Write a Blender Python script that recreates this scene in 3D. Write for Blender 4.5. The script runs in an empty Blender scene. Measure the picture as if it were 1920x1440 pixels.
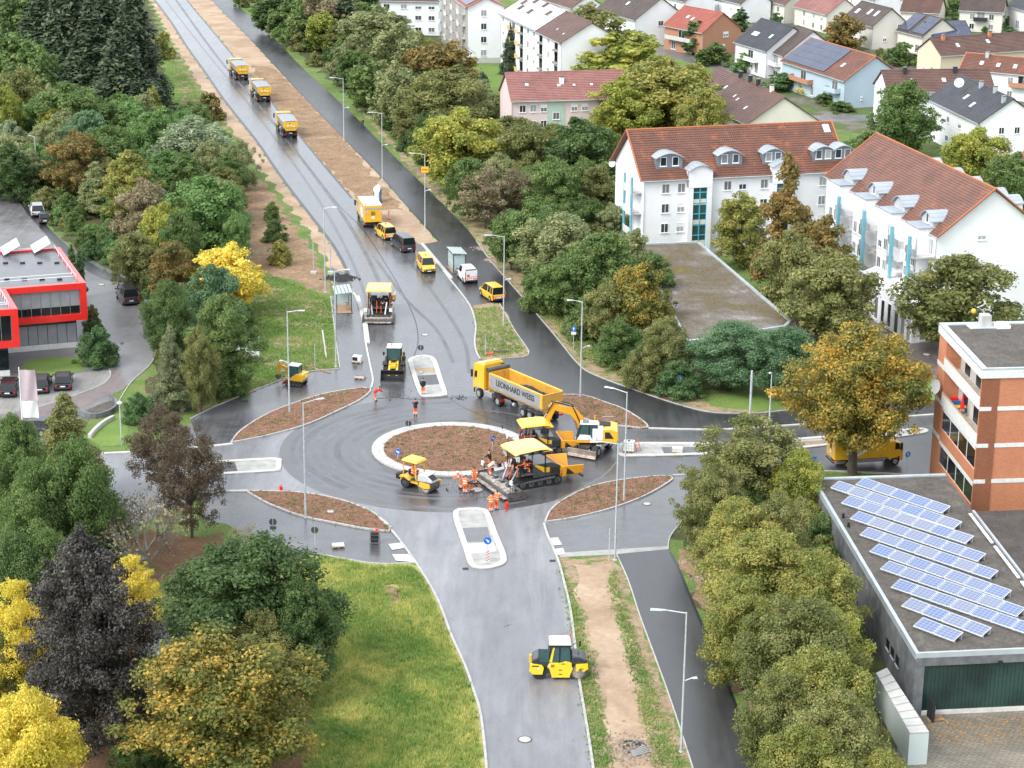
import bpy, bmesh, math, random
import numpy as np
from mathutils import Vector, Matrix
from mathutils.geometry import tessellate_polygon
random.seed(7); RNG = np.random.default_rng(11)
S = bpy.context.scene
COL = S.collection
PI = math.pi
# ------------------------------------------------------------------ camera
FPX, PITCH, ROLL, CAMH = 3883.0, math.radians(18), math.radians(.6), 74.0
_r0, _u0 = np.array([1, 0, 0.]), np.array([0, math.sin(PITCH), math.cos(PITCH)])
_fw = np.array([0, math.cos(PITCH), -math.sin(PITCH)])
_r = _r0*math.cos(ROLL)+_u0*math.sin(ROLL)
_u = -_r0*math.sin(ROLL)+_u0*math.cos(ROLL)
cd = bpy.data.cameras.new('camera'); cam = bpy.data.objects.new('camera', cd); COL.objects.link(cam)
cd.sensor_width = 36; cd.lens = FPX/1920*36; cd.clip_start = 1; cd.clip_end = 6000
m = Matrix.Identity(4)
for i in range(3):
    m[i][0] = _r[i]; m[i][1] = _u[i]; m[i][2] = -_fw[i]
m[2][3] = CAMH
cam.matrix_world = m
S.camera = cam
# ------------------------------------------------------------------ sky, sun, exposure
w = bpy.data.worlds.new('World'); S.world = w; w.use_nodes = True
nt = w.node_tree; nt.nodes.clear()
sky = nt.nodes.new('ShaderNodeTexSky'); sky.sky_type = 'NISHITA'; sky.sun_disc = False
SUN_EL, SUN_AZ = math.radians(46), math.radians(232)
sky.sun_elevation = SUN_EL; sky.sun_rotation = SUN_AZ; sky.air_density = 1.0; sky.dust_density = 4.0; sky.ozone_density = 1.0
hs = nt.nodes.new('ShaderNodeHueSaturation'); hs.inputs['Saturation'].default_value = .3
bg = nt.nodes.new('ShaderNodeBackground'); bg.inputs['Strength'].default_value = .15
wo = nt.nodes.new('ShaderNodeOutputWorld')
veil = nt.nodes.new('ShaderNodeMix'); veil.data_type = 'RGBA'; veil.inputs[0].default_value = .55; veil.inputs[7].default_value = (6.3, 6.8, 7.4, 1)   # even cloud cover over the clear sky
nt.links.new(sky.outputs[0], hs.inputs['Color']); nt.links.new(hs.outputs[0], veil.inputs[6]); nt.links.new(veil.outputs[2], bg.inputs[0]); nt.links.new(bg.outputs[0], wo.inputs[0])
sd = bpy.data.lights.new('sun', 'SUN'); sd.energy = 1.0; sd.angle = math.radians(20); sd.color = (1, .97, .93)
sun = bpy.data.objects.new('sun', sd); COL.objects.link(sun)
_d = Vector((math.sin(SUN_AZ)*math.cos(SUN_EL), math.cos(SUN_AZ)*math.cos(SUN_EL), math.sin(SUN_EL)))
sun.rotation_euler = _d.to_track_quat('Z', 'Y').to_euler()
S.view_settings.view_transform = 'Standard'; S.view_settings.look = 'None'
S.view_settings.exposure = 1.1; S.view_settings.gamma = 1; S.view_settings.use_curve_mapping = False
S.render.engine = 'CYCLES'
S.cycles.max_bounces = 5; S.cycles.diffuse_bounces = 3; S.cycles.glossy_bounces = 3; S.cycles.transmission_bounces = 3; S.cycles.transparent_max_bounces = 6

# ------------------------------------------------------------------ photo pixel -> point of the place
def at(x, y, z=0.0):
    d = _fw + _r*(x-960)/FPX - _u*(y-720)/FPX
    t = (z-CAMH)/d[2]
    return Vector((d[0]*t, d[1]*t, z))
def px(p):
    v = np.array(p)-np.array([0, 0, CAMH]); k = v@_fw
    return 960+FPX*(v@_r)/k, 720-FPX*(v@_u)/k
def ppm(p):                       # photo pixels per metre at a point
    v = np.array(p)-np.array([0, 0, CAMH]); return FPX/(v@_fw)
# ------------------------------------------------------------------ tagging
def tag(o, label=None, cat=None, group=None, kind=None):
    if label: o['label'] = label
    if cat: o['category'] = cat
    if group: o['group'] = group
    if kind: o['kind'] = kind
    return o
def empty(name, loc=(0, 0, 0), rz=0.0, label=None, cat=None, group=None):
    o = bpy.data.objects.new(name, None); COL.objects.link(o); o.empty_display_size = .3
    o.location = loc; o.rotation_euler = (0, 0, rz)
    return tag(o, label, cat, group)
def copy_tree(o, parent=None):
    c = o.copy(); COL.objects.link(c); c.parent = parent
    for ch in list(o.children): copy_tree(ch, c)
    return c
def heading(a, b):                # from photo point b (rear) to a (front)
    A, B = at(*a), at(*b); return math.atan2(A.y-B.y, A.x-B.x)
# ------------------------------------------------------------------ mesh builder
class MB:
    def __init__(s): s.v = []; s.f = []; s.T = None
    def add(s, vs, fs):
        n = len(s.v)
        if s.T is not None: vs = [tuple(s.T @ Vector(p)) for p in vs]
        s.v += [tuple(p) for p in vs]; s.f += [tuple(i+n for i in f) for f in fs]; return s
    def box(s, x0, x1, y0, y1, z0, z1):
        return s.add([(x0, y0, z0), (x1, y0, z0), (x1, y1, z0), (x0, y1, z0), (x0, y0, z1), (x1, y0, z1), (x1, y1, z1), (x0, y1, z1)],
                     [(0, 3, 2, 1), (4, 5, 6, 7), (0, 1, 5, 4), (1, 2, 6, 5), (2, 3, 7, 6), (3, 0, 4, 7)])
    def cbox(s, c, d): return s.box(c[0]-d[0]/2, c[0]+d[0]/2, c[1]-d[1]/2, c[1]+d[1]/2, c[2]-d[2]/2, c[2]+d[2]/2)
    def hexa(s, b, t):            # bottom 4, top 4 points
        return s.add(list(b)+list(t), [(0, 3, 2, 1), (4, 5, 6, 7), (0, 1, 5, 4), (1, 2, 6, 5), (2, 3, 7, 6), (3, 0, 4, 7)])
    def prism(s, pts, a, b, ax='z'):
        def P(p, c): return (p[0], p[1], c) if ax == 'z' else ((p[0], c, p[1]) if ax == 'y' else (c, p[0], p[1]))
        n = len(pts); vs = [P(p, a) for p in pts]+[P(p, b) for p in pts]
        tri = tessellate_polygon([[Vector((p[0], p[1], 0)) for p in pts]])
        fs = [tuple(t) for t in tri]+[tuple(i+n for i in t) for t in tri]
        fs += [(i, (i+1) % n, (i+1) % n+n, i+n) for i in range(n)]
        return s.add(vs, fs)
    def cyl(s, p0, p1, r0, r1=None, n=12, cap=True):
        r1 = r0 if r1 is None else r1
        p0, p1 = Vector(p0), Vector(p1); d = (p1-p0).normalized()
        a = d.orthogonal().normalized(); b = d.cross(a)
        vs = []
        for p, r in ((p0, r0), (p1, r1)):
            vs += [tuple(p+a*math.cos(2*PI*i/n)*r+b*math.sin(2*PI*i/n)*r) for i in range(n)]
        fs = [(i, (i+1) % n, (i+1) % n+n, i+n) for i in range(n)]
        if cap: fs += [tuple(range(n-1, -1, -1)), tuple(range(n, 2*n))]
        return s.add(vs, fs)
    def path(s, pts, r, n=6):
        for a, b in zip(pts, pts[1:]): s.cyl(a, b, r, r, n)
        return s
    def sphere(s, c, r, sc=(1, 1, 1), n=10, k=6):
        vs = []; fs = []
        for j in range(k+1):
            t = PI*j/k
            for i in range(n):
                a = 2*PI*i/n; vs.append((c[0]+r*sc[0]*math.sin(t)*math.cos(a), c[1]+r*sc[1]*math.sin(t)*math.sin(a), c[2]+r*sc[2]*math.cos(t)))
        for j in range(k):
            for i in range(n): fs.append((j*n+i, (j+1)*n+i, (j+1)*n+(i+1) % n, j*n+(i+1) % n))
        return s.add(vs, fs)
    def loft(s, rings, cap=True):
        n = len(rings[0]); vs = [p for r in rings for p in r]; fs = []
        for k in range(len(rings)-1):
            for i in range(n): fs.append((k*n+i, k*n+(i+1) % n, (k+1)*n+(i+1) % n, (k+1)*n+i))
        if cap: fs += [tuple(range(n-1, -1, -1)), tuple(range((len(rings)-1)*n, len(rings)*n))]
        return s.add(vs, fs)
    def mesh(s, name, mat=None, smooth=False):
        me = bpy.data.meshes.new(name); me.from_pydata(s.v, [], s.f); me.update()
        bm = bmesh.new(); bm.from_mesh(me); bmesh.ops.recalc_face_normals(bm, faces=bm.faces); bm.to_mesh(me); bm.free()
        if mat: me.materials.append(mat)
        if smooth:
            me.polygons.foreach_set('use_smooth', [True]*len(me.polygons))
            try: me.set_sharp_from_angle(angle=math.radians(38))
            except Exception: pass
        return me
    def build(s, name, mat, parent=None, smooth=False, bevel=0, **kw):
        o = bpy.data.objects.new(name, s.mesh(name, mat, smooth)); COL.objects.link(o); o.parent = parent
        if bevel:
            b = o.modifiers.new('bevel', 'BEVEL'); b.width = bevel; b.segments = 2; b.limit_method = 'ANGLE'; b.angle_limit = math.radians(40)
        tag(o, **kw); return o
def B(*a): return MB().box(*a)
def link(name, me, parent=None, loc=(0, 0, 0), rot=(0, 0, 0)):
    o = bpy.data.objects.new(name, me); COL.objects.link(o); o.parent = parent; o.location = loc; o.rotation_euler = rot; return o
# ------------------------------------------------------------------ materials
def newmat(name):
    m = bpy.data.materials.new(name); m.use_nodes = True; nt = m.node_tree; nt.nodes.clear()
    o = nt.nodes.new('ShaderNodeOutputMaterial'); p = nt.nodes.new('ShaderNodeBsdfPrincipled'); nt.links.new(p.outputs[0], o.inputs[0])
    return m, nt, p
class NB:
    def __init__(s, nt): s.nt = nt
    def n(s, t, **kw):
        x = s.nt.nodes.new(t)
        for k, v in kw.items():
            if k.startswith('i_'): x.inputs[k[2:]].default_value = v
            else: setattr(x, k, v)
        return x
    def l(s, a, b): s.nt.links.new(a, b)
    def coord(s, world=False, scale=(1, 1, 1), rz=0):
        if world: o = s.n('ShaderNodeNewGeometry').outputs['Position']
        else: o = s.n('ShaderNodeTexCoord').outputs['Object']
        m = s.n('ShaderNodeMapping'); m.inputs['Scale'].default_value = scale; m.inputs['Rotation'].default_value = (0, 0, rz)
        s.l(o, m.inputs[0]); return m.outputs[0]
    def noise(s, co, scale, detail=3, rough=.55, dist=0):
        x = s.n('ShaderNodeTexNoise'); x.inputs['Scale'].default_value = scale; x.inputs['Detail'].default_value = detail
        x.inputs['Roughness'].default_value = rough; x.inputs['Distortion'].default_value = dist; s.l(co, x.inputs['Vector']); return x.outputs['Fac']
    def ramp(s, f, stops, interp='LINEAR'):
        r = s.n('ShaderNodeValToRGB'); r.color_ramp.interpolation = interp; e = r.color_ramp.elements
        while len(e) < len(stops): e.new(.5)
        for el, (p, c) in zip(e, stops):
            el.position = p; el.color = (*c, 1) if not isinstance(c, (int, float)) else (c, c, c, 1)
        s.l(f, r.inputs[0]); return r.outputs[0]
    def mix(s, f, a, b, typ='MIX'):
        x = s.n('ShaderNodeMix', data_type='RGBA', blend_type=typ)
        for v, i in ((f, 0), (a, 6), (b, 7)):
            if isinstance(v, (int, float)): x.inputs[i].default_value = v
            elif isinstance(v, tuple): x.inputs[i].default_value = (*v[:3], 1)
            else: s.l(v, x.inputs[i])
        return x.outputs[2]
    def math(s, op, a, b=0.0, c=None):
        x = s.n('ShaderNodeMath', operation=op)
        for i, v in enumerate((a, b, c)):
            if v is None: continue
            if isinstance(v, (int, float)): x.inputs[i].default_value = v
            else: s.l(v, x.inputs[i])
        return x.outputs[0]
    def bump(s, p, h, strength=.3, dist=.1):
        b = s.n('ShaderNodeBump'); b.inputs['Strength'].default_value = strength; b.inputs['Distance'].default_value = dist
        s.l(h, b.inputs['Height']); s.l(b.outputs[0], p.inputs['Normal'])
def mat(name, col, rough=.5, var=.18, scale=2.5, metal=0.0, bump=0.0, bscale=15, col2=None, thr=(.45, .6), coat=0.0, emit=0):
    m, nt, p = newmat(name); b = NB(nt); co = b.coord()
    f = b.noise(co, scale, 4)
    if col2: c = b.mix(b.ramp(f, [(thr[0], 0.), (thr[1], 1.)]), tuple(col), tuple(col2))
    else:
        c = b.mix(b.ramp(f, [(.3, 0.), (.7, 1.)]), tuple(x*(1-var) for x in col), tuple(min(1, x*(1+var)) for x in col))
    b.l(c, p.inputs['Base Color']); p.inputs['Roughness'].default_value = rough; p.inputs['Metallic'].default_value = metal
    if coat: p.inputs['Coat Weight'].default_value = coat; p.inputs['Coat Roughness'].default_value = .08
    if bump: b.bump(p, b.noise(co, bscale, 4), bump, .05)
    return m
MT = {}
def paint(n, c, var=.06, dirt=None, coat=.5): MT[n] = mat(n, c, .38, var, 1.2, coat=coat, col2=dirt, thr=(.55, .85)) if dirt else mat(n, c, .35, var, 1.2, coat=coat)
paint('yellow', (.8, .45, .02), dirt=(.52, .34, .1)); paint('yellow_dirty', (.6, .32, .05), dirt=(.13, .08, .04)); paint('yellow_deep', (.76, .34, .015), dirt=(.4, .23, .07))
paint('roof_yellow', (.82, .58, .16)); paint('roof_white', (.8, .78, .68)); paint('white_paint', (.78, .79, .8)); paint('red_paint', (.72, .02, .015)); paint('white_frame', (.8, .82, .84))
paint('black_paint', (.012, .013, .016)); paint('dark_paint', (.028, .03, .038)); paint('silver_paint', (.5, .52, .54)); paint('blue_plastic', (.02, .17, .42))
paint('grey_machine', (.05, .052, .055), var=.3); paint('lemon', (.85, .6, .02)); paint('cyan_paint', (.09, .42, .53), coat=.1); paint('cyan_pillar', (.16, .4, .48), coat=0)
MT['rubber'] = mat('rubber', (.018, .018, .018), .75, .3); MT['rim'] = mat('rim', (.42, .42, .42), .4, .2, metal=.5)
MT['steel'] = mat('steel', (.42, .43, .43), .4, .2, metal=.8); MT['alu'] = mat('alu', (.5, .51, .52), .42, .12, .8, metal=.6)
MT['galv'] = mat('galvanised', (.55, .6, .62), .45, .15, metal=.35); MT['screed'] = mat('screed_steel', (.42, .38, .34), .6, .4, 3, col2=(.16, .13, .11))
MT['blade'] = mat('blade_steel', (.3, .24, .2), .6, .3, 2, metal=.3, col2=(.45, .38, .33)); MT['glass'] = mat('dark_glass', (.012, .016, .018), .06, .1)
MT['cabglass'] = mat('cab_glass', (.04, .09, .09), .08, .2); MT['black'] = mat('matt_black', (.015, .015, .016), .6, .3)
MT['orange'] = mat('hi_vis_orange', (.95, .16, .015), .7, .1); MT['orange_paint'] = mat('orange_paint', (.8, .1, .01), .5, .1)
MT['reflect'] = mat('reflective_white', (.75, .77, .75), .4, .05); MT['red'] = mat('red_plastic', (.75, .02, .015), .4, .1)
MT['navy'] = mat('navy_cloth', (.012, .016, .04), .85, .2); MT['skin'] = mat('skin', (.5, .27, .18), .6, .1); MT['hair'] = mat('dark_hair', (.03, .018, .012), .8, .3)
MT['boot'] = mat('boot_leather', (.03, .025, .02), .6, .3); MT['greyshirt'] = mat('pale_shirt', (.55, .52, .5), .85, .1); MT['redcloth'] = mat('red_cloth', (.55, .02, .02), .8, .2)
MT['brown_cloth'] = mat('brown_cloth', (.12, .06, .035), .85, .2); MT['denim'] = mat('denim', (.03, .06, .14), .85, .2)
MT['taillight'] = mat('tail_light', (.55, .01, .01), .25, .1); MT['headlight'] = mat('head_light', (.7, .72, .75), .12, .1)
MT['asphalt_load'] = mat('hot_asphalt', (.02, .022, .026), .7, .5, 3, bump=.8, bscale=12); MT['wood'] = mat('pale_wood', (.42, .26, .13), .75, .3, 4)
MT['concrete'] = mat('concrete', (.44, .43, .41), .7, .18, 1.5); MT['stone'] = mat('pale_stone', (.55, .54, .5), .7, .15, 1.2); MT['sign_blue'] = mat('sign_blue', (.01, .14, .6), .4, .05)
MT['dirty_steel'] = mat('dirty_steel', (.12, .11, .1), .6, .5, 4, metal=.3); MT['cable'] = mat('hose_rubber', (.02, .02, .02), .5, .2)
MT['text'] = mat('letter_black', (.02, .02, .022), .5, .05); MT['tarp'] = mat('grey_tarp', (.27, .29, .31), .5, .1, 1)
MT['tipper_grey'] = mat('tipper_grey', (.3, .3, .3), .4, .12, .7, metal=.35); MT['solar'] = None
# ------------------------------------------------------------------ ground materials
def asphalt(name, base, rmin, rmax, light=.5, stretch=None, rz=0, spots=0.0, tint=(1, 1, 1.06)):
    m, nt, p = newmat(name); b = NB(nt)
    co = b.coord(True); cs = b.coord(True, stretch or (1, 1, 1), rz)
    big = b.noise(cs, .06, 4, .6, .6); med = b.noise(cs, .35, 4, .6, .3); fine = b.noise(co, 6, 3, .7)
    wet = b.math('ADD', b.math('MULTIPLY', big, .62), b.math('MULTIPLY', med, .38))
    c0 = tuple(base*t*.72 for t in tint); c1 = tuple(base*t*(1+light) for t in tint)
    c = b.mix(b.ramp(wet, [(.36, 0.), (.62, 1.)]), c0, c1)
    st_ = b.noise(b.coord(True, stretch or (1, 1, 1), rz), .9, 5, .7, .25); s2 = b.noise(b.coord(True, (1.6, .07, 1), rz), 1.0, 4, .6)
    c = b.mix(1.0, c, b.ramp(st_, [(.3, .78), (.55, 1.), (.75, 1.)]), 'MULTIPLY'); c = b.mix(.5, c, b.ramp(s2, [(.35, .6), (.65, 1.)]), 'MULTIPLY')
    wet = b.math('ADD', b.math('MULTIPLY', wet, .7), b.math('MULTIPLY', s2, .3))
    c = b.mix(.35, c, b.ramp(fine, [(.3, .35), (.75, 1.)]), 'MULTIPLY')
    if spots:
        sp = b.noise(co, 2.2, 5, .75); c = b.mix(b.math('MULTIPLY', b.ramp(sp, [(.66, 0.), (.72, 1.)]), spots), c, (.3, .31, .32))
    b.l(c, p.inputs['Base Color'])
    r = b.n('ShaderNodeMapRange'); b.l(wet, r.inputs[0]); r.inputs[1].default_value = .35; r.inputs[2].default_value = .62
    r.inputs[3].default_value = rmin; r.inputs[4].default_value = rmax; b.l(r.outputs[0], p.inputs['Roughness'])
    p.inputs['Specular IOR Level'].default_value = 1.0
    b.bump(p, b.noise(co, 11, 4, .7), .12, .02)
    return m
def ground(name, stops, scale=.25, rough=.9, detail=6, fine=3.5, bump=.6, finec=(.55, 1.25), dist=.4, scale2=None, stops2=None):
    m, nt, p = newmat(name); b = NB(nt); co = b.coord(True)
    f = b.noise(co, scale, detail, .65, dist); c = b.ramp(f, stops)
    if stops2: c = b.mix(.5, c, b.ramp(b.noise(co, scale2, 5, .7), stops2))
    g = b.noise(co, fine, 5, .75)
    c = b.mix(1.0, c, b.ramp(g, [(.3, finec[0]), (.7, finec[1])]), 'MULTIPLY')
    b.l(c, p.inputs['Base Color']); p.inputs['Roughness'].default_value = rough; p.inputs['Specular IOR Level'].default_value = .25
    b.bump(p, g, bump, .15); return m
RD = math.radians
G = dict(
 grass=ground('grass_ground', [(.3, (.09, .14, .035)), (.5, (.13, .2, .05)), (.68, (.19, .22, .07))]),
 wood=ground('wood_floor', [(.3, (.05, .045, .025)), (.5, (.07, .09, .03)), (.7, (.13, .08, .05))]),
 meadow=ground('meadow_ground', [(.3, (.15, .26, .06)), (.42, (.28, .33, .09)), (.54, (.42, .38, .13)), (.72, (.44, .36, .18))], scale=.16),
 sand=ground('sand_ground', [(.3, (.29, .2, .13)), (.5, (.4, .29, .2)), (.7, (.48, .37, .27))], scale=.15, fine=1.6, bump=.5, finec=(.8, 1.1)),
 sandwet=ground('brown_sand', [(.3, (.21, .13, .075)), (.55, (.3, .2, .12)), (.75, (.4, .28, .18))], scale=.3, fine=1.6),
 verge=ground('verge_ground', [(.42, (.36, .27, .18)), (.53, (.28, .21, .12)), (.58, (.15, .2, .06)), (.75, (.11, .18, .045))], scale=.6),
 field=ground('thin_grass', [(.38, (.34, .26, .17)), (.46, (.24, .2, .1)), (.52, (.13, .19, .045)), (.7, (.1, .18, .035))], scale=.22),
 bed=ground('bark_mulch', [(.3, (.17, .085, .056)), (.55, (.25, .14, .095)), (.75, (.33, .21, .15))], scale=.5, fine=2.6, bump=1.0),
 gravel=ground('grey_gravel', [(.3, (.085, .075, .066)), (.6, (.14, .125, .11)), (.8, (.2, .18, .16))], scale=.6, fine=4, bump=.8),
 lawn=ground('lawn', [(.3, (.1, .18, .035)), (.7, (.17, .24, .06))], scale=.2, finec=(.8, 1.15), bump=.3),
 leaves=ground('leaf_litter', [(.35, (.12, .07, .04)), (.5, (.2, .11, .06)), (.6, (.1, .12, .035)), (.75, (.09, .13, .03))], scale=.12),
 road=asphalt('wet_asphalt', .1, .13, .3, .5, (1, .45, 1), RD(-10)),
 ring=asphalt('fresh_asphalt', .075, .2, .4, .5, (.6, 1, 1), RD(15)),
 old=asphalt('grey_asphalt', .2, .3, .55, .5, (1, .3, 1), RD(6)),
 dark=asphalt('dark_asphalt', .042, .26, .45, .35, (1, .5, 1), RD(20)),
 path=asphalt('wet_path', .1, .12, .4, .6, (.6, 1, 1), 0, .3),
 street=asphalt('street_asphalt', .17, .28, .5, .35, tint=(1.03, 1, 1)),
 paver=asphalt('grey_pavers', .26, .4, .7, .2, tint=(1.03, 1, .93)),
 redpave=asphalt('red_pavers', .17, .35, .6, .15, tint=(1.25, 1, .95)),
 kerb=mat('kerb_concrete', (.42, .41, .39), .65, .14, 1.5, bump=.2), slab=mat('concrete_slab', (.33, .33, .31), .6, .22, .9, bump=.2, bscale=30),
 whiteslab=mat('white_slab', (.5, .49, .46), .6, .12, .9),
)
# ------------------------------------------------------------------ ground helpers
def P(l, z=0): return [at(x, y, z) for x, y in l]
def crom(pts, n=6, closed=False):
    out = []; N = len(pts); R = range(N) if closed else range(N-1)
    for i in R:
        p0 = pts[(i-1) % N] if (closed or i > 0) else pts[i]*2-pts[i+1]
        p1 = pts[i]; p2 = pts[(i+1) % N]; p3 = pts[(i+2) % N] if (closed or i+2 < N) else p2*2-p1
        for k in range(n):
            t = k/n
            out.append(.5*((2*p1)+(p2-p0)*t+(2*p0-5*p1+4*p2-p3)*t*t+(3*p1-p0-3*p2+p3)*t**3))
    if not closed: out.append(pts[-1])
    return out
def C(l, n=5): return crom(P(l), n)
LAYER = {}
RAG = {'sand': .45, 'dirt': .5, 'thin_grass': .5, 'verge': .35, 'forest_floor': .8, 'lawn': .25, 'grass_island': .1}
def rag(pts, amp):
    q = resample([Vector((p[0], p[1], 0)) for p in pts]+[Vector((pts[0][0], pts[0][1], 0))], .9)[:-1]; ph = RNG.uniform(0, 6, 3)
    return [p+Vector((RNG.normal()*amp*.35+amp*math.sin(i*.7+ph[0]), RNG.normal()*amp*.35+amp*math.cos(i*.9+ph[1]), 0)) for i, p in enumerate(q)]
def sheet(name, pts, z, m, kind='structure', **kw):
    if name in RAG: pts = rag(pts, RAG[name])
    mb = MB(); tri = tessellate_polygon([[Vector((p[0], p[1], 0)) for p in pts]])
    mb.add([(p[0], p[1], z) for p in pts], [tuple(t) for t in tri])
    o = mb.build(name, m, kind=kind, **kw)
    return o
def slab(name, pts, z0, z1, m, kind='structure', parent=None, **kw):
    mb = MB().prism([(p[0], p[1]) for p in pts], z0, z1); return mb.build(name, m, parent, kind=kind, **kw)
def resample(pts, step):
    out = [Vector(pts[0])]; acc = 0
    for a, b in zip(pts, pts[1:]):
        L = (b-a).length
        if L < 1e-6: continue
        d = (b-a)/L; t = step-acc
        while t <= L: out.append(a+d*t); t += step
        acc = (acc+L) % step
    out.append(Vector(pts[-1])); return out
def kerb(name, pts, w=.16, z0=0, z1=.12, closed=False, side=0, m=None, step=1.0, gap=.012, **kw):
    if closed: pts = list(pts)+[pts[0]]
    q = resample([Vector((p[0], p[1], 0)) for p in pts], step); mb = MB()
    nr = []
    for i in range(len(q)):
        a = q[max(0, i-1)]; b = q[min(len(q)-1, i+1)]
        if closed and i in (0, len(q)-1): a, b = q[-2], q[1]
        d = (b-a); d.z = 0
        d = d.normalized() if d.length > 1e-9 else Vector((1, 0, 0)); nr.append(Vector((-d.y, d.x, 0)))
    off = (-w/2+side*w/2, w/2+side*w/2)
    for i in range(len(q)-1):
        a, b = q[i], q[i+1]
        if (b-a).length < .05: continue
        d = (b-a).normalized()*gap
        pa0, pa1 = a+nr[i]*off[0]+d, a+nr[i]*off[1]+d; pb0, pb1 = b+nr[i+1]*off[0], b+nr[i+1]*off[1]
        up = Vector((0, 0, z1)); lo = Vector((0, 0, z0))
        mb.hexa([pa0+lo, pb0+lo, pb1+lo, pa1+lo], [pa0+up, pb0+up, pb1+up, pa1+up])
    return mb.build(name, m or G['kerb'], kind='structure', **kw)
def inpoly(X, Y, poly):
    ins = np.zeros(len(X), bool); n = len(poly)
    for i in range(n):
        x1, y1 = poly[i][0], poly[i][1]; x2, y2 = poly[(i+1) % n][0], poly[(i+1) % n][1]
        c = ((y1 > Y) != (y2 > Y)); 
        with np.errstate(divide='ignore', invalid='ignore'): xi = (x2-x1)*(Y-y1)/(y2-y1+1e-12)+x1
        ins ^= c & (X < xi)
    return ins
def points_in(poly, n, holes=()):
    xs = [p[0] for p in poly]; ys = [p[1] for p in poly]; X = RNG.uniform(min(xs), max(xs), n*4); Y = RNG.uniform(min(ys), max(ys), n*4)
    k = inpoly(X, Y, poly)
    for h in holes: k &= ~inpoly(X, Y, h)
    return X[k][:n], Y[k][:n]
def big_mesh(name, V, k, m, parent=None, **kw):     # V: (n*k,3) polygons of k corners
    n = len(V)//k; me = bpy.data.meshes.new(name); me.vertices.add(len(V)); me.vertices.foreach_set('co', np.ascontiguousarray(V, dtype=np.float32).ravel())
    me.loops.add(n*k); me.loops.foreach_set('vertex_index', np.arange(n*k, dtype=np.int32))
    me.polygons.add(n); me.polygons.foreach_set('loop_start', np.arange(0, n*k, k, dtype=np.int32)); me.polygons.foreach_set('loop_total', np.full(n, k, dtype=np.int32))
    me.update(); me.validate()
    if m: me.materials.append(m)
    if name is None: return me
    o = bpy.data.objects.new(name, me); COL.objects.link(o); o.parent = parent; tag(o, **kw); return o
def tufts(X, Y, z, h, w, blades=3, lean=.5):
    n = len(X); out = []
    for b in range(blades):
        a = RNG.uniform(0, 2*PI, n); hh = h*RNG.uniform(.5, 1.3, n); l = RNG.uniform(0, lean, n)*hh; dx, dy = np.cos(a), np.sin(a)
        c = np.stack([X+dx*w*.4, Y+dy*w*.4, np.full(n, z)], 1); sd = np.stack([-dy, dx, 0*dx], 1)*w/2
        tip = c+np.stack([dx*l, dy*l, hh], 1); out.append(np.stack([c-sd, c+sd, tip], 1))
    return np.concatenate(out).reshape(-1, 3)
def clods(X, Y, z, s):
    n = len(X); out = []; r = s*RNG.uniform(.4, 1.2, n)
    a0 = RNG.uniform(0, 2*PI, n)
    top = np.stack([X+r*.2*np.cos(a0), Y+r*.2*np.sin(a0), z+r*RNG.uniform(.4, .9, n)], 1)
    for k in range(4):
        a = a0+k*PI/2; c = a+PI/2
        out.append(np.stack([np.stack([X+r*np.cos(a), Y+r*np.sin(a), np.full(n, z-.01)], 1), np.stack([X+r*np.cos(c), Y+r*np.sin(c), np.full(n, z-.01)], 1), top], 1))
    return np.concatenate(out).reshape(-1, 3)
def leafmat(name, c1, c2, c3=None, trans=.42, patch=.4):
    m, nt, p = newmat(name); b = NB(nt); co = b.coord()
    f = b.noise(co, patch, 3, .6, .3); ri = b.n('ShaderNodeNewGeometry').outputs['Random Per Island']; oi = b.n('ShaderNodeObjectInfo').outputs['Random']
    f2 = b.math('ADD', b.math('MULTIPLY', b.math('SUBTRACT', f, .5), 1.9), b.math('ADD', b.math('MULTIPLY', ri, .55), b.math('MULTIPLY', oi, .25)))
    st = [(0.0, c1), (.45, c2)] + ([(.85, c3)] if c3 else [(1.0, tuple(x*1.3 for x in c2))])
    c = b.ramp(f2, st); b.l(c, p.inputs['Base Color']); p.inputs['Roughness'].default_value = .55; p.inputs['Specular IOR Level'].default_value = .35
    tr = nt.nodes.new('ShaderNodeBsdfTranslucent'); b.l(c, tr.inputs[0]); mx = nt.nodes.new('ShaderNodeMixShader'); mx.inputs[0].default_value = trans
    b.l(p.outputs[0], mx.inputs[1]); b.l(tr.outputs[0], mx.inputs[2]); b.l(mx.outputs[0], nt.nodes['Material Output'].inputs[0]); return m
BLADE = dict(green=leafmat('grass_blades', (.13, .25, .05), (.25, .37, .09), (.42, .45, .16), patch=.08),
             yellow=leafmat('meadow_blades', (.17, .31, .07), (.42, .48, .13), (.74, .67, .24), patch=.2),
             bedg=leafmat('bed_plants', (.12, .17, .05), (.26, .28, .11), (.42, .36, .16), patch=.3),
             clod=ground('clod', [(.3, (.15, .075, .05)), (.6, (.27, .15, .1)), (.8, (.38, .25, .17))], scale=1.5),
             stone=ground('small_stones', [(.3, (.22, .16, .12)), (.7, (.4, .33, .26))], scale=1.5))
# ------------------------------------------------------------------ ground sheets
big = [(-900, -100), (900, -100), (900, 2600), (-900, 2600)]
sheet('ground', big, 0, G['grass'])
L1 = lambda l, n=4: C(l, n)
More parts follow.
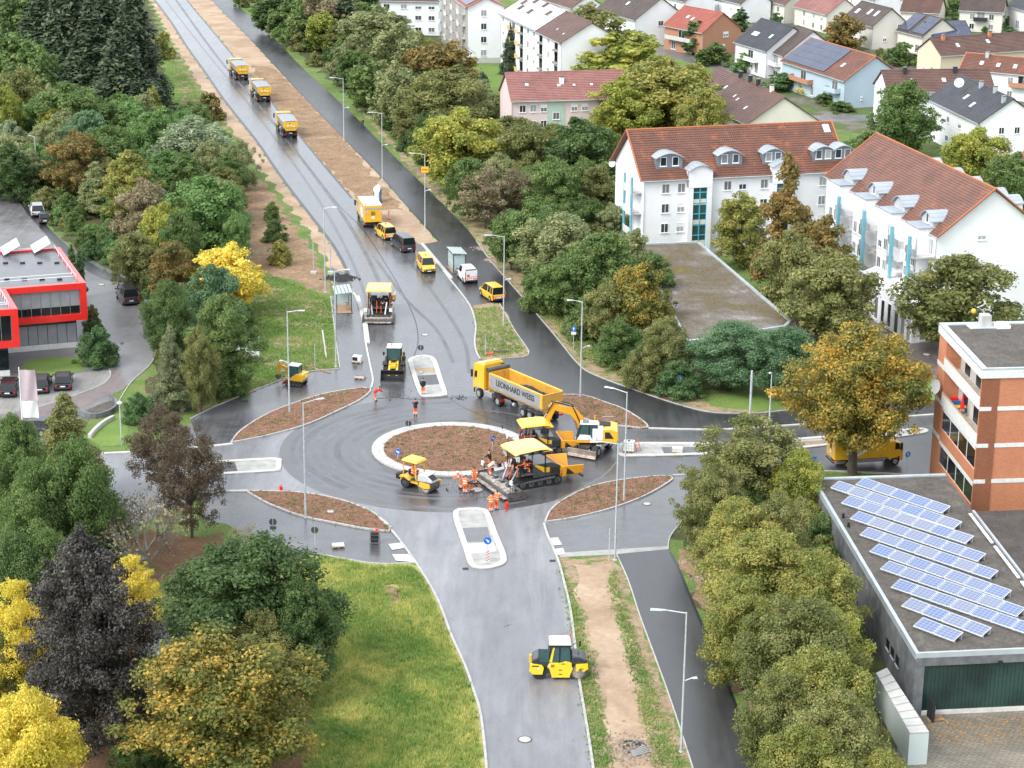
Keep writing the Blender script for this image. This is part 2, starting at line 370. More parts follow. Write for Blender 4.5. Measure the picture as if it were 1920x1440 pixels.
# left carriageway edges (photo points)
LW = [(262, -45), (290, 0), (320, 40), (350, 87), (383, 133), (420, 187), (480, 263), (510, 307), (543, 353), (587, 410), (610, 440), (628, 465), (642, 490), (655, 517), (662, 550), (667, 557), (680, 602), (685, 640), (692, 677), (699, 712)]
LE = [(318, -45), (350, 0), (400, 60), (427, 93), (470, 145), (513, 197), (560, 253), (607, 310), (660, 372), (700, 402), (747, 433), (790, 460)]
K1 = [(790, 460), (815, 490), (840, 520), (868, 555), (884, 580), (892, 612), (890, 640), (893, 660), (900, 674)]
RW = [(365, -45), (400, 2), (467, 70), (550, 160), (633, 247), (717, 333), (767, 390), (823, 452)]
RE = [(390, -45), (433, 0), (500, 57), (567, 127), (660, 213), (733, 287), (800, 353), (867, 420), (893, 452), (922, 492), (960, 535), (1000, 582), (1040, 629), (1086, 685), (1121, 706), (1203, 736), (1276, 760), (1338, 774), (1419, 775), (1462, 771), (1500, 767), (1600, 758), (1760, 748), (1900, 740)]
SW_ = [(465, 920), (540, 922), (600, 929), (650, 940), (700, 962), (735, 996), (779, 1055), (819, 1122), (847, 1194), (871, 1247), (888, 1295), (900, 1335), (908, 1395), (913, 1460), (914, 1560)]
SE_ = [(1020, 982), (1026, 1003), (1046, 1050), (1059, 1098), (1071, 1153), (1086, 1275), (1098, 1348), (1112, 1440), (1124, 1560)]
z1, z2, z3, z4, z5, z6 = .006, .012, .018, .024, .030, .036
# woodland floor under the trees
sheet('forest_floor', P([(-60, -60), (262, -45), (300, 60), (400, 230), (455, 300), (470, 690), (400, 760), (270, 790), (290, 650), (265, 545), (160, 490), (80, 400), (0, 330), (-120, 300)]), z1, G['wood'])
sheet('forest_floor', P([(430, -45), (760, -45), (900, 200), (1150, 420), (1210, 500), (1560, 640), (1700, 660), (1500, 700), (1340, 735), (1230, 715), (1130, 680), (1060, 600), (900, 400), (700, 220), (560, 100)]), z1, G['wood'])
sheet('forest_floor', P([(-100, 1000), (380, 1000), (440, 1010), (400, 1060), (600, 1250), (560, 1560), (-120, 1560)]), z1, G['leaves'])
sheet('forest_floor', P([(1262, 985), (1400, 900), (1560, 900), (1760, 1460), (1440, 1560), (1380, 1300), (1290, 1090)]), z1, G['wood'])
sheet('sand', C(LE[:11])+C([(747, 433), (790, 460)])[1:]+C([(823, 452)]+RW[::-1][1:]), z1, G['sand'], 'structure')
sheet('sand', P([(590, 200), (640, 250), (700, 330), (760, 392), (700, 395), (640, 345), (560, 255), (500, 180), (470, 120), (520, 130)]), z1+.003, G['sandwet'])
sheet('sand', C([(252, -45), (281, 0), (309, 52), (347, 118), (385, 178), (428, 236), (462, 285), (495, 326), (530, 368), (560, 410), (588, 450), (612, 490), (627, 540), (640, 560)])+C(LW[::-1][5:]), z1, G['sand'])
sheet('thin_grass', C([(470, 330), (520, 372), (560, 430), (600, 490), (618, 540), (625, 600), (637, 690), (560, 710), (470, 740), (365, 785), (430, 690), (450, 560), (452, 430)]), z1+.002, G['field'])
sheet('dirt', C([(462, 330), (500, 350), (560, 440), (600, 500), (612, 545), (560, 530), (490, 520), (460, 580), (452, 690), (444, 690), (452, 560), (455, 430)]), z2, G['sandwet'])
sheet('verge', C([(300, 60), (347, 118), (385, 178), (428, 236), (462, 285), (470, 330), (430, 300), (380, 240), (330, 230), (312, 150), (300, 90)]), z1+.001, G['field'])
sheet('lawn', C([(302, 90), (322, 120), (338, 170), (335, 225), (318, 225), (314, 160)]), z2, G['lawn'])
# roads
road_poly = C(LW)+P([(696, 728), (720, 800), (960, 800), (935, 700), (900, 674)])[0:]+C(K1[::-1])[1:]+C(LE[::-1])[1:]
sheet('road', road_poly, z3, G['road'])
sheet('road', C(RW)+P([(790, 460)])+C(K1)[1:]+P([(925, 690), (960, 740), (1060, 738), (1130, 752), (1205, 788), (1220, 803), (1360, 806), (1500, 797), (1900, 780)])+C(RE[::-1]), z2, G['dark'])
ctr = at(846, 843)
def ringpts(r, n=72, c=ctr): return [Vector((c.x+r*math.cos(2*PI*i/n), c.y+r*math.sin(2*PI*i/n), 0)) for i in range(n)]
sheet('road', C(SW_)+C(SE_[::-1])+P([(1000, 900), (600, 900)]), z3, G['old'])
sheet('road', P([(1140, 790), (1218, 803), (1355, 806), (1500, 797), (1750, 775), (2100, 745), (2150, 900), (1760, 893), (1560, 884), (1300, 888), (1261, 892), (1180, 898), (1090, 918), (1060, 850)]), z3+.001, G['ring'])
sheet('road', P([(460, 830), (433, 833), (370, 838), (300, 845), (200, 850), (60, 860), (-120, 870), (-140, 1010), (170, 1000), (280, 975), (390, 925), (462, 920), (620, 925), (640, 800)]), z3+.002, G['old'])
sheet('road', ringpts(18.0), z4, G['ring'])
sheet('road', P([(345, 800), (420, 770), (560, 720), (690, 690), (780, 720), (960, 715), (1060, 738), (1140, 755), (1225, 800), (1300, 850), (1290, 900), (1240, 925), (1180, 955), (1100, 978), (1022, 992), (900, 1040), (780, 1058), (690, 1010), (560, 975), (470, 935), (360, 930)]), .002, G['old'])
# paths
sheet('path', C([(357, 786), (400, 764), (470, 735), (530, 712), (580, 697), (637, 692)])+P([(630, 640), (620, 556), (656, 548)])+C([(667, 557), (680, 602), (685, 640), (692, 677), (699, 712), (694, 727), (640, 745), (520, 775), (440, 825), (433, 833), (375, 842)]), z2, G['path'])
sheet('path', C([(380, 926), (462, 921), (520, 940), (600, 975), (690, 994), (735, 998), (779, 1056)])+C([(700, 1056), (640, 1048), (560, 1040), (520, 1050), (420, 1120), (345, 1200), (300, 1290), (262, 1300), (280, 1200), (330, 1150), (420, 1060), (452, 1020), (430, 985), (380, 978)]), z2, G['path'])
sheet('path', C([(1021, 984), (1100, 972), (1180, 946), (1240, 915), (1262, 894), (1330, 885), (1320, 920), (1280, 975), (1256, 1008), (1254, 1030)])+P([(1150, 1036), (1042, 1041)]), z2+.001, G['path'])
sheet('path', C([(1156, 1040), (1178, 1089), (1199, 1153), (1227, 1229), (1257, 1312), (1288, 1406), (1305, 1460), (1330, 1560)])+C([(1470, 1560), (1430, 1460), (1379, 1321), (1337, 1220), (1300, 1134), (1270, 1061), (1253, 1030)]), z3, G['dark'])
sheet('path', P([(1046, 1037), (1254, 1024), (1253, 1030), (1150, 1040), (1050, 1045)]), z3+.004, G['slab'])
sheet('street', C([(-120, 330), (0, 338), (40, 360), (85, 420), (140, 468), (205, 505), (250, 528), (275, 590), (291, 648), (283, 682), (245, 718), (205, 742), (215, 765), (160, 790), (100, 830), (0, 850), (-120, 850)])+P([(-120, 600)]), z2, G['street'])
sheet('footpath', C([(20, 352), (60, 392), (100, 436), (150, 480), (205, 512), (262, 530), (266, 548), (240, 534), (190, 522), (140, 492), (95, 450), (50, 400)]), z3, G['dark'])
sheet('lawn', P([(40, 704), (40, 680), (80, 672), (160, 668), (160, 694), (100, 704)]), z4, G['lawn'])
sheet('car_park', C([(-60, 709), (60, 706), (130, 702), (205, 694), (207, 704), (190, 722), (130, 745), (60, 768), (0, 777), (-60, 785)]), z3+.002, G['paver'])
sheet('paving', C([(-60, 786), (0, 778), (60, 769), (130, 746), (190, 723), (207, 704), (210, 690), (225, 700), (235, 725), (205, 742), (150, 765), (80, 790), (0, 800), (-60, 805)]), z3+.004, G['redpave'])
sheet('gravel', C([(150, 775), (190, 757), (212, 752), (218, 760), (205, 772), (165, 782)]), z4, G['gravel'])
sheet('grass_verge', C([(165, 822), (190, 795), (225, 775), (240, 800), (230, 832), (190, 838)]), z4, G['lawn'])
sheet('paving', P([(1450, 560), (1600, 560), (1712, 640), (1790, 640), (1790, 720), (1690, 705), (1600, 650), (1480, 620)]), z2, G['redpave'])
sheet('lawn', C([(1640, 700), (1690, 694), (1750, 712), (1790, 745), (1640, 752), (1560, 755), (1480, 766), (1400, 770), (1330, 755), (1420, 735), (1530, 735)]), z3, G['lawn'])
YM, nt_, p_ = newmat('yard_pavers'); b_ = NB(nt_); co_ = b_.coord(True, (1, 1, 1), RD(25)); br_ = b_.n('ShaderNodeTexBrick'); b_.l(co_, br_.inputs['Vector']); br_.inputs['Scale'].default_value = 1; br_.inputs['Brick Width'].default_value = .8; br_.inputs['Row Height'].default_value = .22; br_.inputs['Mortar Size'].default_value = .025; br_.inputs['Color1'].default_value = (.3, .26, .2, 1); br_.inputs['Color2'].default_value = (.22, .19, .15, 1); br_.inputs['Mortar'].default_value = (.07, .065, .05, 1)
b_.l(b_.mix(.8, br_.outputs['Color'], b_.ramp(b_.noise(b_.coord(True), .2, 4), [(.35, .55), (.65, 1.)]), 'MULTIPLY'), p_.inputs['Base Color']); p_.inputs['Roughness'].default_value = .5
sheet('yard', P([(1700, 1240), (2080, 1230), (2150, 1600), (1660, 1600)]), z2, YM)
X, Y = points_in(P([(1735, 1352), (1930, 1345), (1930, 1390), (1800, 1400), (1740, 1380)]), 700); big_mesh('fallen_leaves', tufts(X, Y, z3, .02, .14, 1, 6), 3, ground('fallen_leaf', [(.3, (.45, .2, .05)), (.7, (.6, .32, .08))], scale=2), kind='stuff')
sheet('street', P([(1440, 218), (1640, 215), (1780, 260), (1960, 330), (1960, 345), (1770, 272), (1630, 226), (1440, 230)]), z2, G['street'])
sheet('garden', P([(1180, -40), (2000, -40), (2000, 330), (1560, 240), (1340, 130)]), z1, ground('garden_ground', [(.36, (.2, .19, .17)), (.46, (.13, .13, .08)), (.52, (.09, .13, .04)), (.7, (.12, .17, .05))], scale=.12))
sheet('lawn', P([(880, 124), (960, 124), (960, 165), (880, 165)]), z2, G['lawn'])
for q in ([(1140, 60), (1400, 130), (1420, 150), (1130, 75)], [(1490, 30), (1750, 110), (1740, 120), (1480, 40)], [(1600, 150), (1780, 60), (1790, 66), (1625, 165)], [(1300, 0), (1560, 45), (1550, 55), (1290, 8)]):
    sheet('street', P(q), z2, G['street'])
# verges of the south arm
sheet('verge', C([(1047, 1046), (1059, 1098), (1071, 1153), (1086, 1275), (1098, 1348), (1112, 1440), (1124, 1560)])+C([(1330, 1560), (1305, 1460), (1288, 1406), (1257, 1312), (1227, 1229), (1199, 1153), (1178, 1089), (1156, 1043)]), z1, G['verge'])
sheet('sand', C([(1075, 1060), (1085, 1130), (1120, 1260), (1140, 1390), (1150, 1460)])+C([(1240, 1470), (1215, 1390), (1190, 1260), (1160, 1150), (1140, 1055)]), z2, G['sand'])
sheet('sand', C([(1268, 1030), (1310, 1120), (1350, 1220), (1395, 1330), (1432, 1440), (1440, 1560)])+C([(1475, 1560), (1462, 1440), (1415, 1320), (1370, 1210), (1345, 1130), (1300, 1030)]), z2, G['sandwet'])
sheet('meadow', C([(500, 1046), (600, 1040), (700, 1058), (778, 1060), (819, 1124), (847, 1196), (871, 1249), (888, 1297), (900, 1337), (908, 1397), (912, 1560)])+C([(560, 1560), (600, 1380), (560, 1300), (600, 1150), (520, 1100)]), z2, G['meadow'])
for q in ([(812, 1140), (826, 1160), (836, 1188), (828, 1196), (818, 1172)], [(786, 1118), (800, 1128), (806, 1146), (794, 1140)], [(860, 1270), (872, 1300), (880, 1345), (868, 1330)]): sheet('dirt', P(q), z3+.002, G['sandwet'])
sheet('dirt', C([(720, 1098), (745, 1097), (750, 1115), (742, 1135), (725, 1118)]), z3, G['sandwet'])
sheet('dirt', C([(545, 1250), (590, 1230), (605, 1260), (600, 1310), (560, 1315)]), z3, G['sandwet'])
sheet('verge', C(RE[6:21])+C([(1462, 764), (1400, 760), (1338, 752), (1276, 738), (1203, 712), (1130, 676), (1090, 640), (1050, 590), (1000, 530), (960, 480), (920, 430), (880, 400), (810, 335), (740, 268), (665, 195)]), z1+.002, G['verge'])
sheet('grass_island', C([(886, 573), (937, 570), (965, 620), (992, 664), (955, 672), (900, 674), (890, 640), (892, 612)]), z4, G['verge'])
sheet('sand_shoulder', P([(620, 500), (655, 517), (660, 548), (640, 552), (625, 530)]), z2, G['dark'])
# planted beds
BEDS = {
 'northwest': C([(433, 831), (452, 808), (500, 778), (560, 754), (620, 737), (692, 728), (682, 746), (640, 768), (572, 798), (500, 818)]),
 'southwest': C([(462, 922), (540, 923), (600, 930), (650, 942), (700, 963), (734, 995), (690, 993), (640, 984), (560, 967), (500, 944)]),
 'northeast': C([(1030, 742), (1090, 742), (1130, 754), (1175, 771), (1216, 802), (1170, 800), (1120, 794), (1060, 772)]),
 'southeast': C([(1022, 980), (1033, 957), (1062, 935), (1110, 913), (1180, 899), (1260, 894), (1240, 914), (1190, 939), (1130, 959), (1070, 973)]),
}
for k, q in BEDS.items():
    slab('planting_bed', q, .0, .10, G['bed']); kerb('kerb', q, .17, 0, .15, closed=True)
    n = 1500; X, Y = points_in(q, n); big_mesh('bark_pieces', clods(X, Y, .1, .13), 3, BLADE['clod'], kind='stuff')
    X, Y = points_in(q, 150); big_mesh('bed_plants', tufts(np.repeat(X, 5)+RNG.normal(0, .08, len(X)*5), np.repeat(Y, 5)+RNG.normal(0, .08, len(X)*5), .1, .17, .08, 2, 1.6), 3, BLADE['bedg'], kind='stuff')
isl = ringpts(7.1)
slab('central_island', isl, 0, .2, G['bed'])
X, Y = points_in(isl, 2600); big_mesh('bark_pieces', clods(X, Y, .2, .14), 3, BLADE['clod'], kind='stuff')
X, Y = points_in(isl, 260); big_mesh('bed_plants', tufts(np.repeat(X, 6)+RNG.normal(0, .09, len(X)*6), np.repeat(Y, 6)+RNG.normal(0, .09, len(X)*6), .2, .19, .08, 2, 1.6), 3, BLADE['bedg'], kind='stuff')
kerb('island_kerb', ringpts(7.75), 1.25, .02, .21, closed=True, m=G['kerb'], step=1.35, gap=.02)
# traffic islands: kerb ring plus inner slabs
def island(outer, w=.55, inner=G['slab'], patches=(), z=.14):
    q = crom(P(outer), 4, True) if len(outer) > 6 else P(outer)
    slab('traffic_island', q, 0, z-.05, inner)
    kerb('island_kerb', q, w, .0, z, closed=True, side=1, m=G['whiteslab'])
    for i, (pl, m_) in enumerate(patches): sheet('island_paving', P(pl, .1), z-.05+.006+.004*i, m_)
def ccw(l):
    p = P(l); a = sum(p[i].x*p[(i+1) % len(p)].y-p[(i+1) % len(p)].x*p[i].y for i in range(len(p)))
    return l if a > 0 else l[::-1]
island(ccw([(766, 684), (768, 673), (790, 667), (812, 670), (821, 684), (829, 710), (838, 736), (836, 743), (812, 745), (790, 744), (781, 730)]), patches=[([(782, 704), (820, 702), (827, 720), (788, 722)], G['dark']), ([(776, 690), (817, 690), (819, 697), (778, 698)], G['sand'])])
island(ccw([(850, 972), (853, 957), (880, 954), (910, 955), (920, 968), (934, 1005), (949, 1042), (947, 1058), (925, 1066), (900, 1068), (880, 1062), (872, 1040), (860, 1005)]), patches=[([(864, 990), (914, 988), (922, 1015), (873, 1016)], G['path']), ([(872, 1020), (925, 1016), (931, 1034), (879, 1038)], G['whiteslab']), ([(884, 1040), (932, 1037), (936, 1047), (886, 1049)], G['slab'])])
island(ccw([(1157, 846), (1160, 835), (1180, 831), (1300, 831), (1400, 829), (1520, 821), (1640, 811), (1725, 804), (1741, 808), (1725, 815), (1640, 826), (1520, 840), (1400, 850), (1280, 855), (1180, 857), (1161, 855)]), patches=[([(1240, 838), (1330, 838), (1335, 850), (1245, 850)], G['path']), ([(1400, 835), (1640, 819), (1630, 824), (1400, 845)], G['verge'])])
island(ccw([(300, 882), (330, 874), (420, 865), (518, 860), (527, 866), (526, 881), (515, 885), (420, 891), (330, 900)]), patches=[([(380, 870), (440, 865), (446, 886), (384, 891)], G['path'])])
# kerbs
kerb('kerb', C(LW[14:]+[(696, 728)]), .2, 0, .15, m=G['whiteslab'], side=0)
kerb('bus_kerb', C([(667, 557), (680, 602), (686, 645)]), .5, 0, .2, m=G['whiteslab'], side=1)
kerb('kerb', C(K1), .2, 0, .14)
kerb('bus_kerb', C([(788, 458), (815, 490), (843, 523)]), .45, 0, .2, m=G['whiteslab'], side=1)
kerb('kerb', C(SW_[4:]), .2, 0, .13); kerb('kerb', C(SE_), .2, 0, .13)
kerb('kerb', C(RE[8:21]), .1, 0, .1)
kerb('kerb', C([(1216, 804), (1290, 806), (1355, 806), (1430, 802), (1500, 797), (1600, 790), (1750, 778)]), .3, 0, .13, m=G['whiteslab'])
kerb('kerb', P([(1261, 892), (1330, 889), (1450, 886), (1560, 884), (1750, 893)]), .2, 0, .13)
kerb('kerb', C([(436, 833), (400, 837), (300, 846), (200, 851), (100, 858)]), .4, 0, .13, m=G['whiteslab'])
kerb('kerb', C([(464, 921), (390, 925), (300, 950), (200, 985)]), .3, 0, .13, m=G['whiteslab'])
kerb('kerb', C([(637, 692), (580, 697), (530, 712), (470, 735), (400, 764), (357, 786)]), .12, 0, .1)
kerb('kerb', P([(620, 556), (630, 640), (637, 690)]), .12, 0, .1)
kerb('kerb', C([(600, 1040), (700, 1057), (779, 1056)]), .12, 0, .1)
kerb('kerb', C([(937, 570), (965, 620), (992, 664), (955, 672)]), .1, 0, .1)
kerb('kerb', C([(1156, 1040), (1178, 1089), (1199, 1153), (1227, 1229), (1257, 1312), (1288, 1406), (1305, 1460)]), .1, 0, .09)
kerb('kerb', C([(1253, 1030), (1256, 1008), (1280, 975), (1310, 935)]), .1, 0, .09)
kerb('kerb', C([(213, 770), (245, 718), (283, 682), (291, 648), (275, 590)]), .1, 0, .08)
kerb('kerb', C([(205, 694), (207, 704), (190, 722), (130, 745), (60, 768)]), .12, 0, .06)
for q in ([(728, 1021), (752, 1018), (760, 1028), (735, 1032)], [(735, 1040), (770, 1040), (778, 1055), (742, 1052)], [(1030, 1010), (1046, 1008), (1054, 1022), (1036, 1024)], [(1040, 1030), (1056, 1028), (1060, 1040), (1044, 1042)]):
    sheet('tactile_paving', P(q), .05, G['whiteslab'])
# seams and wheel tracks on the asphalt
seam = mat('bitumen_seam', (.022, .023, .026), .35, .2); pale = mat('dry_track', (.24, .245, .25), .7, .2)
def strip(name, l, w, z, m, n=5):
    kerb(name, C(l, n), w, 0, z, m=m, step=2.5, gap=0)
strip('road_seam', [(520, 235), (560, 290), (600, 340), (640, 390), (680, 430), (720, 490), (755, 550), (778, 600), (784, 640), (776, 670)], .14, z3+.004, seam)
strip('road_seam', [(838, 745), (870, 765), (900, 778), (960, 800)], .1, z4+.006, seam)
strip('road_seam', [(700, 748), (740, 745), (790, 750), (840, 745)], .25, z4+.006, seam)
strip('road_edge', LW[1:14], .5, z3+.003, seam)
strip('road_edge', LE[:9], .35, z3+.003, seam); strip('road_edge', RW[:], .35, z3+.002, seam)
strip('road_edge', [(1256, 1035), (1270, 1061), (1300, 1134), (1337, 1220), (1379, 1321), (1430, 1460)], .25, z3+.003, seam)
strip('road_seam', [(1156, 865), (1135, 890), (1090, 915), (1040, 940), (1000, 952)], .07, z4+.006, pale)
for dx in (-20, -9, 4, 16):
    strip('wheel_track', [(990+dx, 1000), (1000+dx, 1060), (1008+dx*.8, 1110), (1012+dx*.6, 1140), (985+dx*.3, 1160), (945, 1176)], .045, z3+.003, pale)
for dx in (-17, -6, 4, 14): strip('wheel_track', [(978+dx*.9, 1275), (981+dx, 1330), (984+dx, 1378)], .04, z3+.003, pale)
strip('wheel_track', [(520, 900), (600, 925), (700, 948), (860, 955)], .06, z4+.004, pale)
mark = mat('roller_mark', (.105, .107, .114), .42, .35, .3); dmark = mat('dark_tyre_mark', (.062, .064, .07), .26, .35, .3); pm2 = mat('pale_mark', (.26, .26, .265), .55, .3, .4)
for r_, a0, a1, w_, m_ in ((9.3, 1.2, 4.4, .12, mark), (10.6, 1.7, 5.0, .1, mark), (12.0, 2.0, 4.6, .14, dmark), (13.4, .9, 4.9, .1, mark), (14.4, 2.2, 5.6, .12, mark), (15.6, 1.6, 4.0, .16, dmark), (16.7, 2.6, 5.2, .1, mark)):
    q = [Vector((ctr.x+r_*math.cos(t)*(1+.01*math.sin(3*t)), ctr.y+r_*math.sin(t), 0)) for t in np.linspace(a0, a1, 40)]; kerb('roller_mark', q, w_*5, 0, z4+.004, m=m_, step=1.5, gap=0)
for l_, w_, m_ in (([(330, 0), (410, 110), (500, 215), (590, 330), (660, 430), (715, 540), (735, 640)], .15, mark), ([(310, 0), (380, 90), (470, 200), (560, 320), (630, 430), (680, 540), (700, 640)], .12, dmark), ([(700, 480), (760, 560), (820, 620), (850, 680)], .12, mark), ([(760, 480), (820, 560), (870, 640), (880, 700)], .12, dmark)):
    strip('tyre_mark', l_, w_*4, z3+.0035, pm2 if l_[0][1] > 990 else m_)
# crumbs of asphalt by the sunk manhole, spoil heap
def heap(name, c, r, h, m, n=500):
    X = RNG.normal(c.x, r*.45, n); Y = RNG.normal(c.y, r*.45, n); big_mesh(name, clods(X, Y, z5, h), 3, m, kind='stuff')
heap('loose_asphalt', at(893, 918), 2.6, .07, MT['asphalt_load'], 420); heap('loose_asphalt', at(740, 740), 2.2, .06, MT['asphalt_load'], 220)
heap('asphalt_heap', at(640, 522), 1.5, .35, MT['asphalt_load'], 600); heap('loose_asphalt', at(862, 746), .9, .09, MT['asphalt_load'], 90)
[heap('stones', at(*c_), 1.2, .12, BLADE['stone'], 220) for c_ in ((1300, 1052), (1318, 1085), (1338, 1125), (1352, 1165))]; heap('stones', at(905, 466), 1.5, .16, BLADE['stone'], 120); heap('stones', at(1180, 1405), 2.6, .16, BLADE['stone'], 400)
heap('spoil', at(927, 488), 1.0, .5, BLADE['stone'], 80)
# grass blades
md = C([(600, 1044), (700, 1062), (774, 1066), (812, 1124), (840, 1196), (864, 1249), (890, 1337), (905, 1460)])+P([(560, 1460), (600, 1380), (570, 1300), (600, 1150), (560, 1080)])
X, Y = points_in(md, 42000, [C([(720, 1098), (745, 1097), (750, 1115), (742, 1135), (725, 1118)])]); big_mesh('meadow_grass', tufts(X, Y, .01, .3, .07, 3, .9), 3, BLADE['yellow'], kind='stuff')
X, Y = points_in(md, 420); X = np.repeat(X, 9)+RNG.normal(0, .16, len(X)*9); Y = np.repeat(Y, 9)+RNG.normal(0, .16, len(Y)*9); big_mesh('weeds', tufts(X, Y, .02, .45, .1, 2, 1.0), 3, BLADE['green'], kind='stuff')
for q, n in (([(1050, 1060), (1086, 1275), (1112, 1440), (1150, 1440), (1115, 1260), (1080, 1120)], 1100), ([(1150, 1060), (1200, 1230), (1285, 1440), (1230, 1440), (1180, 1250), (1140, 1100)], 1100),
             ([(470, 500), (620, 560), (634, 690), (560, 700), (380, 770), (440, 700), (470, 600)], 7000), ([(890, 580), (935, 574), (985, 662), (900, 672)], 1500),
             ([(1000, 560), (1090, 672), (1203, 722), (1350, 755), (1300, 730), (1130, 660), (1050, 580)], 4000), ([(290, 100), (310, 90), (420, 235), (380, 240), (320, 230)], 2500)):
    X, Y = points_in(P(q), n); X = np.repeat(X, 2)+RNG.normal(0, .2, len(X)*2); Y = np.repeat(Y, 2)+RNG.normal(0, .2, len(Y)*2); big_mesh('grass_tufts', tufts(X, Y, .01, .2, .09, 2, 1.1), 3, BLADE['green'], kind='stuff')
heap('litter', at(150, 1380), 14, .1, BLADE['stone'], 10)
# ------------------------------------------------------------------ buildings
def tile(name, c1, c2, moss=None, col=.3, lines=True):
    m, nt, p = newmat(name); b = NB(nt); co = b.coord(); sp = b.n('ShaderNodeSeparateXYZ'); b.l(co, sp.inputs[0])
    f = b.noise(co, .35, 4, .65); g = b.noise(co, 5, 3, .7)
    c = b.ramp(b.math('ADD', b.math('MULTIPLY', f, .6), b.math('MULTIPLY', g, .4)), [(.38, c1), (.62, c2)])
    if moss: c = b.mix(b.ramp(b.noise(co, .55, 5, .7), [(.55, 0.), (.7, .8)]), c, moss)
    if lines:
        wv = b.math('ABSOLUTE', b.math('SINE', b.math('MULTIPLY', sp.outputs[0], PI/col)))
        c = b.mix(1.0, c, b.ramp(wv, [(0., .62), (.3, 1.)]), 'MULTIPLY'); b.bump(p, wv, .8, .05)
    b.l(c, p.inputs['Base Color']); p.inputs['Roughness'].default_value = .5
    return m
R_ = dict(orange=tile('orange_roof_tiles', (.12, .055, .038), (.2, .085, .055), (.42, .13, .045)), orange2=tile('red_brown_tiles', (.13, .062, .045), (.21, .092, .062), (.34, .12, .055)), ridge=tile('bright_ridge_tiles', (.36, .12, .045), (.48, .16, .06), col=.45),
          brown=tile('brown_roof_tiles', (.1, .056, .044), (.165, .09, .072)), dark=tile('dark_roof_tiles', (.04, .042, .05), (.07, .072, .082)), darkbrown=tile('dark_brown_tiles', (.07, .052, .045), (.12, .09, .075)),
          pink=tile('pale_red_tiles', (.24, .1, .085), (.34, .16, .14), (.2, .11, .09)), red=tile('red_roof_tiles', (.3, .085, .06), (.38, .12, .085)), zinc=tile('zinc_sheet', (.3, .34, .38), (.38, .42, .46), col=.55))
def wallmat(n, c): return mat(n, c, .8, .05, .3)
W_ = dict(white=wallmat('white_render', (.8, .81, .83)), pink=wallmat('pink_render', (.64, .52, .5)), green=wallmat('mint_render', (.4, .5, .42)), cream=wallmat('cream_render', (.68, .65, .57)),
          yellow=wallmat('yellow_render', (.66, .57, .42)), blue=wallmat('pale_blue_render', (.42, .52, .6)), orange=wallmat('brown_brick_render', (.42, .21, .13)), grey=wallmat('grey_render', (.5, .5, .48)), beige=wallmat('beige_render', (.36, .34, .3)))
def brickmat():
    m, nt, p = newmat('red_brick'); b = NB(nt); co = b.coord()
    sp = b.n('ShaderNodeSeparateXYZ'); b.l(co, sp.inputs[0]); cb = b.n('ShaderNodeCombineXYZ'); b.l(b.math('ADD', sp.outputs[0], sp.outputs[1]), cb.inputs[0]); b.l(sp.outputs[2], cb.inputs[1])
    br = b.n('ShaderNodeTexBrick'); b.l(cb.outputs[0], br.inputs['Vector']); br.inputs['Scale'].default_value = 1
    br.inputs['Brick Width'].default_value = .25; br.inputs['Row Height'].default_value = .083; br.inputs['Mortar Size'].default_value = .008
    br.inputs['Color1'].default_value = (.58, .19, .085, 1); br.inputs['Color2'].default_value = (.47, .14, .06, 1); br.inputs['Mortar'].default_value = (.48, .34, .24, 1)
    c = b.mix(.4, br.outputs['Color'], b.ramp(b.noise(co, .5, 4), [(.3, .7), (.7, 1.)]), 'MULTIPLY'); b.l(c, p.inputs['Base Color']); p.inputs['Roughness'].default_value = .85; return m
W_['brick'] = brickmat(); MT['parapet'] = mat('pale_parapet', (.66, .67, .66), .55, .1); MT['flash'] = mat('zinc_flashing', (.48, .53, .56), .4, .12, .8, metal=.3)
MT['board_concrete'] = mat('fair_faced_concrete', (.1, .105, .11), .75, .45, .9, col2=(.21, .22, .23), thr=(.35, .75)); MT['greenglass'] = mat('green_channel_glass', (.02, .045, .04), .07, .5, .25)
def solarmat():
    m, nt, p = newmat('solar_cells'); b = NB(nt); co = b.coord(); sp = b.n('ShaderNodeSeparateXYZ'); b.l(co, sp.inputs[0])
    def ln(o, k): return b.math('LESS_THAN', b.math('PINGPONG', o, k/2), .012)
    g = b.math('MAXIMUM', ln(sp.outputs[0], .33), ln(sp.outputs[1], .21)); oi = b.n('ShaderNodeObjectInfo').outputs['Random']
    c = b.mix(g, b.ramp(oi, [(0., (.1, .15, .29)), (1., (.17, .19, .26))]), (.36, .39, .46)); b.l(c, p.inputs['Base Color']); p.inputs['Roughness'].default_value = .22; return m  # cell blues lightened so the base colour carries the sky's reflection
MT['solar'] = solarmat(); MT['roofsolar'] = mat('house_solar', (.06, .07, .11), .2, .15, .5)
def panemat():
    m, nt, p = newmat('house_pane'); b = NB(nt); oi = b.n('ShaderNodeObjectInfo').outputs['Random']; b.l(b.ramp(oi, [(0., (.015, .02, .022)), (.35, (.05, .055, .06)), (.6, (.2, .2, .2)), (1., (.38, .38, .37))]), p.inputs['Base Color']); p.inputs['Roughness'].default_value = .1; return m
MT['pane'] = panemat()
_wc = {}
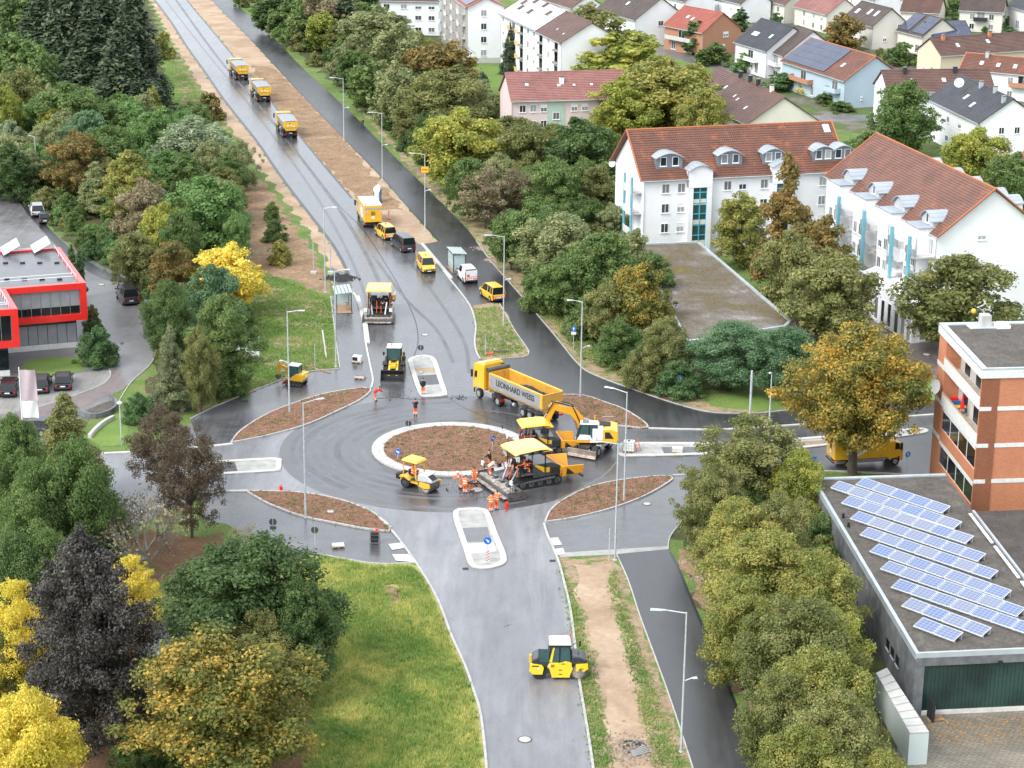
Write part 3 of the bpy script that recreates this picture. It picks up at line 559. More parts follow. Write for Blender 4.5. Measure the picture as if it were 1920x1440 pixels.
def win_mesh(w, h, div, sill=True):
    k = (round(w, 2), round(h, 2), div)
    if k not in _wc:
        f = MB(); t = .07; d = .07
        f.box(-w/2, w/2, -d, 0, h-t, h).box(-w/2, w/2, -d, 0, 0, t).box(-w/2, -w/2+t, -d, 0, t, h-t).box(w/2-t, w/2, -d, 0, t, h-t)
        for i in range(1, div): x = -w/2+w*i/div; f.box(x-.035, x+.035, -d+.004, 0, t, h-t)
        if sill: f.box(-w/2-.08, w/2+.08, -.16, 0, -.07, -.003)
        _wc[k] = (f.mesh('window', MT['white_frame']), B(-w/2+t, w/2-t, -.03, -.004, t, h-t).mesh('pane', MT['pane']), B(-w/2+t, w/2-t, -.045, -.032, h*.55, h-t).mesh('roller_blind', MT['white_paint']))
    return _wc[k]
rw = random.Random(3)
def win(parent, x, y, z, w, h, rz=0, div=2, blind=None):
    a, b, c = win_mesh(w, h, div); o = link('window', a, parent, (x, y, z), (0, 0, rz)); link('pane', b, o)
    if (rw.random() < .3) if blind is None else blind: link('roller_blind', c, o)
    return o
class Bld:                        # local frame: x along the near eave A->B, y away from the camera
    def __init__(s, A, B_, z, label, cat='house', name='house', group=None):
        a, b = at(*A, z), at(*B_, z); s.L = math.hypot(b.x-a.x, b.y-a.y); s.a = math.atan2(b.y-a.y, b.x-a.x)
        s.o = Vector((a.x, a.y, 0)); s.root = empty(name, s.o, s.a, label, cat, group); s.z = z
    def loc(s, p):
        d = Vector(p)-s.o; c, n = math.cos(-s.a), math.sin(-s.a); return Vector((d.x*c-d.y*n, d.x*n+d.y*c, p[2]))
    def lp(s, x, y, z): return s.loc(at(x, y, z))
def slope(mb, e0, e1, r1, r0, n, lift=.09):
    e0, e1, r1, r0 = map(Vector, (e0, e1, r1, r0)); nrm = (e1-e0).cross(r0-e0).normalized()
    if nrm.z < 0: nrm = -nrm
    for i in range(n):
        a, b = i/n, (i+1)/n; p, q = e0.lerp(r0, a), e1.lerp(r1, a); s, t = e0.lerp(r0, b), e1.lerp(r1, b); u = nrm*lift; d = nrm*.08
        mb.add([p+u, q+u, t+u*.15, s+u*.15, p-d, q-d, t-d, s-d], [(0, 1, 2, 3), (0, 4, 5, 1), (1, 5, 6, 2), (0, 3, 7, 4), (4, 7, 6, 5)])
def gable_house(A, B_, rp, he, label, wall='white', roof='brown', pitch=38, group=None, name='house', cat='house', ov=.5, gov=.35, W=None, n=None,
                front=(), left=(), right=(), balc=(), sky=(), solar=None, chim=(), base=None):
    h = Bld(A, B_, he, label, cat, name, group); R = h.root; L = h.L
    lo, hi = he, he+14
    for _ in range(40):
        m_ = (lo+hi)/2; q = h.lp(rp[0], rp[1], m_)
        if q.y*math.tan(RD(pitch))+he > m_: lo = m_
        else: hi = m_
    hr = lo; w2 = h.lp(rp[0], rp[1], hr).y
    if W: w2 = W/2; hr = he+w2*math.tan(RD(pitch))
    w2 = max(3, w2); Wd = 2*w2; h.hr, h.W = hr, Wd; k = math.tan(RD(pitch))
    MB().prism([(0, 0), (Wd, 0), (Wd, he), (w2, hr-.12), (0, he)], 0, L, 'x').build('wall', W_[wall], R)
    n = n or max(6, int(w2/math.cos(RD(pitch))/.36))
    for sgn in (0, 1):
        mb = MB(); y0 = -ov if not sgn else Wd+ov; z0 = he-ov*k+.1
        slope(mb, (-gov, y0, z0), (L+gov, y0, z0), (L+gov, w2, hr+.1), (-gov, w2, hr+.1), n); mb.build('roof', R_[roof], R)
    mb = MB(); mb.cyl((-gov, w2, hr+.14), (L+gov, w2, hr+.14), .13, n=8); mb.build('ridge_tiles', R_['ridge'] if roof in ('orange', 'orange2') else R_[roof], R)
    if roof in ('orange', 'orange2'):
        for xx in (-gov-.02, L+gov-.18):
            for sg_ in (0, 1): ya, yb = (-ov, w2) if not sg_ else (Wd+ov, w2); MB().hexa([(xx, ya, he-ov*k+.1), (xx+.2, ya, he-ov*k+.1), (xx+.2, yb, hr+.1), (xx, yb, hr+.1)], [(xx, ya, he-ov*k+.26), (xx+.2, ya, he-ov*k+.26), (xx+.2, yb, hr+.26), (xx, yb, hr+.26)]).build('verge_tiles', R_['ridge'], R)
    mb = MB()
    mb.cyl((-gov, -ov-.06, he-ov*k+.03), (L+gov, -ov-.06, he-ov*k+.03), .08, n=6)
    for x in (-.05, L+.05): mb.cyl((x, -.1, 0), (x, -.1, he-.1), .05, n=5)
    mb.build('gutter', MT['flash'], R)
    for (x, z, w_, h_) in front: win(R, x*L, -.003, z, w_, h_)
    for (y, z, w_, h_) in left: win(R, -.003, y*Wd, z, w_, h_, -PI/2)
    for (y, z, w_, h_) in right: win(R, L+.003, y*Wd, z, w_, h_, PI/2)
    for (x, z, w_, m_) in balc:
        bb = MB().box(x*L-w_/2, x*L+w_/2, -1.3, -.004, z, z+.15).build('balcony', MT['concrete'], R)
        MB().box(x*L-w_/2, x*L+w_/2, -1.36, -1.3, z+.05, z+1).box(x*L-w_/2-.05, x*L-w_/2, -1.36, 0, z+.05, z+1).box(x*L+w_/2, x*L+w_/2+.05, -1.36, 0, z+.05, z+1).build('balustrade', m_, bb)
        win(R, x*L, -.003, z+.16, min(w_*.6, 2.2), 2.1, blind=False)
    def onroof(x, t, off): y = -ov+(w2+ov)*t; return Vector((x*L, y, he+(y)*k+.1+off))
    for (x, t, w_, l_) in sky:
        c = onroof(x, t, .12); mb = MB(); mb.T = Matrix.Translation(c) @ Matrix.Rotation(RD(pitch), 4, 'X'); mb.box(-w_/2, w_/2, -l_/2, l_/2, -.1, .06); f = mb.build('skylight', MT['flash'], R)
        mb = MB(); mb.T = Matrix.Translation(c) @ Matrix.Rotation(RD(pitch), 4, 'X'); mb.box(-w_/2+.1, w_/2-.1, -l_/2+.1, l_/2-.1, .05, .08); mb.build('pane', MT['reflect'], f)
    if solar:
        for (x0, x1, t0, t1) in solar:
            mb = MB(); nx = max(1, int((x1-x0)*L/1.05)); sl = (w2+ov)/math.cos(RD(pitch)); ny = max(1, int((t1-t0)*sl/1.7))
            mb.T = Matrix.Translation(onroof(0, 0, .1)) @ Matrix.Rotation(RD(pitch), 4, 'X')
            for i in range(nx):
                for j in range(ny):
                    a = x0*L+(x1-x0)*L*i/nx; c_ = sl*(t0+(t1-t0)*j/ny); mb.box(a+.02, a+(x1-x0)*L/nx-.02, c_+.02, c_+sl*(t1-t0)/ny-.02, .06, .11)
            mb.build('solar_array', MT['roofsolar'], R)
    for (x, t, c_) in chim:
        p = onroof(x, t, 0); cm = B(p.x-.35, p.x+.35, p.y-.3, p.y+.3, p.z-.6, p.z+1.1).build('chimney', MT[c_] if c_ in MT else W_[c_], R); B(p.x-.42, p.x+.42, p.y-.37, p.y+.37, p.z+1.1, p.z+1.2).build('cap', MT['dark_paint'], cm)
    return h
def grid(xs, zs, w=1.1, h=1.3): return [(x, z, w, h) for x in xs for z in zs]
def dish(p, d, r, parent=None, label=None, cat='satellite dish'):
    mb = MB(); q = Vector(p); n_ = Vector(d).normalized(); a = n_.orthogonal().normalized(); b = n_.cross(a); rings = []
    for k in range(5):
        t = k/4; rings.append([tuple(q+n_*(.18*r*t*t*2)+(a*math.cos(2*PI*i/14)+b*math.sin(2*PI*i/14))*(r*max(t, .02))) for i in range(14)])
    mb.loft(rings, cap=False); o = mb.build('satellite_dish', MT['white_paint'], parent, True)
    m2 = MB().cyl(q-n_*.05, q-n_*.4+Vector((0, 0, -.3)), .04); m2.cyl(q, q+n_*r*.9, .02); m2.build('bracket', MT['galv'], o)
    if label: tag(o, label, cat)
    return o
# the white block with the orange roof, glazed stair towers and arched dormers
hB = gable_house((1209, 335), (1580, 317), (1180, 245), 11.8, 'long white apartment block with orange tiled roof, grey arched dormers and glazed blue stair towers', 'white', 'orange', 40, n=22, name='apartment_building', cat='apartment block', ov=.45, gov=.8,
   front=grid((.105, .183, .415, .49, .60, .68, .90, .96), (1.0, 3.85, 6.7, 9.55), 1.15, 1.35), left=[(.5, 9.3, .5, 1.0)], sky=((.985, .85, 1.0, 1.5),))
def arched(parent, x, y0, y1, z, w, h, rise, wallm, roofm, wins=2, name='dormer', ww=1.0, wh=1.2, wz=.25):
    n = 9; arc = [(x-w/2+w*i/n, z+h+rise*math.sin(PI*i/n)) for i in range(n+1)]
    d = MB().prism([(x-w/2, z-2), (x+w/2, z-2)]+arc[::-1], y0, y1, 'y').build(name, wallm, parent)
    mb = MB(); o = .18
    for i in range(n):
        x0, x1 = x-w/2-o+(w+2*o)*i/n, x-w/2-o+(w+2*o)*(i+1)/n; za, zb = z+h+.04+rise*math.sin(PI*i/n), z+h+.04+rise*math.sin(PI*(i+1)/n)
        mb.hexa([(x0, y0-.35, za), (x1, y0-.35, zb), (x1, y1+.1, zb), (x0, y1+.1, za)], [(x0, y0-.35, za+.1), (x1, y0-.35, zb+.1), (x1, y1+.1, zb+.1), (x0, y1+.1, za+.1)])
    mb.build('dormer_roof', roofm, d)
    for i in range(wins):
        xx = x+(i-(wins-1)/2)*(w/wins)*.92; a, b, c = win_mesh(ww, wh, 1); wo_ = link('dormer_window', a, d, (xx, y0-.004, z+wz)); link('pane', b, wo_)
    return d
zincw = mat('zinc_cladding', (.2, .24, .27), .45, .15, 1.2, metal=.3)
for i, (cx, w_) in enumerate(((1254, 3.9), (1369, 3.7), (1451, 3.1), (1546, 3.1), (1583, 3.1))):
    q = hB.lp(cx, 300-(cx-1254)*.04, 14.0); arched(hB.root, q.x, 1.1, 5.2, 13.0, w_, 1.25, .7, zincw, R_['zinc'], 2, ww=.95, wh=1.3, wz=.2)
for cx in (1320, 1491):
    q = hB.lp(cx, 330, 12.2); x = q.x
    t = MB().box(x-1.75, x-1.05, -.75, .02, 0, 12.6).box(x+1.05, x+1.75, -.75, .02, 0, 12.6).build('stair_tower', W_['white'], hB.root)
    g = B(x-1.05, x+1.05, -.5, -.02, 0, 13.2).build('stair_glazing', MT['cabglass'], hB.root)
    fr = MB()
    for k in (-1.05, 0, 1.05): fr.box(x+k-.07, x+k+.07, -.62, -.5, 0, 13.1)
    for k in range(0, 9): fr.box(x-1.05, x+1.05, -.605, -.505, .2+k*1.55, .34+k*1.55)
    fr.build('glazing_frame', MT['cyan_paint'], g)
    for k in range(4): B(x-1.0, x+1.0, -.53, -.501, 1.75+k*3, 2.6+k*3).build('landing', W_['cream'], g)
    arched(hB.root, x, -.8, 3.4, 12.3, 3.5, .35, .8, W_['white'], R_['zinc'], 0, 'tower_head')
pb = MB()
for z in (3.4, 6.4, 9.4): B(-1.6, -.02, 1.0, 4.6, z, z+.16).build('balcony', MT['concrete'], hB.root); B(-1.65, -1.6, 1.0, 4.6, z, z+1.05).build('balustrade', MT['reflect'], hB.root)
for y in (1.2, 4.4): pb.cyl((-1.5, y, 0), (-1.5, y, 11.8), .2, n=8)
pb.build('pillar', MT['cyan_pillar'], hB.root); dish(at(1149, 307, 11), (-.6, -1, .5), .55, None, 'white satellite dish at the left gable end of the orange-roofed block')
# terraced block in front right
hC = gable_house((1551, 331), (1757, 443), (1870, 357), 11.6, 'white apartment block with red brown roof, curled zinc dormers and turquoise balcony pillars', 'white', 'orange2', 38, n=24, name='apartment_building', cat='apartment block', ov=.2, gov=.6,
   right=[(.42, 10.8, 1.15, .95), (.36, 7.3, 1.15, 1.0)], front=grid((.05, .14), (1.4, 4.3, 7.2), .9, 1.4))
L = hC.L; zinclight = mat('pale_zinc', (.42, .45, .48), .5, .1, 1)
for i, cx in enumerate((.19, .43, .66, .93)):
    x = cx*L-(1.2 if i == 3 else 0)
    b_ = B(x-1.9, x+1.9, -1.7, .4, 0, 12.15).build('bay', W_['white'], hC.root); MB().box(x-2.0, x+2.0, -1.8, .6, 12.15, 12.3).build('bay_cap', R_['zinc'], b_)
    arched(hC.root, x, .35, 6.2, 12.3, 3.3, .55, 1.1, zinclight, R_['zinc'], 1 if i in (1, 3) else 0, ww=.8, wh=1.2, wz=.2)
    for z in (1.3, 4.2, 7.1):
        win(hC.root, x-.8, -1.703, z, 1.1, 1.6, 0, 2); win(hC.root, x+.9, -1.703, z, 1.1, 1.6, 0, 2)
        win(hC.root, x-1.903, -.9, z, .8, 1.5, -PI/2, 1)
    MB().cyl((x+1.7, -1.82, 0), (x+1.7, -1.82, 11), .06, n=6).build('downpipe', MT['flash'], hC.root)
for i, cx in enumerate((.31, .55, .8, .985)):
    x = cx*L-(1.3 if i == 3 else 0)
    for z in (3.0, 5.9, 8.7):
        if i == 3 and z > 8: pass
        bb = B(x-1.6, x+1.6, -2.6, -.01, z, z+.16).build('balcony', MT['concrete'], hC.root)
        MB().box(x-1.6, x+1.6, -2.64, -2.6, z+.16, z+1.1).box(x-1.64, x-1.6, -2.64, -1.7, z+.16, z+1.1).build('balustrade', MT['alu'], bb); win(hC.root, x, -.004, z+.17, 2.2, 2.1, 0, 3, blind=False)
    B(x-.25, x+.25, -3.0, -2.65, 0, 11.3).build('pillar', MT['cyan_pillar'], hC.root)
for cx in (1690, 1640): pass
for i, (x_, y_) in enumerate(((1768, 293), (1795, 312), (1835, 328), (1880, 349), (1905, 362))):
    q = hC.lp(x_, y_, 16.2); arched(hC.root, min(q.x, L-1.5), hC.W*.58, hC.W*.8, 14.2, 3.0, .9, .8, W_['white'], R_['zinc'], 0)
tb = P([(1600, 575), (1632, 597), (1672, 622), (1708, 644), (1758, 640), (1790, 615), (1680, 540)])
ta = empty('shop_annex', tb[3], 0, 'low white shop front with tall windows and a roof terrace below the terraced block', 'shop building')
def rel(pts, o): return [(p.x-o.x, p.y-o.y) for p in pts]
MB().prism(rel(tb, tb[3]), 0, 4.4).build('wall', W_['white'], ta)
kk = rel(tb, tb[3])
def wallseg(parent, a, b, f, z, w, h, div=1):
    a, b = Vector(a), Vector(b); p = a.lerp(b, f); d = (b-a).normalized(); an = math.atan2(d.y, d.x); n_ = Vector((d.y, -d.x))*.004; return win(parent, p.x+n_.x, p.y+n_.y, z, w, h, an, div, blind=False)
for f in (.25, .55, .85): wallseg(ta, kk[1], kk[2], f, .4, 1.0, 3.0)
for f in (.2, .55, .85): wallseg(ta, kk[2], kk[3], f, .15, 1.1, 2.9)
wallseg(ta, kk[3], kk[4], .5, .3, 1.6, 2.6, 2)
for i in range(4):
    a, b = Vector(kk[i]), Vector(kk[i+1]); d = (b-a).normalized(); nn = Vector((-d.y, d.x))*.25
    MB().hexa([(*a, 4.4), (*b, 4.4), (*(b+nn), 4.4), (*(a+nn), 4.4)], [(*a, 5.25), (*b, 5.25), (*(b+nn), 5.25), (*(a+nn), 5.25)]).build('parapet', W_['white'], ta)
a, b = Vector(kk[2]), Vector(kk[3]); p = a.lerp(b, .45); sg = MB(); sg.T = Matrix.Translation((p.x, p.y, 3.45)) @ Matrix.Rotation(math.atan2((b-a).y, (b-a).x), 4, 'Z'); sg.box(-1.7, 1.7, -.1, -.01, 0, .9); sg.build('shop_sign', MT['white_paint'], ta)
sg = MB(); sg.T = Matrix.Translation((p.x, p.y, 3.45)) @ Matrix.Rotation(math.atan2((b-a).y, (b-a).x), 4, 'Z'); sg.box(-1.75, -1.45, -.12, -.02, -.1, 1.0).box(1.5, 1.7, -.12, -.02, -.1, .7); sg.build('sign_edge', MT['cyan_pillar'], ta)
# flat gravel roof between the block and the hedge
fr = P([(1195, 459), (1308, 455), (1480, 602), (1470, 612), (1290, 640)], 3.6); fr = [Vector((p.x, p.y, 0)) for p in fr]
fb = empty('low_garage_building', fr[0], 0, 'low flat-roofed building with mossy gravel roof in front of the white block', 'garage')
MB().prism(rel(fr, fr[0]), 0, 3.5).build('wall', W_['grey'], fb)
mossroof = ground('mossy_gravel_roof', [(.34, (.3, .28, .26)), (.43, (.19, .165, .14)), (.56, (.14, .115, .075)), (.66, (.15, .12, .04)), (.75, (.28, .24, .05))], scale=.14, fine=3)
q = rel(fr, fr[0]); MB().prism([(x*.985+.1, y*.985-.1) for x, y in q], 3.5, 3.56).build('roof', mossroof, fb)
for i in range(len(q)):
    a, b = Vector(q[i]), Vector(q[(i+1) % len(q)]); d = (b-a).normalized(); nn = Vector((d.y, -d.x))*.3
    MB().hexa([(*(a-nn), 3.3), (*(b-nn), 3.3), (*(b+nn*.3), 3.3), (*(a+nn*.3), 3.3)], [(*(a-nn), 3.75), (*(b-nn), 3.75), (*(b+nn*.3), 3.75), (*(a+nn*.3), 3.75)]).build('roof_edge', MT['flash'], fb)
# pink block
hG = gable_house((960, 187), (1180, 181), (945, 138), 9.3, 'pale pink apartment block with a mint green stair strip and weathered red roof', 'pink', 'pink', 36, name='apartment_building', cat='apartment block', gov=.3,
   front=grid((.09, .18, .27, .53, .62, .8, .9), (1.4, 4.2, 7.0), 1.15, 1.3), left=((.5, 5.5, .5, .9),), sky=((.15, .55, .6, .6), (.42, .5, .6, .6), (.55, .5, .5, .5), (.7, .5, .5, .5)), chim=((.45, .6, 'white'),))
q = hG.lp(1055, 230, 6); B(q.x-1.55, q.x+1.55, -.08, -.005, 0, 9.2).build('stair_strip', W_['green'], hG.root)
for z in (2.6, 5.6): win(hG.root, q.x, -.084, z, 1.2, 1.3)
# tall white block with balconies
bx = gable_house((829, -22), (877, 13), (898, -13), 12.4, 'tall white block with four stacked gable windows and white balconies on its side', 'white', 'red', 25, name='apartment_building', cat='apartment block', gov=.5,
   right=grid((.44,), (1.6, 4.5, 7.4, 10.3), 1.3, 1.4), solar=((.0, .96, .1, .95),))
B(-.01, bx.L+.01, -.02, -.002, 0, 12.3).build('side_cladding', W_['beige'], bx.root)
for i in range(4):
    for z in (2.2, 5.0, 7.8, 10.3):
        x = (.12+.25*i)*bx.L; b_ = B(x-1.4, x+1.4, -1.5, -.03, z-.1, z).build('balcony', MT['concrete'], bx.root); B(x-1.4, x+1.4, -1.55, -1.5, z-.1, z+.95).build('balustrade', MT['white_paint'], b_); win(bx.root, x, -.03, z, 1.6, 2, blind=False)
B(bx.L+.002, bx.L+.06, .1, bx.W-.1, 0, 1.2).build('plinth', W_['grey'], bx.root)
gable_house((714, 0), (822, 2), (760, -30), 8.2, 'white block behind the birches with pairs of small windows', 'white', 'brown', 25, name='apartment_building', cat='apartment block', front=grid((.1, .4, .65, .88), (.8, 3.6, 6.2), 1.5, 1.1))
hI = gable_house((940, 25), (1053, 79), (1080, 30), 11.6, 'white and cream block with mustard yellow balconies and pale solar panels on its roof', 'white', 'brown', 30, name='apartment_building', cat='apartment block', gov=.4,
   front=grid((.04, .47, .57, .8), (1.6, 4.4, 7.2, 10.0), 1.2, 1.3), sky=((.8, .35, .5, .5), (.92, .3, .5, .5)))
W_['mustard'] = wallmat('mustard_panel', (.6, .45, .2)); MT['mustard'] = W_['mustard']; MT['creamp'] = W_['cream']
for i, (x, c_) in enumerate(((.22, 'mustard'), (.36, 'mustard'), (.68, 'creamp'), (.92, 'creamp'))):
    for z in (1.5, 4.3, 7.1, 9.6):
        X_ = x*hI.L; b_ = B(X_-1.2, X_+1.2, -1.2, -.01, z-.1, z).build('balcony', MT['concrete'], hI.root); B(X_-1.2, X_+1.2, -1.25, -1.2, z-.1, z+.9).build('balustrade', MT[c_], b_); B(X_-1.0, X_+1.0, -.03, -.004, z+.02, z+2).build('balcony_opening', MT['glass'], b_)
MT['paleroofsolar'] = mat('pale_solar', (.5, .53, .58), .3, .06)
k = math.tan(RD(30)); sl = (hI.W/2+.5)/math.cos(RD(30)); mb = MB(); mb.T = Matrix.Translation((0, -.5, 11.6-.5*k+.14)) @ Matrix.Rotation(RD(30), 4, 'X')
for i in range(12):
    for j in range(5):
        if (i, j) in ((1, 3), (2, 2), (5, 2), (6, 4), (9, 3), (3, 4)): continue
        mb.box(-.2+i*hI.L*.62/12, -.2+(i+1)*hI.L*.62/12-.03, sl*j/5+.05, sl*(j+1)/5-.02, .05, .1)
mb.build('solar_array', MT['paleroofsolar'], hI.root)
# houses of the estate
def hs_(*a, **k): return gable_house(*a, **k)
hs_((1380, 77), (1438, 94), (1490, 52), 6, 'white house with black roof and silver roof window, left of its brown-roofed twin', 'white', 'dark', 36, front=grid((.2, .7), (.5,), 1.4, 2), balc=((.5, 2.8, 7, MT['white_paint']),), sky=((.3, .45, 2.4, 1.2), (.75, .5, .8, 1.2)))
hs_((1442, 93), (1470, 103), (1523, 58), 5.6, 'white house with dark brown roof between the black roof and the blue solar roof', 'white', 'darkbrown', 36, front=grid((.5,), (.5,), 2.4, 1.2), balc=((.5, 2.8, 5, MT['white_paint']),))
hs_((1468, 113), (1585, 150), (1643, 107), 5.7, 'pale blue terraced house with large dark solar roof and red tiles at its right end', 'blue', 'orange2', 33, front=grid((.1, .3, .5, .7), (.5,), 1.3, 2), balc=((.85, 2.7, 4.4, W_['blue']), (.35, 2.7, 8, W_['orange'])), solar=((.0, .66, .08, .97),), right=((.75, 4.4, .9, .9), (.3, 1.5, .5, .8)), sky=((.42, .45, 1.6, 1), (.78, .45, .8, 1.2)))
hs_((1582, 33), (1637, 48), (1673, 17), 5.6, 'cream house with brown roof, bright roof windows and small red gable shutter', 'cream', 'darkbrown', 38, front=grid((.3, .6), (2.8, .4), 1, 1.5), right=((.75, 4.6, 1, 1), (.35, 1.8, .9, 1.2)), sky=((.2, .5, 1.2, 1.5), (.55, .6, 1, 1.8), (.78, .6, 1, 1.8)))
hs_((1684, 55), (1731, 67), (1773, 37), 4.6, 'cream house with two dark solar fields on its brown roof', 'cream', 'darkbrown', 36, front=grid((.3, .8), (.4,), 1.6, 1.9), solar=((.0, .4, .1, .95), (.55, 1., .1, .95)), right=((.5, 3.2, 1, 1),))
hs_((1750, 70), (1822, 68), (1805, 40), 4.2, 'white bungalow with wide blue-grey solar roof next to the clipped hedge', 'white', 'dark', 32, front=grid((.3,), (.4,), 1.5, 1.9), solar=((.0, 1., .05, .97),), sky=((.35, .4, 1.2, 1.5), (.7, .3, 1.2, 1.5)))
hs_((1491, 10), (1551, 26), (1592, 0), 4.8, 'cream house with faded brown roof near the upper edge', 'cream', 'pink', 36, front=grid((.3, .6, .85), (.5, 2.8), 1, 1.4))
hs_((1432, -2), (1472, 7), (1500, -15), 5, 'cream house at the upper edge behind the flat garages', 'cream', 'brown', 36, front=grid((.3, .7), (2.6,), 1, 1.4))
hs_((1247, 46), (1318, 60), (1367, 27), 5.6, 'brown brick house with red and brown roof halves and long pale balcony', 'orange', 'red', 34, front=grid((.25, .6), (.4,), 1.6, 1.9), balc=((.45, 2.7, 9, W_['grey']),), right=((.6, 4, 1.5, 1.2), (.55, 1.4, .9, 1)), sky=((.35, .55, .8, 1), (.5, .5, .8, 1)))
hs_((1120, 16), (1192, 36), (1253, 0), 6.4, 'white house with dark brown roof behind the tall birch', 'white', 'darkbrown', 34, right=((.5, 4.5, 1.4, 1.2), (.3, 1.6, 1.4, 1.2)), sky=((.5, .5, .8, 1.2),))
hs_((1020, -2), (1073, 14), (1110, -6), 5, 'white house with brown roof at the upper edge beyond the solar block', 'white', 'brown', 32, right=((.5, 3.4, .9, .7),))
hs_((1765, 103), (1960, 90), (1745, 72), 5.8, 'yellow house with long grey brown roof and two small roof windows', 'yellow', 'brown', 34, left=((.35, 1.8, .8, 1), (.7, 1.8, .8, 1)), sky=((.2, .5, .8, 1.1), (.5, .6, .8, 1.1)), chim=((.1, .85, 'brick'), (.55, .9, 'brick')))
hs_((1802, 127), (1960, 142), (1783, 97), 5.6, 'white house with red brown roof, three roof windows and an orange balcony', 'white', 'orange2', 35, front=grid((.3, .6), (.5, 3.2), 1.1, 1.4), left=((.5, 4.6, .8, .9),), balc=((.75, 2.8, 5, W_['orange']),), sky=((.22, .45, .8, 1.1), (.42, .42, .8, 1.1), (.62, .42, .8, 1.1)), chim=((.25, .85, 'flash'),))
hs_((1666, 170), (1863, 167), (1650, 133), 7.6, 'white house with weathered red brown roof behind the round green tree', 'white', 'brown', 36, left=((.25, 6.4, .8, 1.1), (.55, 6.4, .8, 1.1), (.4, 3.6, .8, 1.1)), front=grid((.7, .9), (4, 1), 1, 1.3), sky=((.25, .5, .6, .8), (.55, .5, .8, 1.0)), chim=((.2, .85, 'dark_paint'), (.68, .85, 'dark_paint')))
hK = hs_((1743, 183), (1838, 229), (1900, 186), 7.4, 'white house with dark grey roof, large satellite dish and two slim roof windows', 'white', 'dark', 34, front=grid((.14, .4, .63, .88), (4.6,), 1.3, 1.1)+grid((.4,), (1.2,), 1.3, 1.1), right=((.35, 5.2, 1, 1.2), (.6, 5.2, 1, 1.2)), sky=((.45, .5, .9, 1.3), (.65, .38, .9, 1.3)), chim=((.45, .92, 'flash'), (.7, .95, 'flash'), (.95, .8, 'flash')))
dish(at(1799, 156, 11.4), (-.5, -1, .6), .9, None, 'large white satellite dish on the dark grey roof at right')
hs_((1914, 292), (2010, 330), (1893, 233), 6.2, 'white house with bright red roof cut off by the right edge', 'white', 'red', 42, left=((.5, 5.5, .6, 1),))
hs_((1285, 172), (1403, 231), (1517, 204), 5.8, 'long terraced house with brown roof, black chimneys and cream gable behind the yellow tree', 'cream', 'brown', 33, chim=((.35, 1., 'dark_paint'), (.5, 1., 'dark_paint'), (.62, 1., 'dark_paint'), (.82, 1., 'cream')), sky=((.35, .6, .6, .9), (.55, .5, .5, .8), (.62, .45, .5, .8), (.8, .35, .6, .9)))
hs_((1890, 8), (1960, 30), (1925, -8), 5.6, 'white house with dark slate roof in the upper right corner', 'white', 'dark', 34, front=grid((.3,), (.5,), 2, 2))
hs_((1690, 20), (1760, 24), (1720, -6), 4.6, 'cream house with pale terrace at the upper edge', 'cream', 'brown', 30, front=grid((.25, .7), (.6,), 1.6, 1.4))
hs_((1800, 18), (1880, 22), (1840, -10), 5.2, 'pale yellow house with a black balcony box at the upper edge', 'cream', 'darkbrown', 30, front=grid((.3, .75), (.6, 3), 1.2, 1.4), balc=((.5, 2.7, 3.2, MT['dark_paint']),))
for i, (x, y) in enumerate(((1225, -12), (1330, -8), (1650, -14), (1580, -16))):
    hs_((x, y), (x+60, y+14), (x+85, y-10), 5, ['white house with brown roof on the skyline edge left of the brick house', 'white house on the upper edge above the red roof', 'house with tan roof on the upper edge above the bungalow', 'pale house on the upper edge above the cream house'][i], 'white', ['brown', 'darkbrown', 'orange2', 'brown'][i], 33, front=grid((.3, .7), (2.6,), 1, 1.2))
# ------------------------------------------------------------------ brick tower
ZR = 16.0
c0 = at(1843, 692, ZR); cL = at(1764, 607, ZR); cR = at(1925, 690, ZR); c0.z = 0
D = empty('brick_tower', c0, 0, 'red brick flats with white bands, balconies and a flat gravel roof', 'brick building')
u = Vector((cL.x-c0.x, cL.y-c0.y, 0)); LU = u.length; u.normalize(); v = Vector((cR.x-c0.x, cR.y-c0.y, 0)).normalized()*1.0
an = math.atan2(v.y, v.x); D.rotation_euler = (0, 0, an)          # local x = v (right), left face along local u
ul = Vector((u.x*math.cos(-an)-u.y*math.sin(-an), u.x*math.sin(-an)+u.y*math.cos(-an), 0)); nl = Vector((-ul.y, ul.x, 0))  # outward on the left
def zc(ypx):
    lo, hi = 0, 20
    for _ in range(40):
        m_ = (lo+hi)/2
        if px((c0.x, c0.y, m_))[1] > ypx: lo = m_
        else: hi = m_
    return lo
zb = [zc(y) for y in (703, 767, 836, 903)]; zb = [z for z in zb]
def seg(name, s0, s1, n0, n1, za, zb_, m_, parent=D, **k):     # a box on the left face: s along, n outward
    p = [ul*s0+nl*n0, ul*s1+nl*n0, ul*s1+nl*n1, ul*s0+nl*n1]
    return MB().hexa([(q.x, q.y, za) for q in p], [(q.x, q.y, zb_) for q in p]).build(name, m_, parent, **k)
far = 16.0
core = [ul*.02-nl*1.6, ul*(LU)-nl*1.6, ul*LU+Vector((far, 0, 0)), Vector((far, 0, 0))]
MB().prism([(0, 0), (far, 0), ((ul*LU).x+far, (ul*LU).y), ((ul*LU-nl*1.7).x, (ul*LU-nl*1.7).y), ((-nl*1.7).x, (-nl*1.7).y)], 0, ZR-.9).build('wall', W_['brick'], D)
rp_ = [Vector((0, 0, 0))+nl*.15-ul*.15, ul*(LU+.15)+nl*.15, ul*LU+Vector((far, 0, 0)), Vector((far, -.15, 0))]
MB().prism([(p.x, p.y) for p in rp_], ZR-.9, ZR-.1).build('roof_slab', MT['parapet'], D)
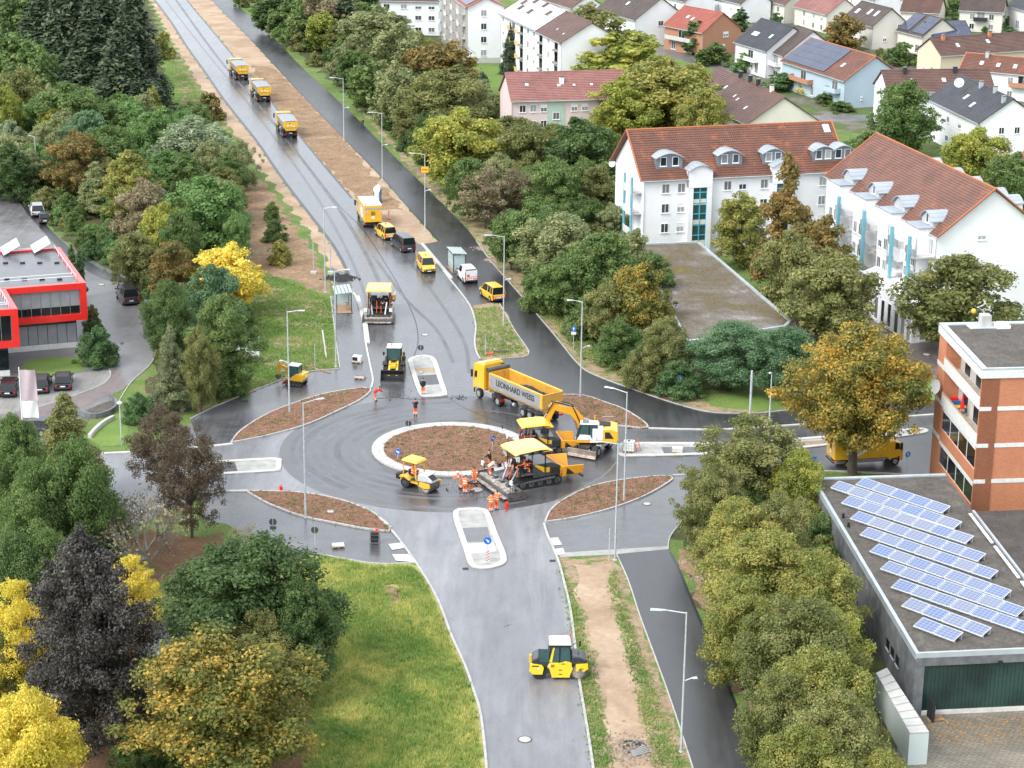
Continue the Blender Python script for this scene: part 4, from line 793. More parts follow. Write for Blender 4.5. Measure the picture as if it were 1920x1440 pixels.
ins = [rp_[0]+ul*.7+Vector((.75, 0, 0)), rp_[1]-ul*.6+Vector((.75, 0, 0)), rp_[2]-ul*.6, rp_[3]+ul*.7]
MB().prism([(p.x, p.y) for p in ins], ZR-.1, ZR-.06).build('gravel', G['gravel'], D)
for a, b in ((rp_[0], rp_[1]), (rp_[1], rp_[2]), (rp_[3], rp_[0])):
    d = (b-a).normalized(); n_ = Vector((d.y, -d.x, 0))*.5; MB().hexa([(*(a.xy), ZR-.1), (*(b.xy), ZR-.1), (*((b+n_).xy), ZR-.1), (*((a+n_).xy), ZR-.1)], [(*(a.xy), ZR+.08), (*(b.xy), ZR+.08), (*((b+n_).xy), ZR+.02), (*((a+n_).xy), ZR+.02)]).build('roof_edge', MT['flash'], D)
seg('pier', LU-2.6, LU, -1.7, 0, 0, ZR-.9, W_['brick']); seg('spandrel', 0, .25, -1.7, -.002, 0, ZR-.9, W_['brick'])
H0, H1, H2, H3 = zb[3], zb[2], zb[1], zb[0]; stn = H1-H0
for z in (H0, H1, H2):
    B(-.02, far, -.05, -.003, z-.2, z+.2).build('white_band', MT['parapet'], D)
    seg('white_band', LU-2.6, LU+.04, -.1, .05, z-.2, z+.2, MT['parapet'])
B(-.02, far, -.05, -.003, H0-stn-.2, H0-stn+.2).build('white_band', MT['parapet'], D)
s1 = LU-2.6
seg('window_band_wall', .25, s1, -1.7, -.25, 0, H1+.0, W_['brick'])
seg('spandrel', .25, s1, -.25, -.003, H0-.1, H0+1.05, W_['brick']); seg('spandrel', .25, s1, -.25, -.003, H1-.5, H1-.02, MT['parapet']); seg('spandrel', .25, s1, -.25, -.003, H0-.6, H0-.1, MT['parapet'])
seg('spandrel', .25, s1, -.25, -.003, H0-stn-.3, H0-stn+1.05, W_['brick']); seg('spandrel', .25, s1, -.25, -.003, 0, H0-stn-.31, W_['brick'])
for zz, n_ in ((H0+1.05, 4), (H0-stn+1.05, 4)):
    for i in range(n_):
        a = .35+(s1-.5)*i/n_; b = .35+(s1-.5)*(i+1)/n_; f = seg('window', a+.02, b-.02, -.2, -.12, zz, zz+stn-1.6, MT['white_frame']); seg('pane', a+.14, b-.14, -.125, -.1, zz+.12, zz+stn-1.72, MT['glass'], f)
for z in (H1, H2):
    fl = seg('balcony', .25, s1, -1.7, 0, z-.12, z+.02, MT['concrete']); seg('balustrade', .1, s1+.1, -.02, .1, z+.03-.1, z+1.25, MT['parapet'], fl); seg('balcony_wall', .26, s1, -1.69, -1.6, z+.02, z+stn-.2, W_['cream'])
    for i in range(3): f = seg('balcony_door', 1+i*s1/3.2, 3+i*s1/3.2, -1.6, -1.54, z+.1, z+2.4, MT['white_frame']); seg('pane', 1.1+i*s1/3.2, 2.9+i*s1/3.2, -1.55, -1.52, z+.2, z+2.3, MT['glass'], f)
    seg('handrail', .1, s1+.1, -.03, .12, z+1.25, z+1.32, MT['wood'], fl)
p0 = c0+(u*9.5)+Vector((0, 0, 0)); nlw = Vector((-u.y, u.x, 0))
def onleft(s, n_, z): q = c0+u*s+nlw*n_; return Vector((q.x, q.y, z))
dish(onleft(12.8, .5, H1+1.7), (nlw.x-.4, nlw.y-.6, .4), .75, None, 'large pale satellite dish on the balcony of the brick building')
pr = onleft(8.2, -.8, H1+.05); up = MB().cyl((0, 0, 0), (0, 0, 2.5), .03).build('parasol', MT['steel'], label='closed red parasol on the lower brick balcony', cat='parasol'); up.location = pr; MB().cyl((0, 0, .9), (0, 0, 2.4), .24, .04, 10).build('canopy', MT['red'], up)
tb_ = empty('balcony_table', onleft(9.3, -.9, H1+.05), 0, 'small table with yellow cloth on the lower brick balcony', 'table'); B(-.6, .6, -.4, .4, .7, .75).build('table_top', MT['yellow'], tb_); MB().cyl((0, 0, 0), (0, 0, .7), .05).build('leg', MT['steel'], tb_)
cb_ = empty('storage_box', onleft(11.2, -.9, H1+.05), 0, 'blue and red boxes stacked on the lower brick balcony', 'box'); B(-.5, .5, -.35, .35, 0, .8).build('box', MT['blue_plastic'], cb_, bevel=.03); B(-.4, .3, -.3, .3, .8, 1.1).build('lid_box', MT['red'], cb_, bevel=.03)
tk = seg('chimney', 6, 6, 0, 0, 0, .1, MT['parapet']) if False else None
q = at(1846, 610, ZR); ch = empty('roof_chimney', (q.x, q.y, ZR-.06), an, 'concrete chimney box on the brick building roof', 'chimney'); B(-.5, .5, -.5, .5, 0, 1.2).build('shaft', MT['concrete'], ch); B(-1.8, 1.2, -1, 1, 0, .05).build('lead_sheet', MT['flash'], ch)
q = at(1878, 612, ZR); sk = empty('roof_light', (q.x, q.y, ZR-.06), an, 'white square roof light on the brick building roof', 'roof light'); B(-.7, .7, -.7, .7, 0, .3).build('kerb', MT['white_paint'], sk); MB().hexa([(-.65, -.65, .3), (.65, -.65, .3), (.65, .65, .3), (-.65, .65, .3)], [(-.4, -.4, .5), (.4, -.4, .5), (.4, .4, .5), (-.4, .4, .5)]).build('dome', MT['reflect'], sk)
q = at(1838, 606, ZR); al = empty('antenna_sculpture', (q.x, q.y, ZR), an, 'tangled silver antenna figure standing on the brick building roof', 'antenna'); mb = MB()
for i in range(16): a = i*.8; mb.cyl((math.cos(a)*.35, math.sin(a)*.3, i*.14), (math.cos(a+1.5)*.4, math.sin(a+1.5)*.3, .3+i*.14), .06, n=6)
mb.build('frame', MT['steel'], al); MB().sphere((-.8, 0, 1.3), .25).build('yellow_ball', MT['yellow'], al)
# ------------------------------------------------------------------ concrete hall with the solar roof
ZE = 5.3
e = [at(1718, 1226, ZE), at(1523, 897, ZE), at(1776, 893, ZE), at(1960, 1180, ZE), at(2040, 1212, ZE)]
e0 = Vector((e[0].x, e[0].y, 0)); E_ = empty('concrete_hall', e0, 0, 'grey concrete hall with green glass front and rows of solar panels on its gravel roof', 'hall')
fl_ = (e[4]-e[0]).xy; fl_ = Vector((fl_.x, fl_.y, 0)).normalized(); lf_ = Vector((e[1].x-e[0].x, e[1].y-e[0].y, 0)); LL = lf_.length; lf_.normalize(); LF = 14.0
def hp(s, t): return fl_*s+lf_*t
W1 = (Vector((e[2].x-e[1].x, e[2].y-e[1].y, 0))).length
foot = [hp(0, 0), hp(LF+12, 0), hp(LF+12, LL*.75), hp(W1, LL*.75), hp(W1, LL), hp(0, LL)]
MB().prism([(p.x, p.y) for p in [hp(0, .35), hp(LF+12, .35), hp(LF+12, LL*.75), hp(W1, LL*.75), hp(W1, LL), hp(0, LL)]], 0, ZE-.35).build('wall', MT['board_concrete'], E_)
MB().prism([(p.x, p.y) for p in foot], ZE-.35, ZE-.12).build('roof', G['gravel'], E_)
for a, b in ((foot[0], foot[5]), (foot[5], foot[4]), (foot[1], foot[0])):
    d = (b-a).normalized(); n_ = Vector((d.y, -d.x, 0)); n_ = n_*.28
    MB().hexa([((a-n_*.15).x, (a-n_*.15).y, ZE-.5), ((b-n_*.15).x, (b-n_*.15).y, ZE-.5), ((b+n_).x, (b+n_).y, ZE-.5), ((a+n_).x, (a+n_).y, ZE-.5)], [((a-n_*.15).x, (a-n_*.15).y, ZE+.06), ((b-n_*.15).x, (b-n_*.15).y, ZE+.06), ((b+n_).x, (b+n_).y, ZE+.02), ((a+n_).x, (a+n_).y, ZE+.02)]).build('parapet', MT['flash'], E_)
def fbox(name, s0, s1, t0, t1, z0, z1_, m_, parent=E_):
    p = [hp(s0, t0), hp(s1, t0), hp(s1, t1), hp(s0, t1)]; return MB().hexa([(q.x, q.y, z0) for q in p], [(q.x, q.y, z1_) for q in p]).build(name, m_, parent)
fbox('lintel', .003, LF+12, -.05, .34, ZE-1.05, ZE-.36, MT['board_concrete']); fbox('column', .003, .75, -.02, .345, 0, ZE-1.05, MT['board_concrete']); fbox('plinth', .75, LF+12, .0, .345, 0, .35, MT['stone'])
for i in range(40): fbox('glass_channel', .76+i*.32, .76+i*.32+.3, .14, .24, .36, ZE-1.06, MT['greenglass'])
fbox('floodlight', 6.6, 6.9, -.3, -.06, ZE-1.1, ZE-.85, MT['black'])
for t in (.12, .16, .2, .5, .56, .62, .68): fbox('side_window', -.04, -.003, LL*t, LL*t+.9, 1.9, 2.7, MT['glass']); fbox('window_sill', -.1, -.003, LL*t-.1, LL*t+1.0, 1.78, 1.88, MT['flash'])
fbox('roof_divider', W1-.15, W1+.05, 0, LL*.75, ZE-.12, ZE+.1, MT['flash']); fbox('lower_roof', W1+.06, LF+12, 0.3, LL*.75, ZE-.12, ZE-.06, ground('dark_gravel', [(.3, (.06, .05, .045)), (.7, (.11, .095, .085))], scale=.4, fine=4))
for t in (.15, .35, .55): fbox('cable_tray', W1-.7, W1-.45, LL*t, LL*(t+.18), ZE+.0, ZE+.1, MT['reflect'])
for (a, b) in ((1581, 969), (1591, 986)): q = at(a, b, ZE); pq = MB().cyl((0, 0, 0), (0, 0, .45), .13).build('vent_pipe', MT['black']); pq.location = (q.x, q.y, ZE-.12); tag(pq, 'black vent pipe on the gravel roof left of the solar rows, '+('farther one' if b < 975 else 'nearer one'), 'vent pipe')
pm = B(-.8, .8, -.5, .5, -.02, .02).mesh('panel', MT['reflect']); pc = B(-.77, .77, -.47, .47, .018, .03).mesh('cells', MT['solar'])
ordn = ['topmost, shortest', 'second', 'third', 'fourth', 'fifth', 'sixth', 'seventh', 'eighth', 'ninth, four-panel', 'last, two-panel']
for i, (a, b, n_) in enumerate((((1618, 896), (1781, 950), 5), ((1571, 902), (1803, 979), 7), ((1591, 930), (1825, 1006), 7), ((1608, 959), (1848, 1039), 7), ((1626, 989), (1871, 1071), 7), ((1645, 1020), (1896, 1108), 7), ((1665, 1052), (1922, 1141), 7), ((1685, 1086), (1950, 1176), 7), ((1706, 1121), (1858, 1178), 4), ((1728, 1158), (1805, 1187), 2))):
    A_, B_ = at(*a, ZE+.45), at(*b, ZE+.45); d = B_-A_; ln = d.length/n_; a_ = math.atan2(d.y, d.x); n2 = Vector((d.y, -d.x, 0)).normalized()
    r = empty('solar_panel_row', (A_.x, A_.y, ZE-.12), a_, ordn[i]+' row of blue solar panels counted from the street end of the hall roof', 'solar panels', 'solar rows on the hall roof')
    for k in range(n_):
        for me, nm in ((pm, 'panel'),):
            o = link(nm, me, r, (ln*(k+.5), -.5, .38), (RD(16), 0, 0)); o.scale = (ln/1.66, 1.35, 1); c_ = link('cells', pc, o)
    MB().box(0, ln*n_, -.08, -.03, 0, .5).box(0, ln*n_, -.95, -.9, 0, .22).build('rack', MT['galv'], r)
an_ = P([(1742, 1374), (1706, 1376), (1642, 1262), (1662, 1252)], 2.6); o0 = Vector((an_[0].x, an_[0].y, 0)); K = empty('side_annex', o0, 0, 'low pale annex with white slab roof along the left side of the concrete hall', 'annex')
MB().prism([(p.x-o0.x, p.y-o0.y) for p in an_], 0, 2.55).build('wall', wallmat('mint_white', (.6, .68, .66)), K)
A_, B_, C_, D_ = [Vector((p.x-o0.x, p.y-o0.y, 0)) for p in an_]
for i in range(9):
    f, g = i/9, (i+1)/9-.012; q = [A_.lerp(D_, f), B_.lerp(C_, f), B_.lerp(C_, g), A_.lerp(D_, g)]; MB().hexa([(p.x, p.y, 2.56) for p in q], [(p.x, p.y, 2.68) for p in q]).build('roof_slab', G['whiteslab'], K)
for i, (x, y) in enumerate(((1754, 1349),)):
    q = at(x, y); pl = empty('wood_pallet', q, .3, 'wooden pallet lying by the green glass front', 'pallet')
    for k in range(5): B(-.6, .6, -.4+k*.18, -.3+k*.18, .1, .13).build('board', MT['wood'], pl)
    B(-.6, -.5, -.4, .42, 0, .1).build('bearer', MT['wood'], pl); B(.5, .6, -.4, .42, 0, .1).build('bearer', MT['wood'], pl)
q = at(1744, 1350); tp = empty('folded_table', q, .2, 'dark folded table leaning at the corner of the green glass front', 'folded table'); B(-.1, .1, -.5, .5, 0, 1.7).build('top', MT['black'], tp); B(.1, .2, -.4, .4, .1, 1.4).build('frame', MT['dirty_steel'], tp)
# ------------------------------------------------------------------ red office building at left
def office(cTR, dirpx, back, z0, z1_, label, wide, lights, inset=1.2):
    a = at(*cTR, z1_); b = at(*dirpx, z1_); c = at(*back, z1_); fx = Vector((a.x-b.x, a.y-b.y, 0)).normalized(); an = math.atan2(fx.y, fx.x)
    dp = Vector((c.x-a.x, c.y-a.y, 0)); dep = abs(dp.dot(Vector((-fx.y, fx.x, 0)))); shear = dp.dot(fx)
    R = empty('office_building', (a.x, a.y, 0), an, label, 'office building'); W = wide
    k = shear/dep
    def pr(x, y): return (x+y*k, y)
    def bx_(name, x0, x1, y0, y1, za, zb_, m_, p=R):
        q = [pr(x0, y0), pr(x1, y0), pr(x1, y1), pr(x0, y1)]; return MB().hexa([(*t, za) for t in q], [(*t, zb_) for t in q]).build(name, m_, p)
    bx_('core', -W, -.25, .6, dep, z0+.1, z1_-.3, MT['dark_paint'])
    t = .75
    bx_('frame', -W, 0, 0, dep, z1_-t, z1_-.28, MT['red_paint']); bx_('frame', -W, 0, 0, dep, z0, z0+t, MT['red_paint']); bx_('frame', -t, 0, 0, dep, z0+t, z1_-t, MT['red_paint'])
    bx_('rim', -W, 0, 0, .55, z1_-.28, z1_, MT['red_paint']); bx_('rim', -.7, 0, .55, dep, z1_-.28, z1_, MT['red_paint']); bx_('rim', -W, -.7, dep-.5, dep, z1_-.28, z1_, MT['red_paint'])
    bx_('roof', -W, -.7, .55, dep-.5, z1_-.28, z1_-.22, G['path'])
    n = int(W/1.15)
    for i in range(n):
        x1_ = -t-.05-i*1.15
        if x1_-1.1 < -W: break
        f = bx_('blind' if lights else 'glazing', x1_-1.1, x1_, .45, .55, z0+t+1.0, z1_-t-.02, MT['tarp'] if (lights and i < 7) else MT['glass']); bx_('window', x1_-1.1, x1_, .5, .58, z0+t+.02, z0+t+.98, MT['glass'])
        bx_('mullion', x1_-.02, x1_+.03, .42, .52, z0+t+.02, z1_-t-.02, MT['steel'])
    bx_('ground_floor', -W, -inset, inset, dep, .7, z0, MT['dark_paint']); bx_('plinth', -W, -inset+.02, inset-.05, dep, 0, .7, MT['parapet'])
    for i in range(n):
        x1_ = -inset-.1-i*1.15
        if x1_-1.1 < -W: break
        bx_('blind' if lights else 'glazing', x1_-1.08, x1_, inset-.1, inset-.02, .75, z0-.6, MT['tarp'] if lights else MT['glass'])
    rl = MB()
    for y in (dep*.12, dep*.2, dep*.95):
        p, q = pr(-W, y), pr(-.9, y); rl.cyl((*p, z1_+.35), (*q, z1_+.35), .04, n=5)
    for y in np.linspace(dep*.1, dep*.95, 6): p = pr(-.85, y); rl.cyl((*p, z1_-.2), (*p, z1_+.5), .03, n=5)
    p, q = pr(-.85, dep*.1), pr(-.85, dep*.95); rl.cyl((*p, z1_+.5), (*q, z1_+.5), .03, n=5); rl.build('roof_rail', MT['white_paint'], R)
    for i in range(9):
        y = dep*(.15 if i % 2 else .6)+.3*i; p = pr(-1.6-i*1.0, y)
        if p[0] > -W+.5: bk = B(p[0]-.3, p[0]+.3, y-.2, y+.2, z1_-.22, z1_-.05).build('ballast_block', MT['black'], R)
    return R, pr, dep
RO, pr_, dp_ = office((161, 530), (18, 541), (112, 463), 3.7, 8.3, 'bright red framed office wing with white blinds and grey flat roof', 13, True)
office((33, 579), (-40, 584), (10, 541), 3.7, 8.3, 'bright red framed office wing with dark glazing, cut off by the left edge', 9, False)
for i, (a, b) in enumerate(((-2.2, 1), (-6, 1), (-10, 1))):
    p = pr_(a, dp_*.98); o = MB(); o.T = Matrix.Translation((p[0], p[1], 8.4)) @ Matrix.Rotation(RD(-28), 4, 'Y')
    for k in range(5): o.box(-1.2, 1.2, -2+k*.85, -2+k*.85+.8, .5, .56)
    o.build('tilted_solar_array', MT['paleroofsolar'], RO)
# ------------------------------------------------------------------ trees
BARK = mat('bark', (.09, .07, .055), .9, .3, 3, bump=.5); BARKG = mat('grey_bark', (.2, .18, .15), .9, .3, 3, bump=.5)
LM = dict(
 darkgreen=leafmat('leaves_dark_green', (0.059, 0.107, 0.034), (0.109, 0.179, 0.056), (0.191, 0.260, 0.084)),
 green=leafmat('leaves_green', (0.088, 0.151, 0.043), (0.154, 0.237, 0.070), (0.264, 0.332, 0.113)),
 bright=leafmat('leaves_bright_green', (0.109, 0.216, 0.063), (0.191, 0.316, 0.098), (0.293, 0.432, 0.154)),
 teal=leafmat('leaves_blue_green', (0.088, 0.172, 0.077), (0.146, 0.260, 0.127), (0.234, 0.346, 0.183)),
 olive=leafmat('leaves_olive', (0.132, 0.158, 0.049), (0.234, 0.251, 0.084), (0.380, 0.360, 0.140)),
 yellowgreen=leafmat('leaves_yellow_green', (0.175, 0.230, 0.043), (0.337, 0.374, 0.077), (0.557, 0.504, 0.113)),
 gold=leafmat('leaves_gold', (0.16, 0.2, 0.045), (0.32, 0.33, 0.09), (0.52, 0.44, 0.12)),
 goldgreen=leafmat('leaves_green_and_gold', (0.1, 0.14, 0.035), (0.27, 0.25, 0.06), (0.7, 0.44, 0.08), patch=.5),
 yellow=leafmat('leaves_yellow', (0.439, 0.404, 0.056), (0.805, 0.662, 0.098), (1.098, 0.864, 0.197)),
 rust=leafmat('leaves_rust', (0.118, 0.137, 0.043), (0.248, 0.195, 0.063), (0.410, 0.260, 0.084)),
 brown=leafmat('leaves_brown', (0.175, 0.158, 0.084), (0.293, 0.244, 0.140), (0.439, 0.374, 0.224)),
 copper=leafmat('leaves_copper', (0.1, 0.075, 0.05), (0.16, 0.12, 0.08), (0.25, 0.19, 0.12)),
 purple=leafmat('leaves_dark_purple', (0.035, 0.032, 0.028), (0.062, 0.056, 0.05), (0.12, 0.105, 0.09), trans=.1),
 silver=leafmat('leaves_silver_green', (0.220, 0.288, 0.154), (0.352, 0.418, 0.253), (0.527, 0.576, 0.393)),
 pale=leafmat('leaves_pale_olive', (0.191, 0.230, 0.098), (0.307, 0.346, 0.154), (0.484, 0.476, 0.238)),
 spruce=leafmat('needles_dark', (0.041, 0.065, 0.034), (0.073, 0.107, 0.056), (0.125, 0.158, 0.084), trans=.08),
 larch=leafmat('needles_pale', (0.158, 0.192, 0.095), (0.292, 0.325, 0.167), (0.442, 0.417, 0.237)),
 hedge=leafmat('leaves_hedge', (0.044, 0.093, 0.031), (0.080, 0.158, 0.049), (0.146, 0.230, 0.084), trans=.12))
def quads(C_, N_, s, asp=.62):
    n = len(C_); r = RNG.normal(size=(n, 3)); t = np.cross(N_, r); t /= np.linalg.norm(t, axis=1)[:, None]+1e-9; b = np.cross(N_, t); b /= np.linalg.norm(b, axis=1)[:, None]+1e-9
    s = (s*RNG.uniform(.6, 1.35, n))[:, None]
    return np.stack([C_-t*s, C_+b*s*asp+N_*s*.18, C_+t*s, C_-b*s*asp+N_*s*.18], 1).reshape(-1, 3)
def crown(name, H, R, z0, prof, nclump, per, cr, leaf, flat=.75, lobes=.18, droop=0, seed=0, inner=.35):
    rg = np.random.default_rng(seed); cl = []
    ph = rg.uniform(0, 2*PI, 6); am = rg.uniform(.3, 1, 6)
    def lob(a, t): return 1+lobes*sum(am[k]*math.sin((k+2)*a*.9+ph[k]+t*5*(1 if k % 2 else -1)) for k in range(6))/2.0
    while len(cl) < nclump:
        t = rg.uniform(0, 1)
        if rg.uniform() > prof(t)+.12: continue
        a = rg.uniform(0, 2*PI); q = (1-rg.uniform()**2.2*(.75)) if rg.uniform() > inner else rg.uniform(.1, .7)
        rad = prof(t)*R*q*lob(a, t); cl.append((rad*math.cos(a), rad*math.sin(a), z0+(H-z0)*t, cr*rg.uniform(.6, 1.25)*(.6+.4*prof(t))))
    for _ in range(nclump//6):       # stray sprigs that break the outline
        t = rg.uniform(.1, 1.04); a = rg.uniform(0, 2*PI); rad = prof(min(t, 1))*R*rg.uniform(1.02, 1.22)*lob(a, t); cl.append((rad*math.cos(a), rad*math.sin(a), z0+(H-z0)*t, cr*rg.uniform(.28, .55)))
    cl = np.array(cl); nclump = len(cl); k = nclump*per; idx = rg.choice(nclump, k, p=(cl[:, 3]**2)/np.sum(cl[:, 3]**2)); d = rg.normal(size=(k, 3)); d[:, 2] += .35; d /= np.linalg.norm(d, axis=1)[:, None]
    rr = cl[idx, 3]*(rg.uniform(.3, 1.1, k)**.6+np.maximum(0, rg.normal(0, .22, k))); off = d*rr[:, None]; off[:, 2] *= flat
    if droop: off[:, 2] -= rg.uniform(0, 1, k)**2*droop*cl[idx, 3]
    C_ = cl[idx, :3]+off; N_ = d+rg.normal(size=(k, 3))*.55+np.array([0, 0, .35]); N_ /= np.linalg.norm(N_, axis=1)[:, None]
    C_[:, 2] = np.maximum(C_[:, 2], .05)
    o = big_mesh(name, quads(C_, N_, leaf), 4, None); me = o.data; bpy.data.objects.remove(o); me.materials.append(LM['green']); return me, cl
def conifer(name, H, R, leaf, n, seed=0, skirt=.05, tiers=30, power=.85):
    rg = np.random.default_rng(seed); Cs = []; Ns = []; z = np.linspace(skirt*H, H*.99, tiers)
    for i, zz in enumerate(z):
        t = (zz-skirt*H)/(H*(1-skirt)); r = R*(1-t)**power*rg.uniform(.7, 1.18)+.12; nb = max(5, int(13*(1-t)+5)); a0 = rg.uniform(0, 6)
        for b in range(nb):
            a = a0+2*PI*b/nb+rg.uniform(-.2, .2); L = r*rg.uniform(.72, 1.12); m_ = max(6, int(n*L/R/(tiers*9))); s = rg.uniform(.15, 1, m_)**.7
            w_ = rg.normal(size=m_)*.24*L*(1.15-s*.5); x = s*L; drop = -(s**1.6)*L*.38+(s > .85)*.05*L
            P_ = np.stack([x*math.cos(a)-w_*math.sin(a), x*math.sin(a)+w_*math.cos(a), zz+drop-np.abs(rg.normal(size=m_))*.22*H/tiers*3+rg.normal(size=m_)*.12], 1)
            Cs.append(P_); nn = np.stack([np.full(m_, .4*math.cos(a)), np.full(m_, .4*math.sin(a)), np.full(m_, .8)], 1)+rg.normal(size=(m_, 3))*.45; Ns.append(nn/np.linalg.norm(nn, axis=1)[:, None])
    C_ = np.concatenate(Cs); C_[:, 2] = np.maximum(C_[:, 2], .05); o = big_mesh(name, quads(C_, np.concatenate(Ns), leaf, .4), 4, None); me = o.data; bpy.data.objects.remove(o); me.materials.append(LM['spruce']); return me
def trunk_mesh(name, H, r, cl=None, nl=9, seed=0, fork=.22, mat_=None):
    rg = np.random.default_rng(seed); mb = MB(); top = Vector((rg.uniform(-.3, .3), rg.uniform(-.3, .3), H*.78)); m1 = Vector((0, 0, H*fork))
    mb.cyl((0, 0, -.3), m1, r*1.25, r*.9, 8); mb.cyl(m1, m1.lerp(top, .5), r*.9, r*.5, 7); mb.cyl(m1.lerp(top, .5), top, r*.5, r*.08, 6)
    if cl is not None:
        for i in rg.choice(len(cl), min(nl, len(cl)), replace=False):
            c = Vector(cl[i][:3]); s = m1.lerp(top, rg.uniform(0, .55)); k = s.lerp(c, .5)+Vector((0, 0, -.25*H*.1)); mb.cyl(s, k, r*.42, r*.24, 6); mb.cyl(k, c, r*.24, r*.05, 5)
    return mb.mesh(name, mat_ or BARK, True)
def twigs(name, H, R, seed=0, depth=5):
    rg = np.random.default_rng(seed); mb = MB(); tips = []
    def rec(p, d, L, r, k):
        q = p+d*L; mb.cyl(p, q, r, r*.62, 6 if k < 2 else 3, cap=False)
        if k >= depth: tips.append(q); return
        for i in range(3 if k else 6):
            v = Vector(rg.normal(size=3)); v = (d*(.75 if k else .5)+v*.42+Vector((0, 0, .12))).normalized(); rec(p.lerp(q, rg.uniform(.55, 1)), v, L*rg.uniform(.62, .82), r*.6, k+1)
    rec(Vector((0, 0, -.2)), Vector((0, 0, 1)), H*.27, H*.02, 0); return mb.mesh(name, BARKG), tips
dome = lambda t: (math.sin(PI*min(1, .12+t*.88)))**.62 if t < .5 else (math.cos(PI/2*(t-.42)/.6))**.6
ovalp = lambda t: max(0, 1-(2*t-.85)**2/1.35)**.6
cone_ = lambda t: max(0.02, (1-t)**.75*(1 if t > .12 else .6+t*3.3))
colp = lambda t: max(0.05, (1-t**3)**.8*(.75+.25*min(1, t*4)))
low = lambda t: max(0.03, (1-t**2.2)**.6)
V = {}   # kind -> list of (crown mesh, trunk mesh, H, R)
def reg(kind, H, R, z0, prof, spec, nl=9, var=3, tr=.16, **k):
    for lod, (nc, per, cr, leaf) in spec.items():
        for s in range(var):
            me, cl = crown('crown', H, R, z0, prof, nc, per, cr, leaf, seed=hash_((kind, lod, s)), **k); V.setdefault((kind, lod), []).append((me, trunk_mesh('trunk', H, tr, cl, nl if lod != 'f' else 4, s), H, R))
def hash_(t): return sum((i+1)*ord(c) for i, c in enumerate(str(t))) % 100000
reg('round', 10, 4, 1.3, dome, dict(n=(170, 300, .95, .105), m=(130, 170, .95, .165), f=(90, 90, 1.0, .28)))
reg('oval', 12, 3.6, 1.0, ovalp, dict(n=(190, 270, .85, .105), m=(140, 150, .85, .165), f=(90, 90, .9, .28)), lobes=.25)
reg('tall', 13, 5, 3.4, dome, dict(n=(200, 300, 1.1, .125)), var=1, tr=.34, nl=14)
reg('beech', 16, 5.4, 1.5, lambda t: max(0, 1-(1.9*t-.62)**2/1.55)**.75, dict(n=(260, 260, 1.0, .12)), var=1, tr=.3, lobes=.12)
reg('weeping', 12, 3.6, 1.2, ovalp, dict(m=(140, 150, .8, .15), f=(90, 90, .85, .26)), droop=1.9, var=2)
reg('pointed', 12, 3.2, .8, cone_, dict(n=(190, 260, .8, .1), m=(130, 160, .8, .16)), var=2)
reg('bush', 5, 3, .1, low, dict(n=(130, 220, .65, .09), m=(90, 140, .7, .14), f=(50, 80, .75, .24)), var=3, nl=4, tr=.07)
reg('column', 6, .9, .1, colp, dict(m=(60, 110, .42, .16), f=(40, 50, .42, .25)), nl=2, var=1, tr=.06)
reg('airy', 11, 3.8, 1.6, dome, dict(n=(150, 140, .75, .1), m=(80, 80, .9, .16)), nl=34, var=2, inner=.2)
for lod, n_, lf in (('n', 30000, .15), ('m', 26000, .2), ('f', 16000, .32)):
    V[('spruce', lod)] = [(conifer('crown', 16, 3.6, lf, n_, s), trunk_mesh('trunk', 18, .2, None, seed=s), 16, 3.6) for s in range(2)]
BT, tips = twigs('trunk', 11, 4, 5)
tv = np.array([tuple(t) for t in tips]); tv = np.repeat(tv, 2, 0)+RNG.normal(size=(len(tv)*2, 3))*.2
o = big_mesh('crown', quads(tv, np.stack([RNG.normal(size=len(tv)), RNG.normal(size=len(tv)), RNG.uniform(.2, 1, len(tv))], 1)/1.5, .13), 4, LM['brown']); bare_me = o.data; bpy.data.objects.remove(o)
V[('bare', 'n')] = V[('bare', 'm')] = V[('bare', 'f')] = [(bare_me, BT, 11, 4.2)]
for k in ('weeping', 'pointed', 'column', 'airy'):
    V.setdefault((k, 'n'), V.get((k, 'n')) or V.get((k, 'm'))); V.setdefault((k, 'f'), V.get((k, 'f')) or V.get((k, 'm')))
PLACED = []; tr_ = random.Random(5)
def tree_at(x, y, h, r, kind, leaf, label, group=None, name=None, cat=None, yb=None):
    d = ppm((x, y, h/2)); lod = 'n' if d > 15.5 else ('m' if d > 10.2 else 'f'); me, tm, H, R = tr_.choice(V[(kind, lod)])
    nm = name or ('shrub' if kind == 'bush' else 'spruce_tree' if kind == 'spruce' else 'tree')
    root = empty(nm, (x, y, 0), tr_.uniform(0, 6.28), label, cat or ('shrub' if nm == 'shrub' else 'tree'), group); root.scale = (r/R, r/R, h/H)
    for n_, me_ in (('crown', me), ('trunk', tm)):
        o = link(n_, me_, root)
        if n_ == 'crown' and kind != 'bareX': o.material_slots[0].link = 'OBJECT'; o.material_slots[0].material = LM[leaf]
    PLACED.append((x, y, r)); return root
def tree(cx, yt, w, h, kind, leaf, label, **k):
    if kind in ('round', 'oval', 'weeping') and h < 12: h *= 1.18
    p = at(cx, yt, h); r = w/2/ppm((p.x, p.y, h*.6)); return tree_at(p.x, p.y, h, r, kind, leaf, label, **k)
T = tree
def TB(cx, yb, yt, w, kind, leaf, label, **k):
    p = at(cx, yb); lo, hi = 0, 40
    for _ in range(40):
        m_ = (lo+hi)/2
        if px((p.x, p.y, m_))[1] > yt: lo = m_
        else: hi = m_
    return tree_at(p.x, p.y, lo, w/2/ppm((p.x, p.y, lo*.6)), kind, leaf, label, **k)
